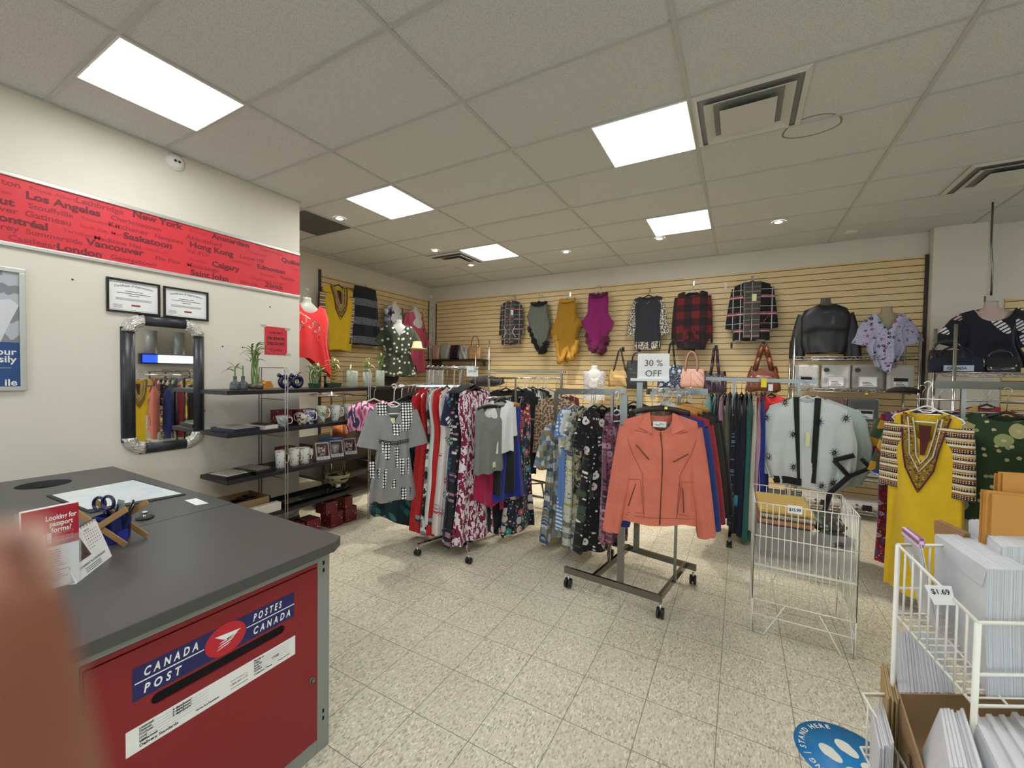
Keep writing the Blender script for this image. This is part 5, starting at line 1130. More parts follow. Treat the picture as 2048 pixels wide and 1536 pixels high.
def ex6(g, t):
    m = MB()
    for q in (-1, 1): g.patch([(q*.06-.035, -g.L*.66), (q*.06+.035, -g.L*.66), (q*.07+.035, -g.L*.84), (q*.07-.035, -g.L*.84)], m, .012)
    m.build('pocket', FAB('buffalo_pocket', 'buffalo', ['3a1216', '6a1a20', '5a161c'], 9.), t)
    m = MB(); g.patch([(-g.W*.95, -g.L*.87), (g.W*.95, -g.L*.87), (g.W*.8, -g.L), (-g.W*.8, -g.L)], m, .006); m.build('hem_band', c_black, t)
    m = MB()
    for z in (-.13, -.25, -.37): p = g.front(0, z, .008); m.lathe([(0, -.008), (.009, 0), (0, .008)], p, 10)
    m.build('button', BLACKP, t)
garment('sweater', 'dark red and black buffalo check knit top with flap pockets on the back wall', 'sweater', hk, 0, c_buff, W=.21, prof=[(0, .9), (.12, .95), (.5, 1.), (.8, 1.05), (1, .85)], sleeve=dict(L=.58, r0=.085, r1=.055, a=9, b=3), extra=ex6, nw=.11, nd=.07, hang='clear', amp=.01, D=.07, **k); peg(hk, 'wall hook of the buffalo check top')
hk, k = wallhang(1505, 553, 564, 681)
def ex7(g, t):
    m = MB()
    for q in (-1, 1): g.patch([(q*.0, -.0), (q*.1, -.0), (q*.09, -g.L*.96), (q*.01, -g.L*.96)], m, .01)
    m.build('open_front_edge', c_plaidg, t); m = MB(); p = g.front(.0, -.2, .012); m.box(-.0, p.y-.004, -.26, .05, p.y-.002, -.17); m.build('price_tag', TAGM, t)
    m = MB()
    for q in (-1, 1):
        for r_ in (0, .012): m.tube([g.front(q*.19, -g.L*.58-r_, .012), g.front(q*.11, -g.L*.74-r_, .012)], .003, 5)
    m.build('pocket_stripe', M('pocket_red', 'a04048', .8), t)
garment('cardigan', 'black cardigan with white and red window plaid, rightmost garment high on the back wall', 'cardigan', hk, 0, c_plaid2, W=.21, prof='straight', sleeve=dict(L=.52, r0=.085, r1=.065, a=14, b=6), extra=ex7, nw=.09, nd=.04, amp=.008, D=.07, **k); peg(hk, 'wall hook of the black plaid cardigan')
# cream lace vest on a white form, low on the wall
def on_form(name, lab, cat, px, d, pyn, pyh, mat, W, phi=0, form=None, sleeve=None, slm=None, prof='tee', nw=.1, nd=.12, vneck=False, hh=.1, flab='', extra=None, rz=None, hem=None, folds=4, amp=.012, hook=True, tagat=None, slope=.32):
    a, b = deep(d, px, pyn), deep(d, px, pyh); r_ = rz if rz is not None else facing(a, phi)
    bust(flab, (a.x, a.y, a.z-.0), r_, W*.86, (a.z-b.z)*.8, form, hook, hh=hh, D=.066)
    return garment(name, lab, cat, (a.x, a.y, a.z+.0), r_, mat, W=W, L=a.z-b.z, prof=prof, nw=nw, nd=nd, D=.11, slope=slope, folds=folds, amp=amp, sleeve=sleeve, sl_mat=slm, hang=None, drop=.0, vneck=vneck, dprof=[(0, .85), (.1, 1.0), (.35, 1.15), (.6, .8), (1, .95)], extra=extra, hem=hem, tagat=tagat, backd=-.02)
whf = M('white_form', 'd6d6d2', .3, coat=.3)
c_vest = FAB('cream_ditsy', 'ditsy', ['c9c4c0', '6a5a68', 'c9c4c0', '9a8a94', 'e0dcd8'], 75)
on_form('vest', 'cream speckled sleeveless top on a white form beside the tan handbag', 'top', 1189, 6.15, 741, 800, c_vest, .175, form=whf, flab='white bust form under the cream speckled top', nw=.09, nd=.12, hh=.06)
vp = at('y', YB, 1189, 722); m = MB(); m.box(-.01, -.004, -.03, .01, 0, .03); m.tube([(0, 0, 0), (0, -.26, -.0), (0, -.27, .012)], .004, 6); solo('slatwall_hook', m, CHROME, 'wall hook carrying the white form with the cream speckled top', 'hook', (vp.x, YB-.022, vp.z))
# handbags hanging on the wall
def wallbag(px, pyh, pyt, pyb, lab, wpx0, wpx1, mat, hd, y=6.12, **kw):
    a, b, c = at('y', y, px, pyh), at('y', y, px, pyt), at('y', y, px, pyb); s_ = (at('y', y, px+10, pyb).x-at('y', y, px-10, pyb).x)/20
    h = b.z-c.z; t = handbag(None, lab, (a.x, y, c.z), 0, wpx0*s_, wpx1*s_, h, .11, mat, [(hd[0], hd[1], a.z-b.z, hd[2], q) for q in (-.02, .02)], 'handbags hanging on the slatwall', **kw)
    m = MB(); m.box(-.02, -.0, -.035, .02, .006, .035); m.tube([(0, 0, 0), (0, -.16, -.01), (0, -.165, .01)], .006, 8); solo('slatwall_hook', m, BLACKP, 'black wall hook of the '+' '.join(lab.split()[:9]), 'hook', (a.x, YB-.026, a.z+.02), group='black handbag hooks'); return t
wallbag(1240, 700, 738, 772, 'tan metallic shoulder bag with brown straps', 44, 36, leaM('lea_gold', 'b8985c'), ('flat', .09, .016), strapm=leaM('lea_brownline', '4d3320'), slouch=.8, seam=[((-.12, .07), (.12, .07))])
wallbag(1273, 700, 722, 778, 'dark grey shopper bag half hidden behind the 30 percent off sign', 46, 36, leaM('lea_charcoal', '2b2e2e'), ('loop', .06, .006))
wallbag(1343, 686, 730, 776, 'navy floral bag with black straps right of the 30 percent off sign', 54, 42, FAB('navy_floral_bag', 'floral', ['18233c', 'b8c0cc', '18233c', '8a98ac'], 17, .5), ('flat', .06, .02), strapm=BLACKP)
wallbag(1384, 700, 738, 775, 'blush pink tote with diagonal seams and twisted handles', 56, 48, leaM('lea_pink', 'c9998a'), ('loop', .075, .014), seam=[((-.2, .02), (-.05, .22)), ((0, .0), (0, .22)), ((0.02, .22), (.2, .02)), ((0.02, .12), (.12, .0)), ((.1, .22), (.22, .12))], strapm=leaM('lea_pinkdark', 'b58474'))
wallbag(1431, 697, 742, 786, 'dark purple slouchy bag with studded straps', 46, 40, leaM('lea_purple', '2c1a2a'), ('flat', .05, .034), slouch=1, strapm=leaM('lea_purple', '2c1a2a'))
wallbag(1528, 690, 732, 782, 'large brown studded leather bag at the right end of the hanging bags', 70, 50, leaM('lea_cognac', '6a3216'), ('flat', .09, .06), slouch=1)
# metal studs on the brown bag, empty hooks
for px, py in ((1451, 571), (1423, 680), (1463, 690)):
    a = at('y', 6.25, px, py); m = MB(); m.box(-.012, 0, -.04, .012, .004, .04); m.tube([(0, 0, 0), (0, -.08, -.01), (0, -.085, .01)], .005, 6); solo('slatwall_hook', m, WHITEP if py < 600 else BLACKP, 'empty %s wall hook %s' % (('white', 'between the red check top and the plaid cardigan') if py < 600 else ('black', 'just right of the red check top' if px < 1440 else 'under the black plaid cardigan')), 'hook', (a.x, YB-.024, a.z))

# ================================================================ FAR LEFT WALL CLOTHES
LX = XF+.15
def leftwall(px, pyh, pyn, pyhem): a, b, c = at('x', LX, px, pyh), at('x', LX, px, pyn), at('x', LX, px, pyhem); return (LX, a.y, a.z), dict(drop=a.z-b.z, L=b.z-c.z)
def dashneck(w, l, sc=1.):
    def f(g, t):
        x0 = g.nw
        for q in (-1, 1):      # gold embroidered border beside the neck, running to a point
            m = MB(); g.patch([(q*x0*.75, -.035), (q*(x0*.75+w), -.0), (q*w*1.1, -l*.72), (q*.012, -l*.62)], m, .006); g.patch([(q*.0, -l*.62), (q*w*1.1, -l*.72), (q*.0, -l), (q*.0, -l*.93)], m, .007); m.build('embroidered_border', c_gold, t)
        m = MB(); g.patch([(-x0*.4, -.09), (x0*.4, -.09), (.012, -l*.55), (-.012, -l*.55)], m, .009); m.build('neck_panel', c_mar, t)
        m = MB()
        for r_ in (0, 1): g.line([(-x0*.75-r_*w*.4, -.04), (-.03-r_*w*.5, -l*.55), (0, -l*(.66+.1*r_)), (.03+r_*w*.5, -l*.55), (x0*.75+r_*w*.4, -.04)], .004, m, .011)
        m.build('neck_piping', M('cream_piping', 'd8d0b8', .7), t)
        m = MB(); g.line([(-x0*.75-w, -.03), (-w*1.2, -l*.72), (0, -l*1.02), (w*1.2, -l*.72), (x0*.75+w, -.03)], .005, m, .009); m.build('border_edge', c_mar, t)
    return f
hk, k = leftwall(677, 563, 571, 700)
garment('dashiki', 'yellow dashiki with embroidered V neck on the far left wall', 'dress', hk, pi/2, c_yel, W=.27, prof=[(0, .95), (.2, 1), (.5, .93), (1, .8)], sleeve=dict(L=.62, r0=.13, r1=.12, a=2, flat=.25), sl_mat=c_eth, extra=dashneck(.07, .5), nw=.1, nd=.12, vneck=True, amp=.015, D=.05, **k)
hk, k = leftwall(731, 570, 576, 690)
def exs(g, t):
    m = MB()
    for q in (-1, 1): m.lathe([(0, -.012), (.012, 0), (0, .012)], (q*g.W*.6, 0, .01), 8)
    m.build('hanger_clip', CHROME, t)
garment('skirt', 'long black skirt with grey lace bands beside the yellow dashiki', 'skirt', hk, pi/2, c_skirt, W=.27, prof=[(0, .8), (.3, .88), (1, 1.15)], nw=.01, nd=0, slope=.0, extra=exs, amp=.012, D=.05, **k)
ta = at('x', LX+.05, 787, 612); tb_ = at('x', LX+.05, 787, 700)
bust('white bust form on the far wall wearing the navy patterned tank top', (ta.x, ta.y, ta.z), pi/2, .2, .4, whf)
c_navyp = FAB('navy_tank_print', 'brush', ['15192c', '15192c', '6a6a80', 'c0bcc4', '1c2038'], 9)
garment('tank_top', 'navy tank top with pale paisley front on a form, far left wall', 'top', (ta.x, ta.y, ta.z-.03), pi/2, c_navyp, W=.185, L=ta.z-tb_.z, prof='tee', nw=.1, nd=.14, D=.1, slope=.2, hang=None, drop=0, dprof=FORMD)
ta = at('x', LX+.05, 829, 622); tb_ = at('x', LX+.05, 829, 740)
bust('white bust form on the far wall wearing the pink satin blouse', (ta.x, ta.y, ta.z), pi/2, .2, .4, whf)
garment('blouse', 'long pink satin blouse on a form near the back left corner', 'blouse', (ta.x, ta.y, ta.z-.03), pi/2, c_pink, W=.2, L=ta.z-tb_.z, prof='aline', nw=.1, nd=.15, D=.1, slope=.25, hang=None, drop=0, dprof=FORMD, sleeve=dict(L=.55, r0=.085, r1=.08, a=22), hem=lambda x, f: .12*(x < -.2))
m = MB()
for q in range(60):
    a = R.uniform(0, 2*pi); r_ = R.uniform(0, .12); leaf(m, (r_*cos(a), r_*sin(a), R.uniform(-.6, .05) if q < 40 else R.uniform(-.7, -.4)), (cos(a), sin(a), R.uniform(-1, .4)), .05, .02)
a = at('x', LX+.1, 852, 615); solo('trailing_plant', m, M('dry_leaf', '4a4a3c', .8), 'dry trailing decorative leaves hanging beside the pink blouse', 'plant', (a.x, a.y, a.z))
# red blouse close behind the end of the left wall, with chrome hook bars in front
a, b = deep(4.75, 614, 608), deep(4.75, 640, 712)
bust('clear grey bust form wearing the red beaded blouse', (a.x, a.y, a.z), facing(a, 20), .15, .3, M('form_clear', 'a9aca8', .2, alpha=.7), hh=.1, D=.05)
def exr(g, t):
    m = MB()
    for q in range(46): x = R.uniform(.03, .17); z = -.18-R.uniform(0, .22); m.lathe([(0, -.003), (.004, 0), (0, .003)], g.front(x, z, .004), 6)
    m.build('beading', M('bead_silver', 'c9c0bc', .2, .6), t)
garment('blouse', 'bright red beaded blouse on a form behind the end of the left wall', 'blouse', (a.x, a.y, a.z-.02), facing(a, 20), c_red, W=.24, L=(a.z-b.z), prof=[(0, .85), (.15, 1), (.5, .95), (1, 1.3)], nw=.1, nd=.09, D=.09, slope=.28, hang=None, drop=0, dprof=FORMD, folds=7, amp=.02, extra=exr, hem=lambda x, f: -.2*max(0, x))
for q, (xa, ya, xb, yb) in enumerate(((594, 620, 640, 652), (592, 643, 609, 655))):
    p0, p1 = deep(4.2, xa, ya), deep(4.3, xb, yb); t = thing('faceout_arm', 'chrome sloping hook arm in front of the red blouse, %s one' % ('long upper' if q == 0 else 'short lower'), 'hook rail', tuple(p0), 0, 'sloping hook arms')
    d = p1-p0; m = MB(); m.rod((0, 0, 0), d, .006, 8); m.build('arm', CHROME, t); m = MB(); m.rod((0, 0, .02), (0, 0, -p0.z), .01, 8); m.build('pole', CHROME, t)
    for s_ in ((.1, .4, .7, .97) if q == 0 else (.5,)): c = d*s_; m = MB(); m.tube([c, c+Vector((0, 0, -.06)), c+Vector((-.02, -.01, -.075)), c+Vector((-.04, -.02, -.06)), c+Vector((-.042, -.02, -.05))], .0035, 6); m.build('hook', CHROME, t)
# green floral dress on a silver form
a, b = deep(5.9, 797, 655), deep(5.9, 800, 745)
on_form('dress', 'dark green dress with small white flowers on a grey form above the corner cabinet', 'dress', 797, 5.9, 650, 752, c_greenf, .21, form=M('form_clear2', 'b9bab6', .25, alpha=.9), flab='grey bust form under the dark green flowered dress', prof='waist', nw=.1, nd=.17, vneck=True, sleeve=dict(L=.22, r0=.1, r1=.1, a=30), rz=facing(a, 10))
m = MB(); m.lathe([(0, .02), (.06, .02), (.075, .0), (.14, -.01), (.15, -.004), (.08, .01), (.06, .1), (0, .11)], seg=26); solo('straw_hat', m, M('straw', 'b9a87c', .8, bump=.8, bs=90), 'small straw hat beside the green flowered dress', 'hat', tuple(deep(6., 834, 697)), 0)
m = blob((0, 0, 0), .2, .14, .13, 3); a = deep(6.0, 775, 752); solo('black_scarf', m, c_black, 'black draped cloth left of the green flowered dress', 'cloth', tuple(a))
ORD = ('first', 'second', 'third', 'fourth', 'fifth', 'sixth', 'seventh', 'eighth')
# ================================================================ RACKS
def hookbar(name, a, b, r=.0125, flat=None, parent=None, mat=None):
    m = MB(); (m.bar(a, b, *flat) if flat else m.rod(a, b, r, 12)); return m.build(name, mat or CHROME, parent)
def caster(c, parent, r=.03):
    m = MB()
    def cyl(x0, x1, rr, mb): mb.ring([[(c[0]+x, c[1]+rr*cos(2*pi*j/18), c[2]+r+rr*sin(2*pi*j/18)) for j in range(18)] for x in (x0, x1)], caps=True)
    cyl(-.022, -.006, r, m); cyl(.006, .022, r, m); cyl(-.006, .006, r*.5, m); w_ = m.build('caster', BLACKP, parent)
    m = MB(); m.rod((c[0], c[1], c[2]+r*.8), (c[0], c[1], c[2]+r*2+.02), .007, 8); m.build('stem', CHROME, w_); return w_
def gpx(px, pyh, pyn, pyhem, d):       # a garment measured in the photograph at depth d
    a, b, c = deep(d, px, pyh), deep(d, px, pyn), deep(d, px, pyhem); return (a.x, a.y, a.z), dict(drop=a.z-b.z, L=b.z-c.z)
# ---------------- rack A: four-way stand left of centre
ac = Vector((-2.2, 3.02, 0)); t = thing('garment_rack', 'chrome four-way garment rack holding the long maxi dresses, left of centre', 'garment rack', (0, 0, 0))
for q, (dx, dy) in enumerate(((-.16, -.38), (.3, -.28), (.16, .38), (-.3, .28))):
    m = MB(); m.bar((ac.x, ac.y, .1), (ac.x+dx, ac.y+dy, .085), .03, .02); m.build('base_leg', CHROME, t); caster((ac.x+dx, ac.y+dy, 0), t, .025)
m = MB(); m.bar((ac.x, ac.y, .08), (ac.x, ac.y, 1.6), .03, .03); m.build('post', CHROME, t)
ZA = 1.60; hookbar('hang_rail', (-2.56, 2.95, ZA), (-1.97, 2.95, ZA), .013, parent=t); hookbar('arm', (ac.x, ac.y, ZA-.03), (ac.x, 2.95, ZA-.01), flat=(.02, .02), parent=t)
a0 = deep(3.4, 786, 775); a1 = deep(4.1, 868, 769); hookbar('hang_rail', a0, a1, .012, parent=t); hookbar('arm', (ac.x, ac.y, a1.z), ((a0.x+a1.x)/2, (a0.y+a1.y)/2, (a0.z+a1.z)/2), flat=(.02, .02), parent=t)
b0 = deep(3.5, 972, 797); b1 = deep(3.95, 1022, 793); hookbar('hang_rail', b0, b1, .011, parent=t); hookbar('arm', (ac.x, ac.y, b0.z), b0+(b1-b0)*.4, flat=(.02, .02), parent=t)
m = MB(); m.box(-.05, -.001, -.085, .05, .001, 0); write(m, '', (0, 0, 0), (1, 0, 0), (0, 0, 1), .03) if False else None
s_ = at('y', 2.93, 945, 733); t2 = thing('price_sign', 'small white handwritten price card hung on the maxi dress rail', 'price sign', tuple(s_), facing(s_, 12)); m.build('card', PAPER, t2)
m = MB(); write(m, '$29.99', (-.036, -.002, -.05), (1, 0, 0), (0, 0, 1), .024, .02); m.build('lettering', M('pencil_grey', '77777a', .8, vary=0), t2)
# maxis along the top rail, planes across the rail
mx = [(-2.52, c_red, 'red maxi dress at the left end of the maxi rail', 1.37, 'white', 1.3, c_red), (-2.47, c_redhem, 'long red dress with a bandana hem, second on the maxi rail', 1.36, 'white', 1.3, None),
      (-2.41, c_bw, 'long black and white brushed dress between two red dresses', 1.4, 'black', 1.31, None), (-2.36, c_white, 'narrow plain white long dress on the maxi rail', 1.2, 'white', 1.2, None),
      (-2.31, c_redhem, 'second red dress with a bandana hem, right of the plain white one', 1.36, 'black', 1.3, None), (-2.23, c_rosefl, 'pale dress with crimson and grey leaves, long, on the maxi rail', 1.22, 'white', 1.28, None),
      (-2.15, c_navyleaf, 'navy dress with white and blue palm leaves on the maxi rail', 1.36, 'black', 1.32, None), (-2.08, c_blkdot, 'black maxi dress with small petals, beside the maroon one', 1.43, 'black', 1.36, None), (-2.0, c_marble, 'maroon and white splashed maxi dress at the right end of the maxi rail', 1.40, 'black', 1.33, None)]
for q, (x, mt, lab, dd, hk_, L, _) in enumerate(mx):
    garment('maxi_dress', lab, 'dress', (x, 2.95-.0, ZA+.012), pi/2+(-.25 if q > 6 else .1*sin(q)), mt, W=.19+.01*(q > 6), L=L-.02, prof='maxi', nw=.075, nd=.13 if q % 2 else .09, D=.05 if q in (5, 7) else .032, amp=.016, folds=6, hang=hk_, drop=.19, vneck=q % 2 == 0,
            sleeve=dict(L=.24, r0=.075, r1=.08, a=14) if q in (0, 6) else None, group='dresses on the maxi rail', tagat=(.03, -.25) if q in (8,) else None, hgroup='hangers on the maxi rail')
for q in range(5):
    hanger('empty black hanger between the maxi dresses, %s from the left' % ORD[q], (-2.12+.026*q, 2.95, ZA+.012), pi/2-.25, 'black', .17, .19, group='empty hangers on the maxi rail')
# geometric print dress facing the camera
hk, k = gpx(788, 770, 806, 1000, 3.35)
def exd(g, t):
    m = MB()
    for x0, x1, z0, z1 in ((-.14, -.05, -.0, -.1), (.05, .15, -.0, -.24), (-.1, -.03, -.33, -.48), (.04, .12, -.48, -.62), (-.13, -.06, -.56, -.72), (.0, .04, -.38, -.56), (-.19, -.14, -.5, -.64), (.05, .13, -.74, -.84), (-.03, .02, -.66, -.74), (-.02, .05, -.18, -.28)):
        g.patch([(x0, z0*g.L/.85), (x1, z0*g.L/.85), (x1-.01, z1*g.L/.85), (x0+.01, z1*g.L/.85)], m, .006)
    m.build('dotted_panel', c_dots, t)
    m = MB()
    for q in range(3): g.line([(-.12, -.29-.012*q), (0, -.31-.012*q), (.12, -.29-.012*q)], .003, m, .007)
    m.build('gathered_waist', c_black, t)
garment('dress', 'black and white geometric print dress facing the camera beside the mug shelves', 'dress', hk, facing(hk, 8), c_ging, W=.165, prof=[(0, .95), (.1, 1), (.33, .74), (.42, .78), (1, 1.12)], nw=.085, nd=.17, vneck=True, sleeve=dict(L=.29, r0=.085, r1=.1, a=19, b=12), extra=exd, hang='white', amp=.016, folds=6, D=.06, tagat=(-.01, -.12), **k)
hk, k = gpx(803, 770, 812, 1046, 3.75)
garment('dress', 'teal palm leaf dress hanging behind the geometric print dress', 'dress', hk, facing(hk, 15), c_teal, W=.2, prof='aline', nw=.08, nd=.1, hang='white', amp=.018, folds=6, D=.06, hem=lambda x, f: -.09*x, **k)
for q in range(8):
    p = a0+(a1-a0)*(.32+.085*q); hanger('black hanger on the left rail behind the geometric print dress, %s of eight' % ORD[q], (p.x, p.y, p.z+.012), facing(p, 40), 'black', .1, .17, group='empty hangers on the left rail')
hk, k = gpx(748, 774, 800, 860, 4.1)
garment('scarf', 'pink and violet swirl print top glimpsed between the shelf and the geometric print dress', 'top', hk, facing(hk, 0), c_pinkm, W=.24, prof='box', nw=.07, nd=.04, D=.09, amp=.03, folds=6, hang='beige', **k)
# right rail of rack A
g_a = 'tops on the right rail of the maxi rack'
for q, (px, d, y0, y1, mt, lab, W, pr_, sl, phi) in enumerate([
    (1040, 3.9, 830, 1062, c_darkfl, 'navy dress with coral roses, rear of the right rail', .17, 'aline', None, 50), (1044, 3.95, 806, 905, c_redprint, 'red paisley blouse at the rear of the right rail', .12, 'tee', None, 50),
    (1018, 3.74, 808, 997, c_royal, 'royal blue draped dress on the right rail', .15, 'aline', None, 40), (1015, 3.72, 806, 985, c_black, 'black top between the blue and white tops on the right rail', .17, 'tee', None, 45),
    (1000, 3.6, 800, 905, c_white, 'white short-sleeved top right behind the grey tank top', .16, 'tee', dict(L=.26, r0=.07, r1=.06, a=8), 38),
    (985, 3.75, 830, 1068, c_black, 'long black pointed-hem dress under the magenta one', .19, 'maxi', None, 50), (982, 3.62, 830, 1018, c_mag, 'magenta crushed velvet dress under the grey tank top', .2, 'straight', None, 48)]):
    hk, k = gpx(px, 795, y0, y1, d)
    garment('dress' if y1 > 950 else 'top', lab, 'dress' if y1 > 950 else 'top', hk, facing(hk, phi), mt, W=W, prof=pr_, nw=.07, nd=.07, D=.035, amp=.012, folds=5, sleeve=sl, hang='wood' if q in (2, 3) else 'black', group=g_a, hem=(lambda x, f: .12*abs(x)-.1*(x > .5)) if q > 4 else None, **k)
hk, k = gpx(979, 798, 812, 945, 3.5)
garment('tank_top', 'plain grey sleeveless top at the front of the right rail', 'top', hk, facing(hk, 45), c_grey, W=.165, prof='straight', nw=.08, nd=.1, D=.04, amp=.01, folds=7, hang='darkwood', tagat=(.03, -.48), **k)

# ---------------- rack B: rolling rack further back
t = thing('garment_rack', 'chrome rolling rack with dark tops between the two front racks', 'garment rack', (0, 0, 0))
r0, r1 = at('y', 4.62, 978, 756), at('y', 4.62, 1123, 757); zt = r0.z
hookbar('hang_rail', r0, r1, .0125, parent=t)
for x in (r0.x, r1.x): m = MB(); m.bar((x, 4.62, .12), (x, 4.62, zt+.1), .022, .022); m.build('post', CHROME, t)
hookbar('upper_bar', (r0.x-.02, 4.66, zt+.09), (r1.x+.03, 4.66, zt+.09), flat=(.03, .03), parent=t)
p0 = at('z', .32, 1035, 953); p1 = at('z', .32, 1092, 966); q0 = at('z', .12, 1035, 986); q1 = at('z', .12, 1112, 1000)
m = MB(); e = Vector((p1.x+.13, p1.y+.12, .42)); m.tube([p0-(p1-p0)*.6, p0, p1, p1+(p1-p0)*.25+Vector((0, 0, .01)), e, e+Vector((.01, .01, .5))], .014, 10); m.tube([q0-(q1-q0)*.6, q0, q1], .014, 10)
for k_ in (.2, .85): a = p0+(p1-p0)*k_; b = q0+(q1-q0)*(k_*.78+.05); m.rod(a, b, .011, 8)
m.rod(p1, Vector((p0.x-.35, p0.y+.25, .1)), .008, 6); m.build('base_frame', STEEL, t)
m = MB(); a = deep(4.3, 1040, 838); b = deep(4.3, 1110, 842); m.rod(a, b, .012, 10); m.build('brace_bar', STEEL, t)
caster((q1.x-.02, q1.y, .0), t, .055); caster((q0.x-.5, q0.y+.1, 0), t, .055)
m = MB(); a = deep(4.25, 1031, 757); b = deep(4.25, 1031, 905); m.bar(a, b, .014, .014); m.build('post', CHROME, t)
g_b = 'tops packed on the rolling rack'
for q, (px, d, y0, y1, mt, lab, W, phi, sl, hg) in enumerate([
    (1128, 5.1, 790, 905, PL('wine'), 'dark wine top furthest right on the rolling rack', .2, 10, None, 'beige'), (1092, 5.0, 780, 900, PL('ice'), 'ice blue top behind the cream one', .2, 10, None, 'white'), (1086, 4.95, 778, 905, PL('wine'), 'wine red top beside the ice blue one', .2, 10, None, 'black'),
    (1076, 4.88, 776, 905, PL('cream'), 'cream top in the middle of the rolling rack', .21, 10, dict(L=.4, r0=.07, r1=.05, a=8), 'white'), (1066, 4.8, 776, 910, c_black, 'black top just left of the cream one', .21, 10, dict(L=.4, r0=.07, r1=.05, a=8), 'black'),
    (1058, 4.72, 778, 905, PL('olive'), 'dull olive grey top on the rolling rack', .21, 10, dict(L=.4, r0=.07, r1=.05, a=8), 'black'), (1050, 4.64, 776, 935, c_bw, 'black and white brushed cardigan on the rolling rack', .21, 12, dict(L=.45, r0=.07, r1=.06, a=8), 'white'),
    (1000, 4.7, 782, 930, c_redprint, 'dark red lace top at the left end of the rolling rack', .17, 20, None, 'black'),
    (1036, 4.55, 778, 950, c_black, 'long black cardigan on the rolling rack, right of the biggest black one', .22, 14, dict(L=.55, r0=.08, r1=.06, a=4), 'black'),
    (1012, 4.45, 778, 948, c_black, 'big black cardigan at the front left of the rolling rack', .24, 16, dict(L=.55, r0=.085, r1=.07, a=4), 'black')]):
    hk, k = gpx(px, 757, y0, y1, d)
    garment('cardigan' if 'cardigan' in lab else 'top', lab, 'top', hk, facing(hk, phi), mt, W=W, prof='straight', nw=.08, nd=.06, D=.04, amp=.01, sleeve=sl, hang=hg, group=g_b, **k)
hk, k = gpx(1112, 757, 795, 940, 4.25)
garment('cardigan', 'beige leopard print long cardigan on the rolling rack', 'cardigan', hk, facing(hk, -5), c_leop, W=.19, prof='straight', nw=.07, nd=.06, D=.05, amp=.014, folds=6, sleeve=dict(L=.5, r0=.075, r1=.06, a=4), hang='beige', **k)

# ---------------- rack C: quad rack in the middle
t = thing('garment_rack', 'chrome quad garment rack on black casters in the middle of the floor', 'garment rack', (0, 0, 0))
B0, B1, B2, B3 = [Vector((x, y, .125)) for x, y in ((-1.03, 2.80), (-.40, 2.745), (-.31, 3.33), (-.93, 3.46))]
ex = (B1-B0).normalized()
def rail(a, b, nm='base_rail'): m = MB(); m.bar(a, b, .02, .045); return m.build(nm, STEEL, t)
rail(B0-ex*.06, B1+ex*.0); rail(B3-ex*.0, B2+ex*.06); rail(B0+ex*.16, B3+ex*.16); rail(B1-ex*.02, B2-ex*.02)
for b in (B0-ex*.03, B1-ex*.01, B2+ex*.04, B3): caster((b.x, b.y, 0), t, .034)
def post(x, y, z1, w0=.045, w1=.02): m = MB(); m.bar((x, y, .13), (x, y, z1), w0, w1, up=(0, 1, 0)); m.build('post', STEEL, t)
pf = B0+(B1-B0)*.56; pb = B3+(B2-B3)*.36; pl_ = B0+ex*.16+(B3-B0)*.4; pr_ = B1+(B2-B1)*.45
post(pf.x, pf.y+.01, 1.42); post(pb.x, pb.y, 1.5)
for P in (pl_, pr_): m = MB(); m.bar((P.x, P.y, .13), (P.x, P.y, 1.42), .018, .028, up=(0, 1, 0)); m.build('post', STEEL, t)
lb0, lb1 = at('y', 3.42, 1112, 783), at('y', 3.42, 1245, 784); hookbar('hang_rail', lb0, lb1, flat=(.014, .05), parent=t, mat=STEEL)
m = MB(); m.bar(lb0, (lb0.x, lb0.y, .75), .03, .02, up=(0, 1, 0)); m.build('end_post', STEEL, t)
m = MB(); m.bar(lb1+Vector((.02, -.06, .04)), lb1+Vector((.02, -.06, -.5)), .05, .012, up=(0, 1, 0)); m.build('end_post', M('clear_post', 'c9cdcb', .1, alpha=.4), t)
rb0, rb1 = at('y', 3.62, 1292, 783), at('y', 3.62, 1416, 784); hookbar('hang_rail', rb0, rb1, flat=(.014, .05), parent=t, mat=STEEL)
jf = deep(2.45, 1320, 782); jb = deep(3.25, 1352, 779); hookbar('front_arm', jf+(jf-jb)*.05, jb, .011, parent=t)
hookbar('arm', (pl_.x, pl_.y, lb0.z), (pl_.x, lb0.y, lb0.z), flat=(.02, .02), parent=t); hookbar('arm', (pr_.x, pr_.y, rb0.z), (pr_.x, rb0.y, rb0.z), flat=(.02, .02), parent=t)
# sign on top
sg = deep(3.1, 1306, 757); t2 = thing('sale_sign', 'white 30 percent off sign in an acrylic stand above the jackets', 'sign', tuple(sg), facing(sg, 2))
a, b = deep(3.1, 1276, 757), deep(3.1, 1336, 708); sw, sh = (b-a).dot(RT), b.z-a.z
m = MB(); m.box(-sw/2, -.002, 0, sw/2, .002, sh); m.build('card', PAPER, t2)
m = MB(); write(m, '30 %', (0, -.004, sh*.5), (1, 0, 0), (0, 0, 1), sh*.36, 0., center=True); write(m, 'OFF', (0, -.004, sh*.08), (1, 0, 0), (0, 0, 1), sh*.36, 0., center=True); m.build('lettering', M('grey_ink', '4a4a4c', .8, vary=0), t2)
m = MB(); m.box(-sw/2-.05, -.02, -.02, sw/2+.0, .03, 0); m.build('stand_base', WHITEP, t2)
m = MB(); m.rod((0, .005, -.02), (0, .005, -.27), .005, 8); m.box(-.018, -.008, -.16, .018, .02, -.1); m.build('stand_stem', M('clear_post', 'c9cdcb', .1, alpha=.4), t2)
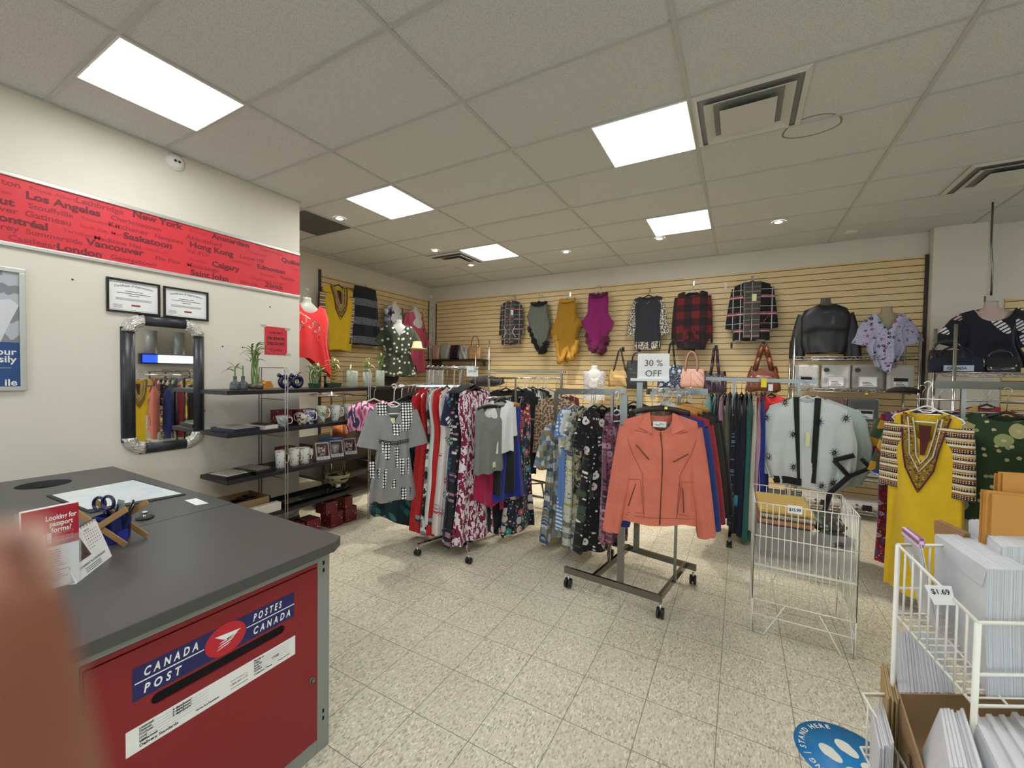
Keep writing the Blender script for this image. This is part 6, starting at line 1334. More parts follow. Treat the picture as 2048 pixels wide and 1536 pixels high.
yt = deep(3.28, 1245, 798); m = MB(); m.box(-.03, -.002, -.03, .03, .002, .03); t2 = thing('price_label', 'bright yellow square label on the clear post of the quad rack', 'label', tuple(yt), facing(yt)); m.build('card', YTAG, t2)
# dresses on the left rail, rear to front
g_c = 'floral dresses on the left side of the quad rack'
for q, (px, d, y0, y1, mt, lab, W, phi, pr2, sl, hg, vn) in enumerate([
    (1122, 3.75, 838, 1078, c_patch, 'teal and ochre patchwork dress with pointed sleeves, left end of the quad rack', .19, 50, 'maxi', dict(L=.34, r0=.08, r1=.13, a=22, b=10), 'clear', False),
    (1148, 3.62, 812, 1054, c_polka, 'light blue polka dot dress on the quad rack', 0.17, 46, 'straight', dict(L=.2, r0=.06, r1=.06, a=10), 'beige', False),
    (1166, 3.5, 816, 1090, c_cream, 'cream dress with olive and violet flowers on the quad rack', .19, 55, 'straight', dict(L=.26, r0=.08, r1=.085, a=16), 'black', False),
    (1234, 3.12, 822, 1082, c_mauve, 'mauve floral dress by the clear post with the yellow label', .14, 52, 'straight', None, 'white', False),
    (1188, 3.42, 814, 1000, c_cream2, 'olive and black lace tunic on the quad rack', .2, 40, 'straight', None, 'black', True),
    (1204, 3.3, 814, 1098, c_blkfl, 'black dress with pale pink blossoms on the quad rack', .2, 38, 'maxi', dict(L=.24, r0=.08, r1=.08, a=14), 'black', True)]):
    hk, k = gpx(px, 785, y0, y1, d)
    garment('dress', lab, 'dress', hk, facing(hk, phi), mt, W=W, prof=pr2, nw=.075, nd=.1, D=.05, amp=.02, folds=6, sleeve=sl, hang=hg, group=g_c, vneck=vn, **k)
for q in range(3): p = lb0+(lb1-lb0)*(.55+.03*q); hanger('empty clear plastic hanger on the left rail of the quad rack, %s one' % ORD[q], (p.x, p.y, p.z+.03), facing(p, 60), 'clear', .14, .18, group='empty clear hangers')
# white bust form neck standing behind the patchwork dress
a = deep(3.55, 1132, 838); bust('slim white plastic form neck inside the patchwork dress', (a.x, a.y, a.z), facing(a, 30), .085, .16, whf, hook=True, hh=.12, D=.04)
# stack of jackets on the front arm, rear to front
def jacket(lab, px, pyh, pyn, pyh2, d, mat, W, detail=False, hg='wood', dp=None):
    hk, k = gpx(px, pyh, pyn, pyh2, d)
    def ex(g, t):
        L = g.L
        m = MB(); g.line([(.0, -.115), (.004, -L*.5), (-.004, -L*.99)], .0035, m, .004); m.build('front_zip', brass if detail else BLACKP, t)
        m = MB()
        for q in (-1, 1):     # pointed collar flaps
            m.add([g.front(q*.066, .004, .006), g.front(q*.09, -.004, .012), g.front(q*.135, -.085, .022), g.front(q*.055, -.125, .02), g.front(q*.062, -.07, .012)], [(0, 1, 2, 3, 4)] if q > 0 else [(4, 3, 2, 1, 0)])
        m.build('collar', mat, t, solid=.004, bevel=.001)
        if not detail: return
        m = MB(); m.sheet(lambda u, v: Vector(((u-.5)*.13, .028-.0*v, .01-v*.11)), 6, 6); m.build('lining', FAB('jacket_lining', 'brush', ['4a4238', '8a7a60', '6a5a4c', 'a3762e'], 22), t)
        m = MB(); m.box(-.04, .018, -.09, .04, .02, -.055); m.build('neck_label', PAPER, t)
        m = MB(); m.tube([(-.025, .016, -.072), (-.005, .016, -.078), (.005, .016, -.066), (.025, .016, -.072)], .0014, 5); m.build('label_print', INK, t)
        m = MB()
        for a, b in (((-.15, -.19), (-.075, -.275)), ((.155, -.235), (.065, -.285)), ((-.145, -.43), (-.185, -.57)), ((.125, -.44), (.135, -.59))): g.line([a, b], .003, m, .004)
        m.build('pocket_zip', brass, t)
        m = MB()
        for q in (-1, 1): g.line([(q*.205, -.14), (q*.17, -.24), (q*.11, -.36), (q*.095, -L+.045)], .0012, m, .0035); g.line([(q*.06, -.12), (q*.2, -.1)], .0012, m, .0035)
        g.line([(-.2, -L+.045), (0, -L+.045), (.2, -L+.045)], .0012, m, .0035)
        for q in (-1, 1): g.line([(q*.2, -.41), (q*.12, -.4), (q*.1, -.6), (q*.19, -.61)], .0012, m, .0035)
        m.build('seam', c_coralD, t)
        m = MB()
        for x in (-.02, .02): m.lathe([(0, -.003), (.006, 0), (0, .003)], g.front(x, -.1, .006), 8)
        m.build('snap_button', BLACKP, t)
    return garment('jacket', lab, 'jacket', hk, facing(hk, 12 if detail else 14), mat, W=W, prof=[(0, .95), (.1, 1), (.45, .88), (.6, .86), (1, .97)], nw=.075, nd=.11, D=.06, slope=.34, amp=.006, folds=4, sleeve=dict(L=.66*W/.225, r0=.078, r1=.052, a=13, b=8, flat=.5), hang=hg, extra=ex, half=.17, hraise=.03, **k)
for lab, px, d, mt, hg, W in (('black jacket at the back of the jacket row', 1374, 3.0, c_black, 'black', .23), ('dark brown jacket in front of the black one', 1366, 2.9, FAB('dark_brown_suede', 'plain', ['1c1612', '2a211b'], 9), 'wood', .225),
                              ('crimson red jacket third in the jacket row', 1352, 2.76, FAB('crimson_suede', 'plain', ['8a1c2c', 'a02434'], 9), 'wood', .225), ('blue jacket right behind the coral jacket', 1340, 2.64, FAB('denim_blue_suede', 'plain', ['1c2a6a', '24367e'], 9), 'wood', .225)):
    jacket(lab, px, 785, 830+(2.5-d)*26, 1042+(2.5-d)*60, d, mt, W, False, hg)
jacket('coral suede zip jacket at the front of the quad rack', 1322, 790, 826, 1046, 2.5, c_coral, .225, True, 'darkwood')
m = MB(); q = deep(2.44, 1332, 816); m.box(-.008, -.001, -.008, .008, .001, .008); solo('price_sticker', m, YTAG, 'tiny yellow sticker on the dark wooden hanger of the coral jacket', 'label', tuple(q), facing(q))
for q in range(6): p = jf+(jb-jf)*(.12+.06*q); hanger('bare clear hanger hook above the jackets, %s from the front' % ORD[q], (p.x, p.y, p.z+.01), facing(p, 18), 'clear', .1, .12, group='empty clear hangers above the jackets')
p = rb0+(rb1-rb0)*.74; hanger('empty white plastic hanger on the right bar of the quad rack', (p.x, p.y, p.z+.03), facing(p, 62), 'white', .15, .18)
for q, (px, mt, lab) in enumerate(((1405, c_redprint, 'dark red printed dress at the end of the right bar'), (1412, PL('cream'), 'cream top at the very end of the right bar'))):
    hk, k = gpx(px, 790, 818, 960, 3.9+.1*q); garment('dress', lab, 'dress', hk, facing(hk, 66), mt, W=.17, prof='straight', nw=.07, nd=.06, D=.03, amp=.01, hang='black', **k)
# dark tops between the left and right bars, behind the yellow label
hk, k = gpx(1268, 790, 806, 900, 3.75); garment('top', 'black top with white scroll print behind the yellow label', 'top', hk, facing(hk, 20), FAB('black_scroll', 'ditsy', ['0c0c10', '0c0c10', 'c9c9c4', '0c0c10'], 34), W=.2, prof='straight', nw=.07, nd=.06, D=.05, hang='black', sleeve=dict(L=.35, r0=.07, r1=.06, a=14), **k)

# ---------------- rack D: bar with edge-on dresses and the kimono
t = thing('garment_rack', 'chrome rack with long dresses hung edge-on and a white kimono at its end', 'garment rack', (0, 0, 0))
d0, d1 = at('y', 4.55, 1412, 757), at('y', 4.55, 1636, 764); hookbar('hang_rail', d0, d1, flat=(.025, .035), parent=t, mat=STEEL)
for x in (d0.x+.25, d1.x-.14):
    m = MB(); m.bar((x, 4.57, .1), (x, 4.57, d0.z), .025, .025, up=(0, 1, 0)); m.build('post', STEEL, t); m = MB(); m.bar((x, 4.2, .09), (x, 4.95, .09), .025, .025); m.build('foot', STEEL, t)
    for y in (4.22, 4.92): caster((x, y, 0), t, .03)
m = MB(); m.bar((d0.x+.25, 4.57, .09), (d1.x-.14, 4.57, .09), .025, .025); m.build('base_rail', STEEL, t)
g_d = 'long dresses hung edge-on'
dd_ = [(1424, 'teal', 905, 'aqua sleeveless top with thin straps, left end of the long dress row', 'aqua'), (1434, 'navy', 1010, 'navy long dress, second in the long dress row', 'navy'), (1441, 'b', 1040, 'black long dress, third in the long dress row', None), (1450, 'p', 1000, 'dusty pink dress beside the olive grey one', 'pinkd'),
       (1461, 'o', 1020, 'olive grey long dress in the row', 'olive'), (1474, 'lace', 1050, 'navy lace beaded gown in the row', None), (1484, 'n', 1065, 'dark navy gown with teal hem flowers', None), (1494, 'n', 1072, 'dark navy gown right of the teal flowered one', 'navy'), (1503, 's', 1082, 'sea green long dress in the row', 'sea'),
       (1514, 'c', 1060, 'cream lace long dress in the row', 'cream'), (1524, 'p', 1050, 'dusty pink long dress near the kimonos', 'pinkd'), (1531, 'n', 1050, 'royal navy dress touching the kimonos', None)]
c_navylace = FAB('navy_lace', 'ditsy', ['0c1020', '3a5a7a', '0c1020', '6a8a9a', '0c1020'], 60); c_tealhem = FAB('navy_teal_hem', 'hem', ['0b0e1e', '1f6a7a', '3a8a9a', '12304a', '0b0e1e'], -.95)
for q, (px, _, y1, lab, kk) in enumerate(dd_):
    mt = PL(kk) if kk else {2: c_black, 5: c_navylace, 6: c_tealhem, 11: c_royal}[q]
    hk = at('y', 4.55, px, 757); b = at('y', 4.55, px, 788); c = at('y', 4.42, px, y1)
    garment('dress', lab, 'dress', (hk.x, 4.55, hk.z+.016), pi/2+R.uniform(-.12, .12)-.1, mt, W=.19, L=b.z-c.z, drop=hk.z+.016-b.z, prof='maxi' if y1 > 950 else 'straight', nw=.07, nd=.12, D=.028, amp=.012, folds=7, hang='black', group=g_d, vneck=q % 2 == 0, hgroup='hangers on the long dress rail')
hk, k = gpx(1543, 762, 790, 860, 3.85); garment('top', 'bright red top peeking out left of the kimonos', 'top', hk, facing(hk, 35), FAB('bright_red', 'plain', ['d82028', 'e82c34'], 9), W=.15, prof='tee', nw=.05, nd=.03, D=.05, hang='black', **k)
t2 = thing('price_label', 'yellow label hanging on the bar left of the kimonos', 'label', tuple(deep(3.7, 1528, 757)), facing(deep(3.7, 1528, 757))); m = MB(); m.box(-.022, -.001, -.08, .022, .001, .0); m.build('card', YTAG, t2); m = MB(); m.box(.035, -.001, -.11, .07, .001, -.05); m.build('size_card', PAPER, t2)
# kimonos at the end of the bar
def kimono(lab, px, d, y0, y1, mat, W, leaves, phi, band=True):
    hk, k = gpx(px, 764, y0, y1, d)
    def ex(g, t):
        L = g.L
        if not band: return
        m = MB()
        for q in (-1, 1): g.patch([(q*.055, .0), (q*.1, .0), (q*.05+(.03 if q > 0 else .0), -L*.93), (q*.01+(.03 if q > 0 else -.02), -L*.93)], m, .012)
        g.patch([(-.25, -L*.9), (-.02, -L*.9), (-.02, -L*.98), (-.22, -L*.98)], m, .012)
        m.build('black_binding', c_black, t)
        m = MB(); m.sheet(lambda u, v: Vector(((u-.5)*.16, .035, -.01-v*L*.95)), 4, 8); m.build('back_lining', c_mint, t)
        m = MB()
        for (x, z, s_) in leaves:
            for a in range(9):
                an = a*.7+s_*3; c = g.front(x+.02*cos(an), z+.024*sin(an), .016); dx, dz = .019*cos(an+.4), .019*sin(an+.4)
                m.tube([c-Vector((dx, 0, dz)), c+Vector((dx, 0, dz))], [.001, .0035][a % 2:][:1]*1+[.0035] if False else [.0035, .001], 4)
        m.build('leaf_print', INK, t)
        m = MB(); p = g.front(.1, -.2, .02); m.box(-.0, p.y, -.42, .03, p.y+.002, -.3); m.build('price_tag', TAGM, t)
        m = MB()      # folded back cuff of the wide sleeve
        P = [g.front(x, z, .03) for x, z in ((.33, -.46), (.2, -.52), (.3, -.64), (.44, -.56), (.38, -.49))]
        m.tube([P[1], P[0]], .02, 6); m.tube([P[1], P[2]], .018, 6); m.tube([P[2], P[3]], .018, 6); m.tube([P[3], P[4]], .018, 6); m.tube([P[2], P[2]+Vector((-.12, 0, -.16)), P[2]+Vector((-.16, 0, -.36))], .02, 6); m.build('sleeve_binding', c_black, t)
    return garment('kimono', lab, 'kimono', hk, facing(hk, phi), mat, W=W, prof=[(0, .8), (.15, .93), (.5, 1.02), (.8, 1.0), (1, .86)], nw=.07, nd=.05, D=.045, slope=.42, amp=.022, folds=7, hang='clear', half=.2, extra=ex, sleeve=None, hem=lambda x, f: .2*max(0, abs(x)-.45), **k)
kimono('pale mint chiffon kimono hanging behind the white one', 1636, 3.72, 797, 975, c_mint, .38, [], 0, False)
kimono('grey brown kimono edge behind the white kimonos', 1600, 3.78, 795, 960, FAB('taupe_chiffon', 'plain', ['6a6458', '827b6c'], 9), .3, [], 0, False)
kimono('white kimono with black leaves and black binding at the end of the bar', 1615, 3.62, 795, 975, c_sheer, .345, [(-.3, -.2, 1), (-.27, -.55, 2), (-.36, -.47, 3), (.09, -.2, 4), (.27, -.16, 5), (-.09, -.33, 1), (.12, -.75, 2), (.2, -.72, 3), (.2, -.46, 5), (-.08, -.62, 1), (-.16, -.05, 2)], 0)

# ---------------- rack E: right-hand bar with dashikis and the green dress
t = thing('garment_rack', 'chrome bar rack with dashikis at the right edge of the photo', 'garment rack', (0, 0, 0))
e0 = deep(2.72, 1868, 769); e1 = e0+Vector((1.5, .12, 0)); hookbar('hang_rail', e0, e1, flat=(.014, .05), parent=t, mat=STEEL)
for k_ in (.1, .92): P = e0+(e1-e0)*k_; m = MB(); m.bar((P.x, P.y+.02, .08), (P.x, P.y+.02, P.z), .022, .022, up=(0, 1, 0)); m.build('post', STEEL, t); m = MB(); m.bar((P.x, P.y-.35, .07), (P.x, P.y+.4, .07), .025, .025); m.build('foot', STEEL, t)
for zz in (.11, .19, .22): hookbar('cross_rod', e0+Vector((.0, .3, -zz)), e1+Vector((0, .3, -zz)), .006, parent=t)
hk, k = gpx(1845, 772, 818, 1200, 3.35); garment('dress', 'long red floral dress behind the yellow dashiki', 'dress', hk, facing(hk, 8), FAB('red_batik', 'floral', ['7a0f1c', 'c0a0a8', '9a2030', '5a3a6a'], 18), W=.26, prof='straight', nw=.08, nd=.1, D=.05, hang='black', sleeve=dict(L=.4, r0=.1, r1=.1, a=14), sl_mat=c_multi, **k)
hk, k = gpx(1878, 775, 822, 1130, 3.1); garment('dashiki', 'blue dashiki with multicoloured sleeves behind the yellow one', 'dress', hk, facing(hk, 8), FAB('dashiki_blue', 'plain', ['141c5a', '1c2878'], 8), W=.25, prof='box', nw=.08, nd=.1, D=.05, hang='black', sleeve=dict(L=.42, r0=.12, r1=.12, a=16), sl_mat=c_multi, **k)
hk, k = gpx(1880, 775, 826, 1105, 2.98); garment('dashiki', 'orange dashiki just behind the yellow one', 'dress', hk, facing(hk, 5), FAB('dashiki_orange', 'plain', ['b87812', 'c98a1c'], 8), W=.22, prof='box', nw=.08, nd=.1, D=.05, hang='black', sleeve=dict(L=.3, r0=.11, r1=.11, a=10), sl_mat=c_eth, **k)
hk, k = gpx(1856, 765, 824, 1195, 2.72)
garment('dashiki', 'long yellow dashiki on a white hanger above the wire envelope bin', 'dress', hk, facing(hk, -22), c_yel, W=.2, prof=[(0, .85), (.2, .93), (.5, .95), (1, 1.0)], nw=.085, nd=.2, D=.06, amp=.02, folds=4, sleeve=dict(L=.44, r0=.085, r1=.085, a=6, b=0, flat=.5), sl_mat=c_eth, extra=dashneck(.06, .52), hang='white', hraise=.03, **k)
hk, k = gpx(1960, 790, 826, 1040, 3.0); garment('dress', 'teal dotted dress between the dashikis and the green dress', 'dress', hk, facing(hk, 20), FAB('teal_dotted', 'dots', ['1c4a44', '6a9a90'], 34), W=.16, prof='straight', nw=.08, nd=.06, D=.05, hang='black', **k)
hk, k = gpx(1975, 778, 812, 880, 3.3); garment('top', 'crimson and gold draped cloth above the teal dress', 'top', hk, facing(hk, 10), FAB('crimson_gold', 'brush', ['7a1428', '8a1c30', 'b8904a', '3a1a14'], 8), W=.2, prof='tee', nw=.05, nd=.03, D=.06, hang='black', **k)
hk, k = gpx(2015, 778, 828, 1075, 2.55)
garment('dress', 'green dress with large pale flowers at the right edge of the photo', 'dress', hk, facing(hk, 0), c_dgreen, W=.27, prof='aline', nw=.1, nd=.05, D=.08, amp=.02, folds=5, hang='black', **k)
hk, k = gpx(2130, 778, 835, 1000, 2.4); garment('dress', 'sage green satin dress cut off by the right edge', 'dress', hk, facing(hk, 0), FAB('sage_satin', 'plain', ['6a7a5a', '7f8f6c'], 6, .5), W=.24, prof='straight', nw=.1, nd=.1, D=.06, hang='black', **k)
hk, k = gpx(1985, 800, 850, 1160, 2.85); garment('dress', 'plain black long dress under the green flowered one', 'dress', hk, facing(hk, 0), c_black, W=.25, prof='straight', nw=.09, nd=.05, D=.06, hang='black', **k)
# the far end of the bar: garments turned to the left wall, which the mirror shows
t = thing('garment_rack', 'chrome rack beyond the right edge of the photo, seen in the wall mirror', 'garment rack', (0, 0, 0))
r0_, r1_ = Vector((1.4, 3.0, 1.5)), Vector((2.05, 3.95, 1.5)); hookbar('hang_rail', r0_, r1_, .012, parent=t)
for P in (r0_+(r1_-r0_)*.3, r1_): m = MB(); m.bar((P.x, P.y, .06), (P.x, P.y, P.z), .022, .022, up=(0, 1, 0)); m.build('post', STEEL, t); m = MB(); m.bar((P.x-.3, P.y, .05), (P.x+.3, P.y, .05), .025, .025); m.build('foot', STEEL, t)
garment('dashiki', 'second yellow dashiki, the one reflected in the wall mirror', 'dress', (1.42, 3.06, 1.515), -pi/2, c_yel, W=.2, L=1.1, prof='box', nw=.09, nd=.2, vneck=True, D=.05, hang='white', extra=dashneck(.06, .5), sleeve=dict(L=.3, r0=.09, r1=.09, a=8), sl_mat=c_eth)
for q, (f_, mt, lab, hg) in enumerate(((.22, FAB('dusty_coral', 'plain', ['a0524c', 'b0605a'], 8), 'dusty coral long dress, seen in the mirror', 'white'), (.42, c_blkfl, 'black blossom dress, seen in the mirror', 'wood'), (.6, c_cream, 'cream floral dress, seen in the mirror', 'black'), (.8, c_polka, 'blue dotted dress, seen in the mirror', 'black'))):
    P = r0_+(r1_-r0_)*f_; garment('dress', lab, 'dress', (P.x, P.y, P.z+.015), -pi/2+.3, mt, W=.2, L=1.0, prof='aline', nw=.08, nd=.1, D=.05, hang=hg)
# ================================================================ CHROME WIRE SHELVING ON THE BACK WALL
def wireshelf(name, lab, x0, x1, y0, y1, zs, ztop, posts=(0, 1, 2, 3)):
    t = thing(name, lab, 'wire shelving', (0, 0, 0))
    for q, (x, y) in enumerate(((x0, y0), (x1, y0), (x1, y1), (x0, y1))):
        m = MB(); m.rod((x, y, 0), (x, y, ztop), .0125, 10); m.build('post', CHROME, t)
    for z in zs:
        m = MB()
        for y in (y0, y1):
            m.rod((x0, y, z), (x1, y, z), .004, 6); m.rod((x0, y, z-.032), (x1, y, z-.032), .004, 6); n = int((x1-x0)/.035)
            for k in range(n): a = x0+(x1-x0)*k/n; b = x0+(x1-x0)*(k+1)/n; m.rod((a, y, z if k % 2 else z-.032), (b, y, z-.032 if k % 2 else z), .0028, 5)
        for k in range(int((x1-x0)/.026)): x = x0+.026*k; m.rod((x, y0, z), (x, y1, z), .0018, 4)
        for x in (x0, x1): m.rod((x, y0, z), (x, y1, z), .004, 6)
        m.build('wire_shelf', CHROME, t)
WX0, WX1, WY0, WY1 = .545, 1.62, 5.75, 6.2
wireshelf('wire_shelving', 'chrome wire shelving stacked with packed bed sheet sets on the back wall', WX0, WX1, WY0, WY1, (1.80, 1.44, 1.09, .80, .46, .11), 2.02)
clearv = M('clear_vinyl', 'd0d0cc', .12, alpha=.13)
def sheetpack(x, y, z, w_, h_, col, lab, d=.12, badge=False, lw=.16, rz=0):
    t = thing('sheet_set', lab, 'bedding pack', (x, y, z), rz, 'packed sheet sets on the wire shelving')
    m = MB(); m.box(-w_/2, -d/2, 0, w_/2, d/2, h_); m.build('folded_cloth', col, t, bevel=.02)
    m = MB(); m.box(-w_/2-.006, -d/2-.006, 0, w_/2+.006, d/2+.006, h_+.012); m.build('vinyl_bag', clearv, t, bevel=.01)
    m = MB(); lx0 = -lw/2-.0; m.box(lx0, -d/2-.011, h_*.1, lx0+lw, -d/2-.009, h_*.52); m.build('label_card', PAPER, t)
    m = MB(); m.box(lx0+.008, -d/2-.0125, h_*.34, lx0+lw-.008, -d/2-.0115, h_*.48) if badge is None else None
    for q in range(3): m.box(lx0+lw*.2, -d/2-.0125, h_*(.16+.06*q), lx0+lw*(.8-.1*q), -d/2-.0115, h_*(.18+.06*q))
    for a in (lx0+.004, lx0+lw-.006): m.box(a, -d/2-.0125, h_*.11, a+.002, -d/2-.0115, h_*.51)
    for b in (.115, .5): m.box(lx0+.004, -d/2-.0125, h_*b, lx0+lw-.004, -d/2-.0115, h_*b+.002)
    m.build('label_print', INK, t)
    if badge:
        m = MB(); m.add([(-w_*.34+.026*cos(a*pi/10), -d/2-.0125, h_*.78+.024*sin(a*pi/10)) for a in range(20)], [tuple(range(20))]); m.build('round_badge', BLACKP, t)
cl = lambda k, c: M('sheet_'+k, c, .6, bump=.2, bs=20)
yy = 5.9
for args in [(.675, yy, 1.44, .24, .27, cl('white', 'cfcdc6'), 'white sheet set with a dark label, left on the upper shelf', .12, None, .12), (.95, yy, 1.44, .26, .27, cl('white', 'cfcdc6'), 'white sheet set with a round black badge on the upper shelf', .12, True, .15),
             (1.23, yy, 1.44, .27, .27, cl('grey', '8a8880'), 'grey sheet set with a round badge behind the lilac blouse', .12, True, .16), (1.5, yy, 1.44, .22, .27, cl('white', 'cfcdc6'), 'white sheet set at the right of the upper shelf', .12, None, .13),
             (.72, yy, 1.09, .2, .23, cl('slate', '3a3f44'), 'slate sheet set half hidden behind the kimono', .12, None, .12), (.93, yy, 1.09, .24, .24, cl('burgundy', '5a1020'), 'burgundy sheet set on the second wire shelf', .12, None, .12), (1.2, yy, 1.09, .26, .24, cl('navy', '14202c'), 'dark navy sheet set with a yellow dot', .12, None, .17),
             (.87, yy, .80, .2, .22, cl('charcoal', '26292c'), 'charcoal sheet set beside the kimono edge, third wire shelf', .12, None, .12), (1.17, yy, .80, .32, .22, cl('midgrey', '4a4b4a'), 'mid grey sheet set with round badge on the third wire shelf', .12, True, .17),
             (.98, yy, .46, .28, .25, cl('taupe', '5c5344'), 'taupe sheet set on the fourth wire shelf', .12, None, .15), (1.3, yy, .46, .3, .25, cl('taupe', '5c5344'), 'second taupe sheet set on the fourth wire shelf, right one', .12, None, .15)]: sheetpack(*args)
m = MB(); m.box(-.012, 0, -.012, .012, .002, .012); a = at('y', yy-.075, 1733, 787); solo('price_dot', m, YTAG, 'yellow price dot on the dark navy sheet set', 'label', tuple(a))
for q, (x, lab) in enumerate(((.87, 'white patterned bedding pack lying flat on the bottom shelf, left one'), (1.24, 'white patterned bedding pack lying flat on the bottom shelf, right one'))):
    t = thing('flat_bedding_pack', lab, 'bedding pack', (x, 5.93, .115), 0, 'flat packs on the bottom wire shelf')
    m = MB(); m.box(-.17, -.15, 0, .17, .15, .07); m.build('folded_cloth', FAB('speckle_bedding', 'ditsy', ['cbc9c2', 'cbc9c2', '55585c', 'cbc9c2', 'dedcd6'], 22), t, bevel=.02)
    m = MB(); m.box(-.03, -.158, .0, .05, -.151, .06); m.build('dark_label', BLACKP, t)
# brown cap on shelf
m = MB(); m.lathe([(.0, .06), (.06, .055), (.11, .03), (.12, 0), (.0, 0)], (0, 0, 0), 24, 1.2, .9); m.add([(-.14, -.1, 0), (-.05, -.18, -.02), (-.02, -.08, .01), (-.1, .0, .01)], [(0, 1, 2, 3)])
solo('wool_cap', m, M('brown_wool', '2e211b', .9, bump=.4, bs=60), 'dark brown flat cap hung at the right end of the wire shelving', 'hat', tuple(at('y', 5.6, 1808, 785)), .3)
# forms along the top of the shelving
on_form('jacket', 'black leather jacket on a form at the left end of the wire shelving', 'jacket', 1651, 4.7, 610, 706, c_leath, .235, form=M('form_dark', '5a5a58', .2, alpha=.8), flab='clear grey bust form inside the black leather jacket', prof=[(0, .85), (.15, 1), (.5, .98), (.8, .95), (1, .85)], nw=.06, nd=.02, slope=.42, sleeve=dict(L=.5, r0=.1, r1=.075, a=20, b=4, flat=.5), hh=.02, rz=0, folds=4, amp=.012, hook=False)
m = MB(); P = deep(4.7, 1651, 606); m.lathe([(.066, -.06), (.07, -.02), (.066, .03), (.06, .03), (.062, -.05)], (0, 0, 0), 24); solo('jacket_collar', m, c_leath, 'black stand-up leather collar of the jacket on the form', 'collar', tuple(P)) if False else None
bgf = M('beige_form', 'a39478', .45); pkf = M('blush_form', 'c9b0a4', .25, coat=.5)
on_form('blouse', 'lilac blouse with dark sprigs and a pointed hem on a beige form', 'top', 1773, 4.42, 628, 746, c_lilac, .16, form=bgf, flab='beige bust form with an open wooden neck inside the lilac blouse', prof=[(0, .95), (.12, 1), (.32, .78), (.45, .8), (.7, .95), (1, .45)], nw=.1, nd=.19, vneck=True, sleeve=dict(L=.26, r0=.1, r1=.12, a=28, b=16), hh=.07, rz=-.05, folds=6, amp=.022, hem=lambda x, f: .12*abs(x))
on_form('blouse', 'navy wrap blouse with white fan print on a blush form by the column', 'top', 1982, 3.85, 619, 735, c_navyfan, .22, form=pkf, flab='blush bust form wearing the navy fan print blouse', prof=[(0, .92), (.12, 1), (.4, .7), (.5, .75), (1, 1.1)], nw=.12, nd=.12, sleeve=dict(L=.26, r0=.12, r1=.14, a=34, b=22), hh=.06, rz=-.08, folds=6, amp=.022, hook=False)
P = deep(3.85, 1982, 598); t = thing('hanging_rod', 'thin metal rod dropping from the ceiling to the navy blouse form', 'rod', tuple(P)); m = MB(); m.tube([(0, 0, 0), (0, 0, .3), (-.015, 0, .5), (-.015, 0, CEIL-P.z)], .008, 8); m.build('rod', STEEL, t); m = MB(); m.box(-.04, -.02, -.03, .04, .02, .03); m.build('clamp', STEEL, t)
# second wire shelving right of the column with bags
wireshelf('wire_shelving', 'chrome wire shelving behind the right-hand clothes bar', 1.55, 2.75, 4.75, 5.15, (1.62, 1.2, .7, .2), 2.02)
p = at('y', 4.7, 1912, 757); t = handbag(None, 'navy canvas Canada tote bag on the right wire shelving', (p.x+.04, 4.85, 1.62), 0, .32, .3, .13, .12, M('navy_canvas', '14182e', .8, bump=.3, bs=80), [('loop', .1, .1, .008, 0)])
m = MB(); m.box(-.09, -.068, .012, .09, -.066, .06); m.build('patch', M('pale_patch', 'b9c6cf', .7), t); m = MB(); write(m, 'CANADA', (-.07, -.0695, .026), (1, 0, 0), (0, 0, 1), .028, .03); m.build('lettering', M('patch_blue', '3a4a6a', .7, vary=0), t)
handbag(None, 'glossy black handbag with a pale strap clip above the navy tote', (p.x+.04, 5.02, 1.62), 0, .24, .22, .2, .12, M('lea_patent', '17151c', .15, coat=.6), [('loop', .09, .1, .01, 0)])
handbag(None, 'black quilted bag right of the navy Canada tote', (p.x+.34, 4.95, 1.62), 0, .22, .2, .13, .12, M('lea_patent', '17151c', .15, coat=.6), [('loop', .07, .07, .008, 0)])
m = MB(); m.box(-.2, -.15, 0, .2, .15, .15); solo('clear_storage_box', m, M('clear_box', 'b0a998', .15, alpha=.6), 'clear plastic box of folded beige cloth at the right edge', 'box', (p.x+.72, 4.9, 1.62), bevel=.02)
m = MB(); m.box(-.2, -.002, 0, .2, .002, .045); solo('shelf_label', m, PAPER, 'white printed strip in front of the clear plastic box', 'label', (p.x+.75, 4.74, 1.625))
# ================================================================ WHITE DUMP BIN
bx0, bx1, by0, by1, bh = .1, .595, 2.88, 3.36, .80
t = thing('dump_bin', 'white wire dump bin with cloth packs and a $15.99 card', 'wire bin', (0, 0, 0))
def side(a, b, z0, z1, n, hs, r=.0022, rh=.0032, legs=True):
    m = MB(); a, b = Vector(a), Vector(b)
    for k in range(n+1): p = a+(b-a)*k/n; m.rod((p.x, p.y, z0), (p.x, p.y, z1), rh if k in (0, n) else r, 6)
    for z in hs: m.rod((a.x, a.y, z), (b.x, b.y, z), rh, 6)
    if legs:
        for s_, e in ((a, b), (b, a)):
            d = (e-s_); m.tube([(s_.x, s_.y, z0+.02), (s_.x+d.x*.015, s_.y+d.y*.015, .006), (s_.x+d.x*.12, s_.y+d.y*.12, .003), (s_.x+d.x*.34, s_.y+d.y*.34, z0)], rh, 6)
    return m
for a, b, n in (((bx0, by0), (bx1, by0), 16), ((bx0, by1), (bx1, by1), 12), ((bx0, by0), (bx0, by1), 13), ((bx1, by0), (bx1, by1), 13)):
    side((a[0], a[1], 0), (b[0], b[1], 0), .21, bh, n, (.21, .42, .60, bh, .12)).build('wire_panel', WWIRE, t)
m = MB()
for k in range(14): x = bx0+(bx1-bx0)*k/13; m.rod((x, by0, .43), (x, by1, .43), .0022, 5)
for k in range(5): y = by0+(by1-by0)*k/4; m.rod((bx0, y, .427), (bx1, y, .427), .0028, 5)
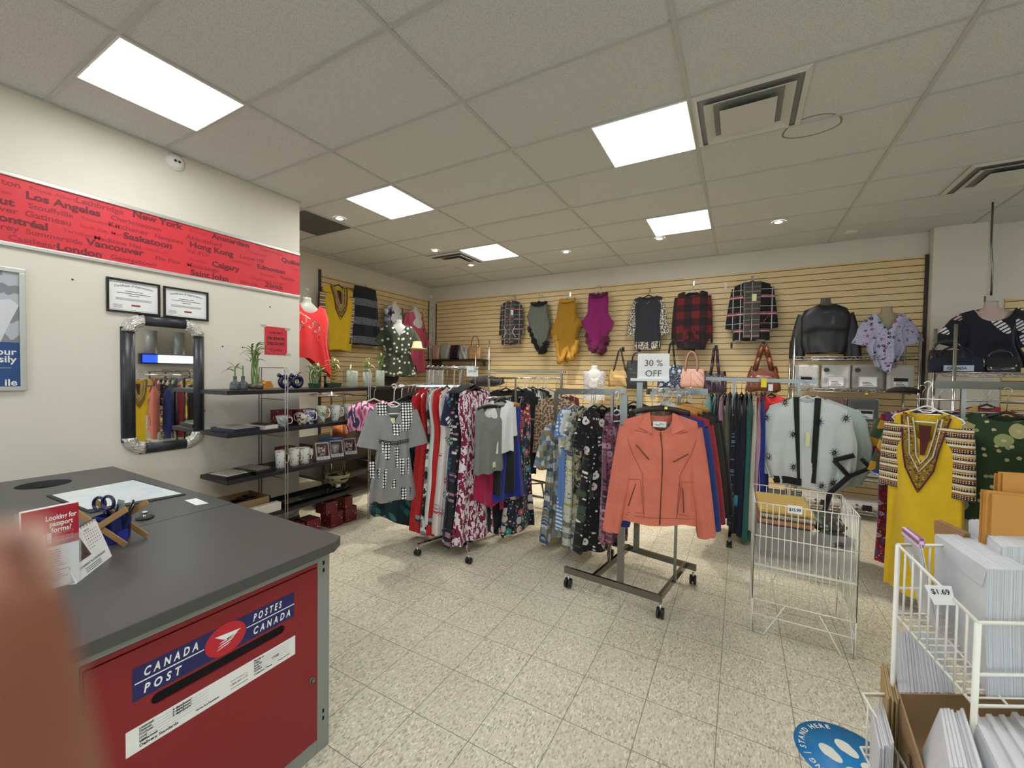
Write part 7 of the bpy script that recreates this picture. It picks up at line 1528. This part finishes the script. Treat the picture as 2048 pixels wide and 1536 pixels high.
m.build('wire_shelf', WWIRE, t)
m = MB(); m.box(.265, by0-.004, bh-.035, .335, by0-.003, bh+.012); o = solo('price_card', m, PAPER, 'white handwritten $15.99 card on the rim of the wire dump bin', 'price card')
m = MB(); write(m, '$15.99', (.27, by0-.0055, bh-.022), (1, 0, 0), (0, 0, 1), .026, .025, width=.058); o2 = m.build('lettering', INK, o)
pk = [(M('pack_yellow', 'd8ae38', .6), 'yellow'), (c_eth, 'brown patterned'), (M('pack_orange', 'b5701c', .6), 'orange'), (c_mar, 'maroon'), (M('pack_gold', 'a88a30', .6), 'dull gold'), (c_eth, 'patterned brown'), (M('pack_wine', '3a1216', .6), 'dark wine'), (c_eth, 'lower patterned'), (c_mar, 'lowest maroon')]
for q, (mt, nm) in enumerate(pk):
    z = .735-.034*q; t = thing('cloth_pack', '%s folded cloth pack in the wire dump bin, number %s from the top' % (nm, ('one', 'two', 'three', 'four', 'five', 'six', 'seven', 'eight', 'nine')[q]), 'cloth pack', (.26+.008*R.uniform(-1, 1), 3.12, z), R.uniform(-.05, .05), 'cloth packs in the dump bin')
    m = MB(); m.box(-.14, -.2, 0, .14, .2, .028); m.build('folded_cloth', mt, t, bevel=.01)
    m = MB(); m.box(-.143, -.203, -.001, .143, .203, .03); m.build('clear_wrap', clearv, t, bevel=.008)
for q in range(4):
    m = blob((0, 0, 0), .09, .08, .045, q*7.1); solo('wrapped_garment', m, FAB('olive_pack', 'ditsy', ['26281e', '4a4c3a', '8a8c7c', '1a1c14'], 40, .4), 'crumpled clear-wrapped olive garment at the right of the dump bin, %s' % ('top one', 'front one', 'rear one', 'lowest one')[q], 'cloth pack', ((.48, 3.05, .68), (.5, 2.98, .62), (.49, 3.22, .66), (.5, 3.1, .56))[q])
m = MB(); m.sheet(lambda u, v: (bx0+.012+(bx1-bx0-.024)*u, by0+.02+.008*sin(u*23)+.006*sin(v*11), .44+.23*v), 30, 8); solo('plastic_liner', m, M('cloudy_plastic', 'a9a6a0', .2, alpha=.6), 'cloudy plastic sheet lining the front of the dump bin', 'plastic sheet')
# ================================================================ WIRE ENVELOPE STAND, right foreground
E0 = deep(.80, 1956, 1246); E1 = deep(.966, 1796, 1090)       # front left and back left corners of the upper rim
s_ = Vector((.874, .485, 0)); Wd = .34
E2, E3 = E1+s_*Wd, E0+s_*Wd; dn = .165
t = thing('envelope_stand', 'white wire stand of envelopes in the right foreground', 'wire stand', (0, 0, 0))
def basket(c, drop, t, nside=9, nfr=9):
    a0, a1, a2, a3 = c; dz = Vector((0, 0, -drop)); lo = [p+dz+ (Vector((0, 0, 0))) for p in c]
    m = MB(); m.tube([a0, a1, a2, a3], .0042, 8, closed=True); m.tube(lo, .0035, 8, closed=True)
    mid = [p+dz*.62 for p in c]; m.tube([mid[1], mid[2]], .003, 6); m.tube([mid[0], mid[3]], .0035, 6); m.build('rim', WWIRE, t)
    for (p, q, n) in ((a0, a1, nside), (a1, a2, 9), (a3, a2, nside), (a0, a3, 3)):
        m = MB()
        for k in range(1, n): x = p+(q-p)*k/n; m.rod(x, x+dz, .0022, 5)
        m.build('wire_panel', WWIRE, t)
    m = MB()
    for k in range(14): x = lo[0]+(lo[1]-lo[0])*k/13; y = lo[3]+(lo[2]-lo[3])*k/13; m.rod(x, y, .002, 5)
    for k in range(1, 5): x = lo[0]+(lo[3]-lo[0])*k/5; y = lo[1]+(lo[2]-lo[1])*k/5; m.rod(x, y, .0025, 5)
    m.build('wire_floor', WWIRE, t)
basket([E0, E1, E2, E3], dn, t)
for P, nm in ((E0, 'a'), (E1, 'b'), (E2, 'c'), (E3, 'd')): m = MB(); m.rod((P.x, P.y, P.z-.0), (P.x, P.y, 0), .0055 if nm in 'ad' else .005, 8); m.build('leg', WWIRE, t)
L0, L1 = deep(.80, 1800, 1545), deep(1.05, 1738, 1352); zl = (L0.z+L1.z)/2-.0
sh = Vector((0, 0, -.36)); lowc = [E0+sh-s_*.1+Vector((0, 0, .02)), E1+sh-s_*.07, E2+sh, E3+sh]; basket(lowc, .13, t)
sh2 = Vector((0, 0, -.72)); basket([E0+sh2, E1+sh2, E2+sh2, E3+sh2], .13, t)
bk = (E1-E0); bkh = Vector((bk.x, bk.y, 0)).normalized()
envw = M('envelope_white', 'd9dadd', .7, bump=.1, bs=30); envk = M('kraft_envelope', 'c88f42', .7, bump=.2, bs=60); envb = M('manila_kraft', 'a9845a', .75)
up_ = Vector((0, 0, 1))
def sheets(name, lab, near, far, h, thick, n, mat, group, grow=None, lean=0., jit=.002, flap=True, curl=0.):
    """a bundle of n upright envelopes; near/far = top corners of the first face, the stack grows along grow"""
    near, far = Vector(near), Vector(far); g_ = Vector(grow or s_).normalized(); t = thing(name, lab, 'envelopes', (0, 0, 0), 0, group); m = MB(); r_ = random.Random(n*7+int(near.x*1e4)); th = thick/n
    dn_ = Vector((0, 0, -h))+g_*lean
    for k in range(n):
        o = g_*(th*k); j = Vector((0, 0, r_.uniform(-jit, jit)))+(far-near).normalized()*r_.uniform(-jit, jit)
        A, B = near+o+j, far+o+j; q = g_*(th*.82); bulge = g_*(curl*sin(pi*k/max(n-1, 1)))
        fr = [A, B, B+dn_*.5+bulge*0+g_*curl, B+dn_, A+dn_, A+dn_*.5+g_*curl]
        m.add(fr+[p+q for p in fr], [(0, 1, 2, 5), (5, 2, 3, 4), (6, 11, 8, 7), (11, 10, 9, 8), (0, 6, 7, 1), (1, 7, 8, 2), (2, 8, 9, 3), (3, 9, 10, 4), (4, 10, 11, 5), (5, 11, 6, 0)])
    m.build('envelope', mat, t)
    if flap:
        m = MB(); e = (far-near); o = -g_*.0012; z = dn_*.02; m.add([near+o+z, far+o+z, far-e*.06+o+dn_*.16+g_*curl*.3, near+e*.06+o+dn_*.16+g_*curl*.3], [(0, 1, 2, 3)]); m.build('flap', mat, t, solid=.0008)
    return t
gb = 'envelopes in the upper wire basket'
def dz_(p, z): return Vector((p.x, p.y, z))
n1, f1 = deep(.815, 1974, 1138), deep(1.0, 1870, 1068); hb = n1.z-(E0.z-dn)-.004
sheets('envelope_bundle', 'thick bundle of large white envelopes, front left of the upper wire basket', n1, f1, hb, .085, 60, envw, gb, curl=-.004, lean=.012, jit=.0007)
n2, f2 = n1+s_*.075+(f1-n1)*.35+Vector((0, 0, .02)), f1+s_*.10+(f1-n1)*.15+Vector((0, 0, .028))
sheets('envelope_bundle', 'second bundle of large white envelopes, behind and right of the first', n2, f2, hb+.01, .12, 70, envw, gb, lean=.0, jit=.0008)
k1, k2 = deep(.93, 1982, 988), deep(.93, 2190, 1010)
sheets('kraft_envelopes', 'large golden kraft envelopes at the back right of the upper basket', k2, k1, .29, .02, 10, envk, gb, grow=bkh, jit=.006, flap=False)
k3, k4 = deep(.96, 2006, 948), deep(.96, 2190, 958)
sheets('kraft_envelopes', 'taller golden kraft envelopes right behind the large ones', k4, k3, .34, .014, 8, envk, gb, grow=bkh, jit=.005, flap=False)
b1, b2 = deep(.98, 1925, 1068), deep(1.1, 1866, 1040)
sheets('padded_envelopes', 'thin brown padded envelopes with printed backs behind the first white bundle', b1, b2, .19, .02, 8, envb, gb, jit=.003, flap=False, curl=.01)
w1, w2 = deep(.92, 1838, 1090), deep(1.0, 1806, 1066)
sheets('notepad', 'white notepad with a purple checked edge at the back left of the basket', w1, w2, .2, .006, 2, envw, gb, lean=.05, flap=False)
m = MB(); m.bar(w1-w2, Vector((0, 0, 0)), .012, .02); solo('pad_edge', m, FAB('purple_check', 'check', ['8a4a7a', 'd8c0d0'], 120), 'purple checked binding strip of the notepad', 'notepad', tuple(w2+Vector((0, 0, .004))+s_*.005)) 
t3 = thing('price_card', 'tilted white price card reading $1.69 clipped to the upper basket', 'price card', tuple(E0+(E1-E0)*.36-s_*.004), facing(E0, -18))
m = MB(); m.add([(x, -.004, z) for x, z in ((-.03, -.0), (.012, .018), (.02, -.018), (-.012, -.034))]+[(x, -.003, z) for x, z in ((-.03, -.0), (.012, .018), (.02, -.018), (-.012, -.034))], [(3, 2, 1, 0), (4, 5, 6, 7), (0, 1, 5, 4), (1, 2, 6, 5), (2, 3, 7, 6), (3, 0, 4, 7)]); m.build('card', PAPER, t3)
m = MB(); ux = Vector((.92, 0, .39)).normalized(); write(m, '$1.69', (-.016, -.0052, -.012), ux, (-.39, 0, .92), .014, .02); m.build('lettering', INK, t3)
# lower tier, standing clear to the left of the upper one
gl = 'envelopes in the lower wire basket'
sheets('envelope_bundle', 'white envelopes standing at the back of the lower basket, under the upper one', deep(.94, 1798, 1385), deep(1.12, 1790, 1262), .2, .13, 70, envw, gl, jit=.002)
sheets('kraft_envelopes', 'brown kraft envelopes fanned at the left of the lower basket', deep(.92, 1775, 1400), deep(1.06, 1762, 1330), .17, .025, 7, M('manila_light', 'b59a6c', .75), gl, jit=.008, flap=False, grow=s_-bkh*.4)
sheets('label_packs', 'white printed label packs along the left edge of the lower basket', deep(.80, 1758, 1490), deep(.98, 1742, 1412), .15, .03, 9, envw, gl, jit=.008, flap=False)
c0, c1 = deep(.93, 1797, 1388), deep(.66, 1880, 1600); t3 = thing('cardboard_box', 'open brown cardboard box of envelopes in the lower basket', 'box', (0, 0, 0)); cbm = M('cardboard', 'a0815c', .8)
wv = c1-c0; wv.z = 0; hv = Vector((0, 0, -.17)); th = .003; m = MB()
for (o, a_) in ((c0, wv), (c0, s_*.32), (c0+s_*.32, wv)):
    n_ = a_.cross(hv).normalized()*th; m.add([o, o+a_, o+a_+hv, o+hv, o+n_, o+a_+n_, o+a_+hv+n_, o+hv+n_], [(0, 3, 2, 1), (4, 5, 6, 7), (0, 1, 5, 4), (2, 3, 7, 6), (0, 4, 7, 3), (1, 2, 6, 5)])
m.build('carton', cbm, t3)
wu = wv.normalized(); o = c0+wv*.4+Vector((0, 0, -.09))-s_*.004; m = MB()
for pts in (((0, .05), (.012, .055), (.02, .035), (.006, .025)), ((.03, .05), (.028, .02)), ((.045, .05), (.06, .045), (.058, .03), (.045, .02)), ((.012, .01), (.03, .0))): m.tube([o+wu*a+up_*b for a, b in pts], .0018, 5)
m.build('marker_scrawl', M('marker_brown', '4a2c1a', .8, vary=0), t3)
sheets('envelope_bundle', 'white envelopes leaning inside the brown cardboard box', deep(.62, 1900, 1540), deep(.86, 1880, 1420), .13, .05, 7, envw, gl, jit=.006, lean=-.05, flap=True)
sheets('envelope_bundle', 'grey-shadowed white envelopes at the right of the lower basket', deep(.6, 2010, 1560), deep(.85, 1946, 1428), .12, .16, 12, envw, gl, jit=.006, lean=-.03, flap=True)
# ================================================================ FLOOR STICKER
sc_ = Vector((.42, 2.115, .0015)); rr = .178
t = thing('floor_sticker', 'round blue stand-here distancing sticker on the floor', 'floor sticker', tuple(sc_), .75)
m = MB(); m.lathe([(0, -.0005), (rr, -.0005), (rr, 0), (0, 0)], seg=48); m.build('disc', M('sticker_blue', '1a7ab8', .4, vary=.02), t)
wht = M('sticker_white', 'd8d8cc', .5, vary=0); m = MB()
for sx in (-1, 1):
    m.add([(sx*.043+.03*cos(a*pi/12)*(1 if sin(a*pi/12) > 0 else .85), .03+.046*sin(a*pi/12), .0012) for a in range(24)], [tuple(range(24))])
    m.add([(sx*.04+.024*cos(a), -.052+(.03 if sin(a) < 0 else .018)*sin(a), .0012) for a in [q*pi/10 for q in range(20)]], [tuple(range(20))])
def arc(txt, r_, a0, size, step):
    a = a0
    for ch in txt:
        vs, fs, wd = glyphs(ch, .03) if ch != ' ' else ([], [], .3); aa = a-wd*size*.5/r_
        ux = Vector((sin(aa), -cos(aa), 0)); uy = Vector((cos(aa), sin(aa), 0)); 
        if vs: write(m, ch, Vector((0, 0, .0013))+uy*(r_)-ux*(wd*size/2), ux, uy, size, .03)
        a -= (wd*size+step)/r_
arc('DISTANCING | STAND HERE', .14, radians(258), .03, .005)
m.build('footprints', wht, t)
m = MB(); arc2 = None; write(m, 'Insta Designs', (-.05, -.118, .0013), (1, 0, 0), (0, 1, 0), .018, .02); m.build('small_text', M('sticker_pale', '9ac6dc', .5, vary=0), t)
# ================================================================ THE REST OF THE SHOP (seen in the mirror)
t = thing('sign_lightbox', 'long backlit white sign with a blue end, across the shop, seen in the mirror', 'lit sign', (0, 0, 0))
def EM(k, c, e): 
    q = NT(k); q.b.inputs['Base Color'].default_value = lin(c); q.b.inputs['Emission Color'].default_value = lin(c); q.b.inputs['Emission Strength'].default_value = e; return q.m
m = MB(); m.box(XR-.2, 4.56, 1.70, XR-.19, 5.9, 1.88); m.build('lit_panel', EM('lit_white', 'd6e6f0', 1.3), t); m = MB(); m.box(XR-.2, 4.26, 1.70, XR-.19, 4.54, 1.88); m.build('lit_end', EM('lit_blue', '2040c0', 1.2), t)
m = MB(); m.box(XR-.19, 4.22, 1.66, XR-.05, 5.95, 1.91); m.build('housing', BLACKP, t)
for y, q in ((4.42, 'perforated'), (4.98, 'smooth')):
    m = MB(); m.lathe([(0, 0), (.12, 0), (.12, .55), (0, .55)], seg=28); solo('metal_cylinder', m, M('cylinder_grey', 'a9aaa8', .35, .2), '%s steel display cylinder above the lit sign, seen in the mirror' % q, 'display cylinder', (XR-.18, y, 1.92))
m = MB(); m.box(-.3, -1.3, 0, .3, 1.3, 1.0); solo('shop_counter', m, M('pale_laminate', 'a9a49a', .5), 'long counter by the far right wall, outside the photo', 'counter', (XR-.6, 4.2, 0), bevel=.01)

settle()
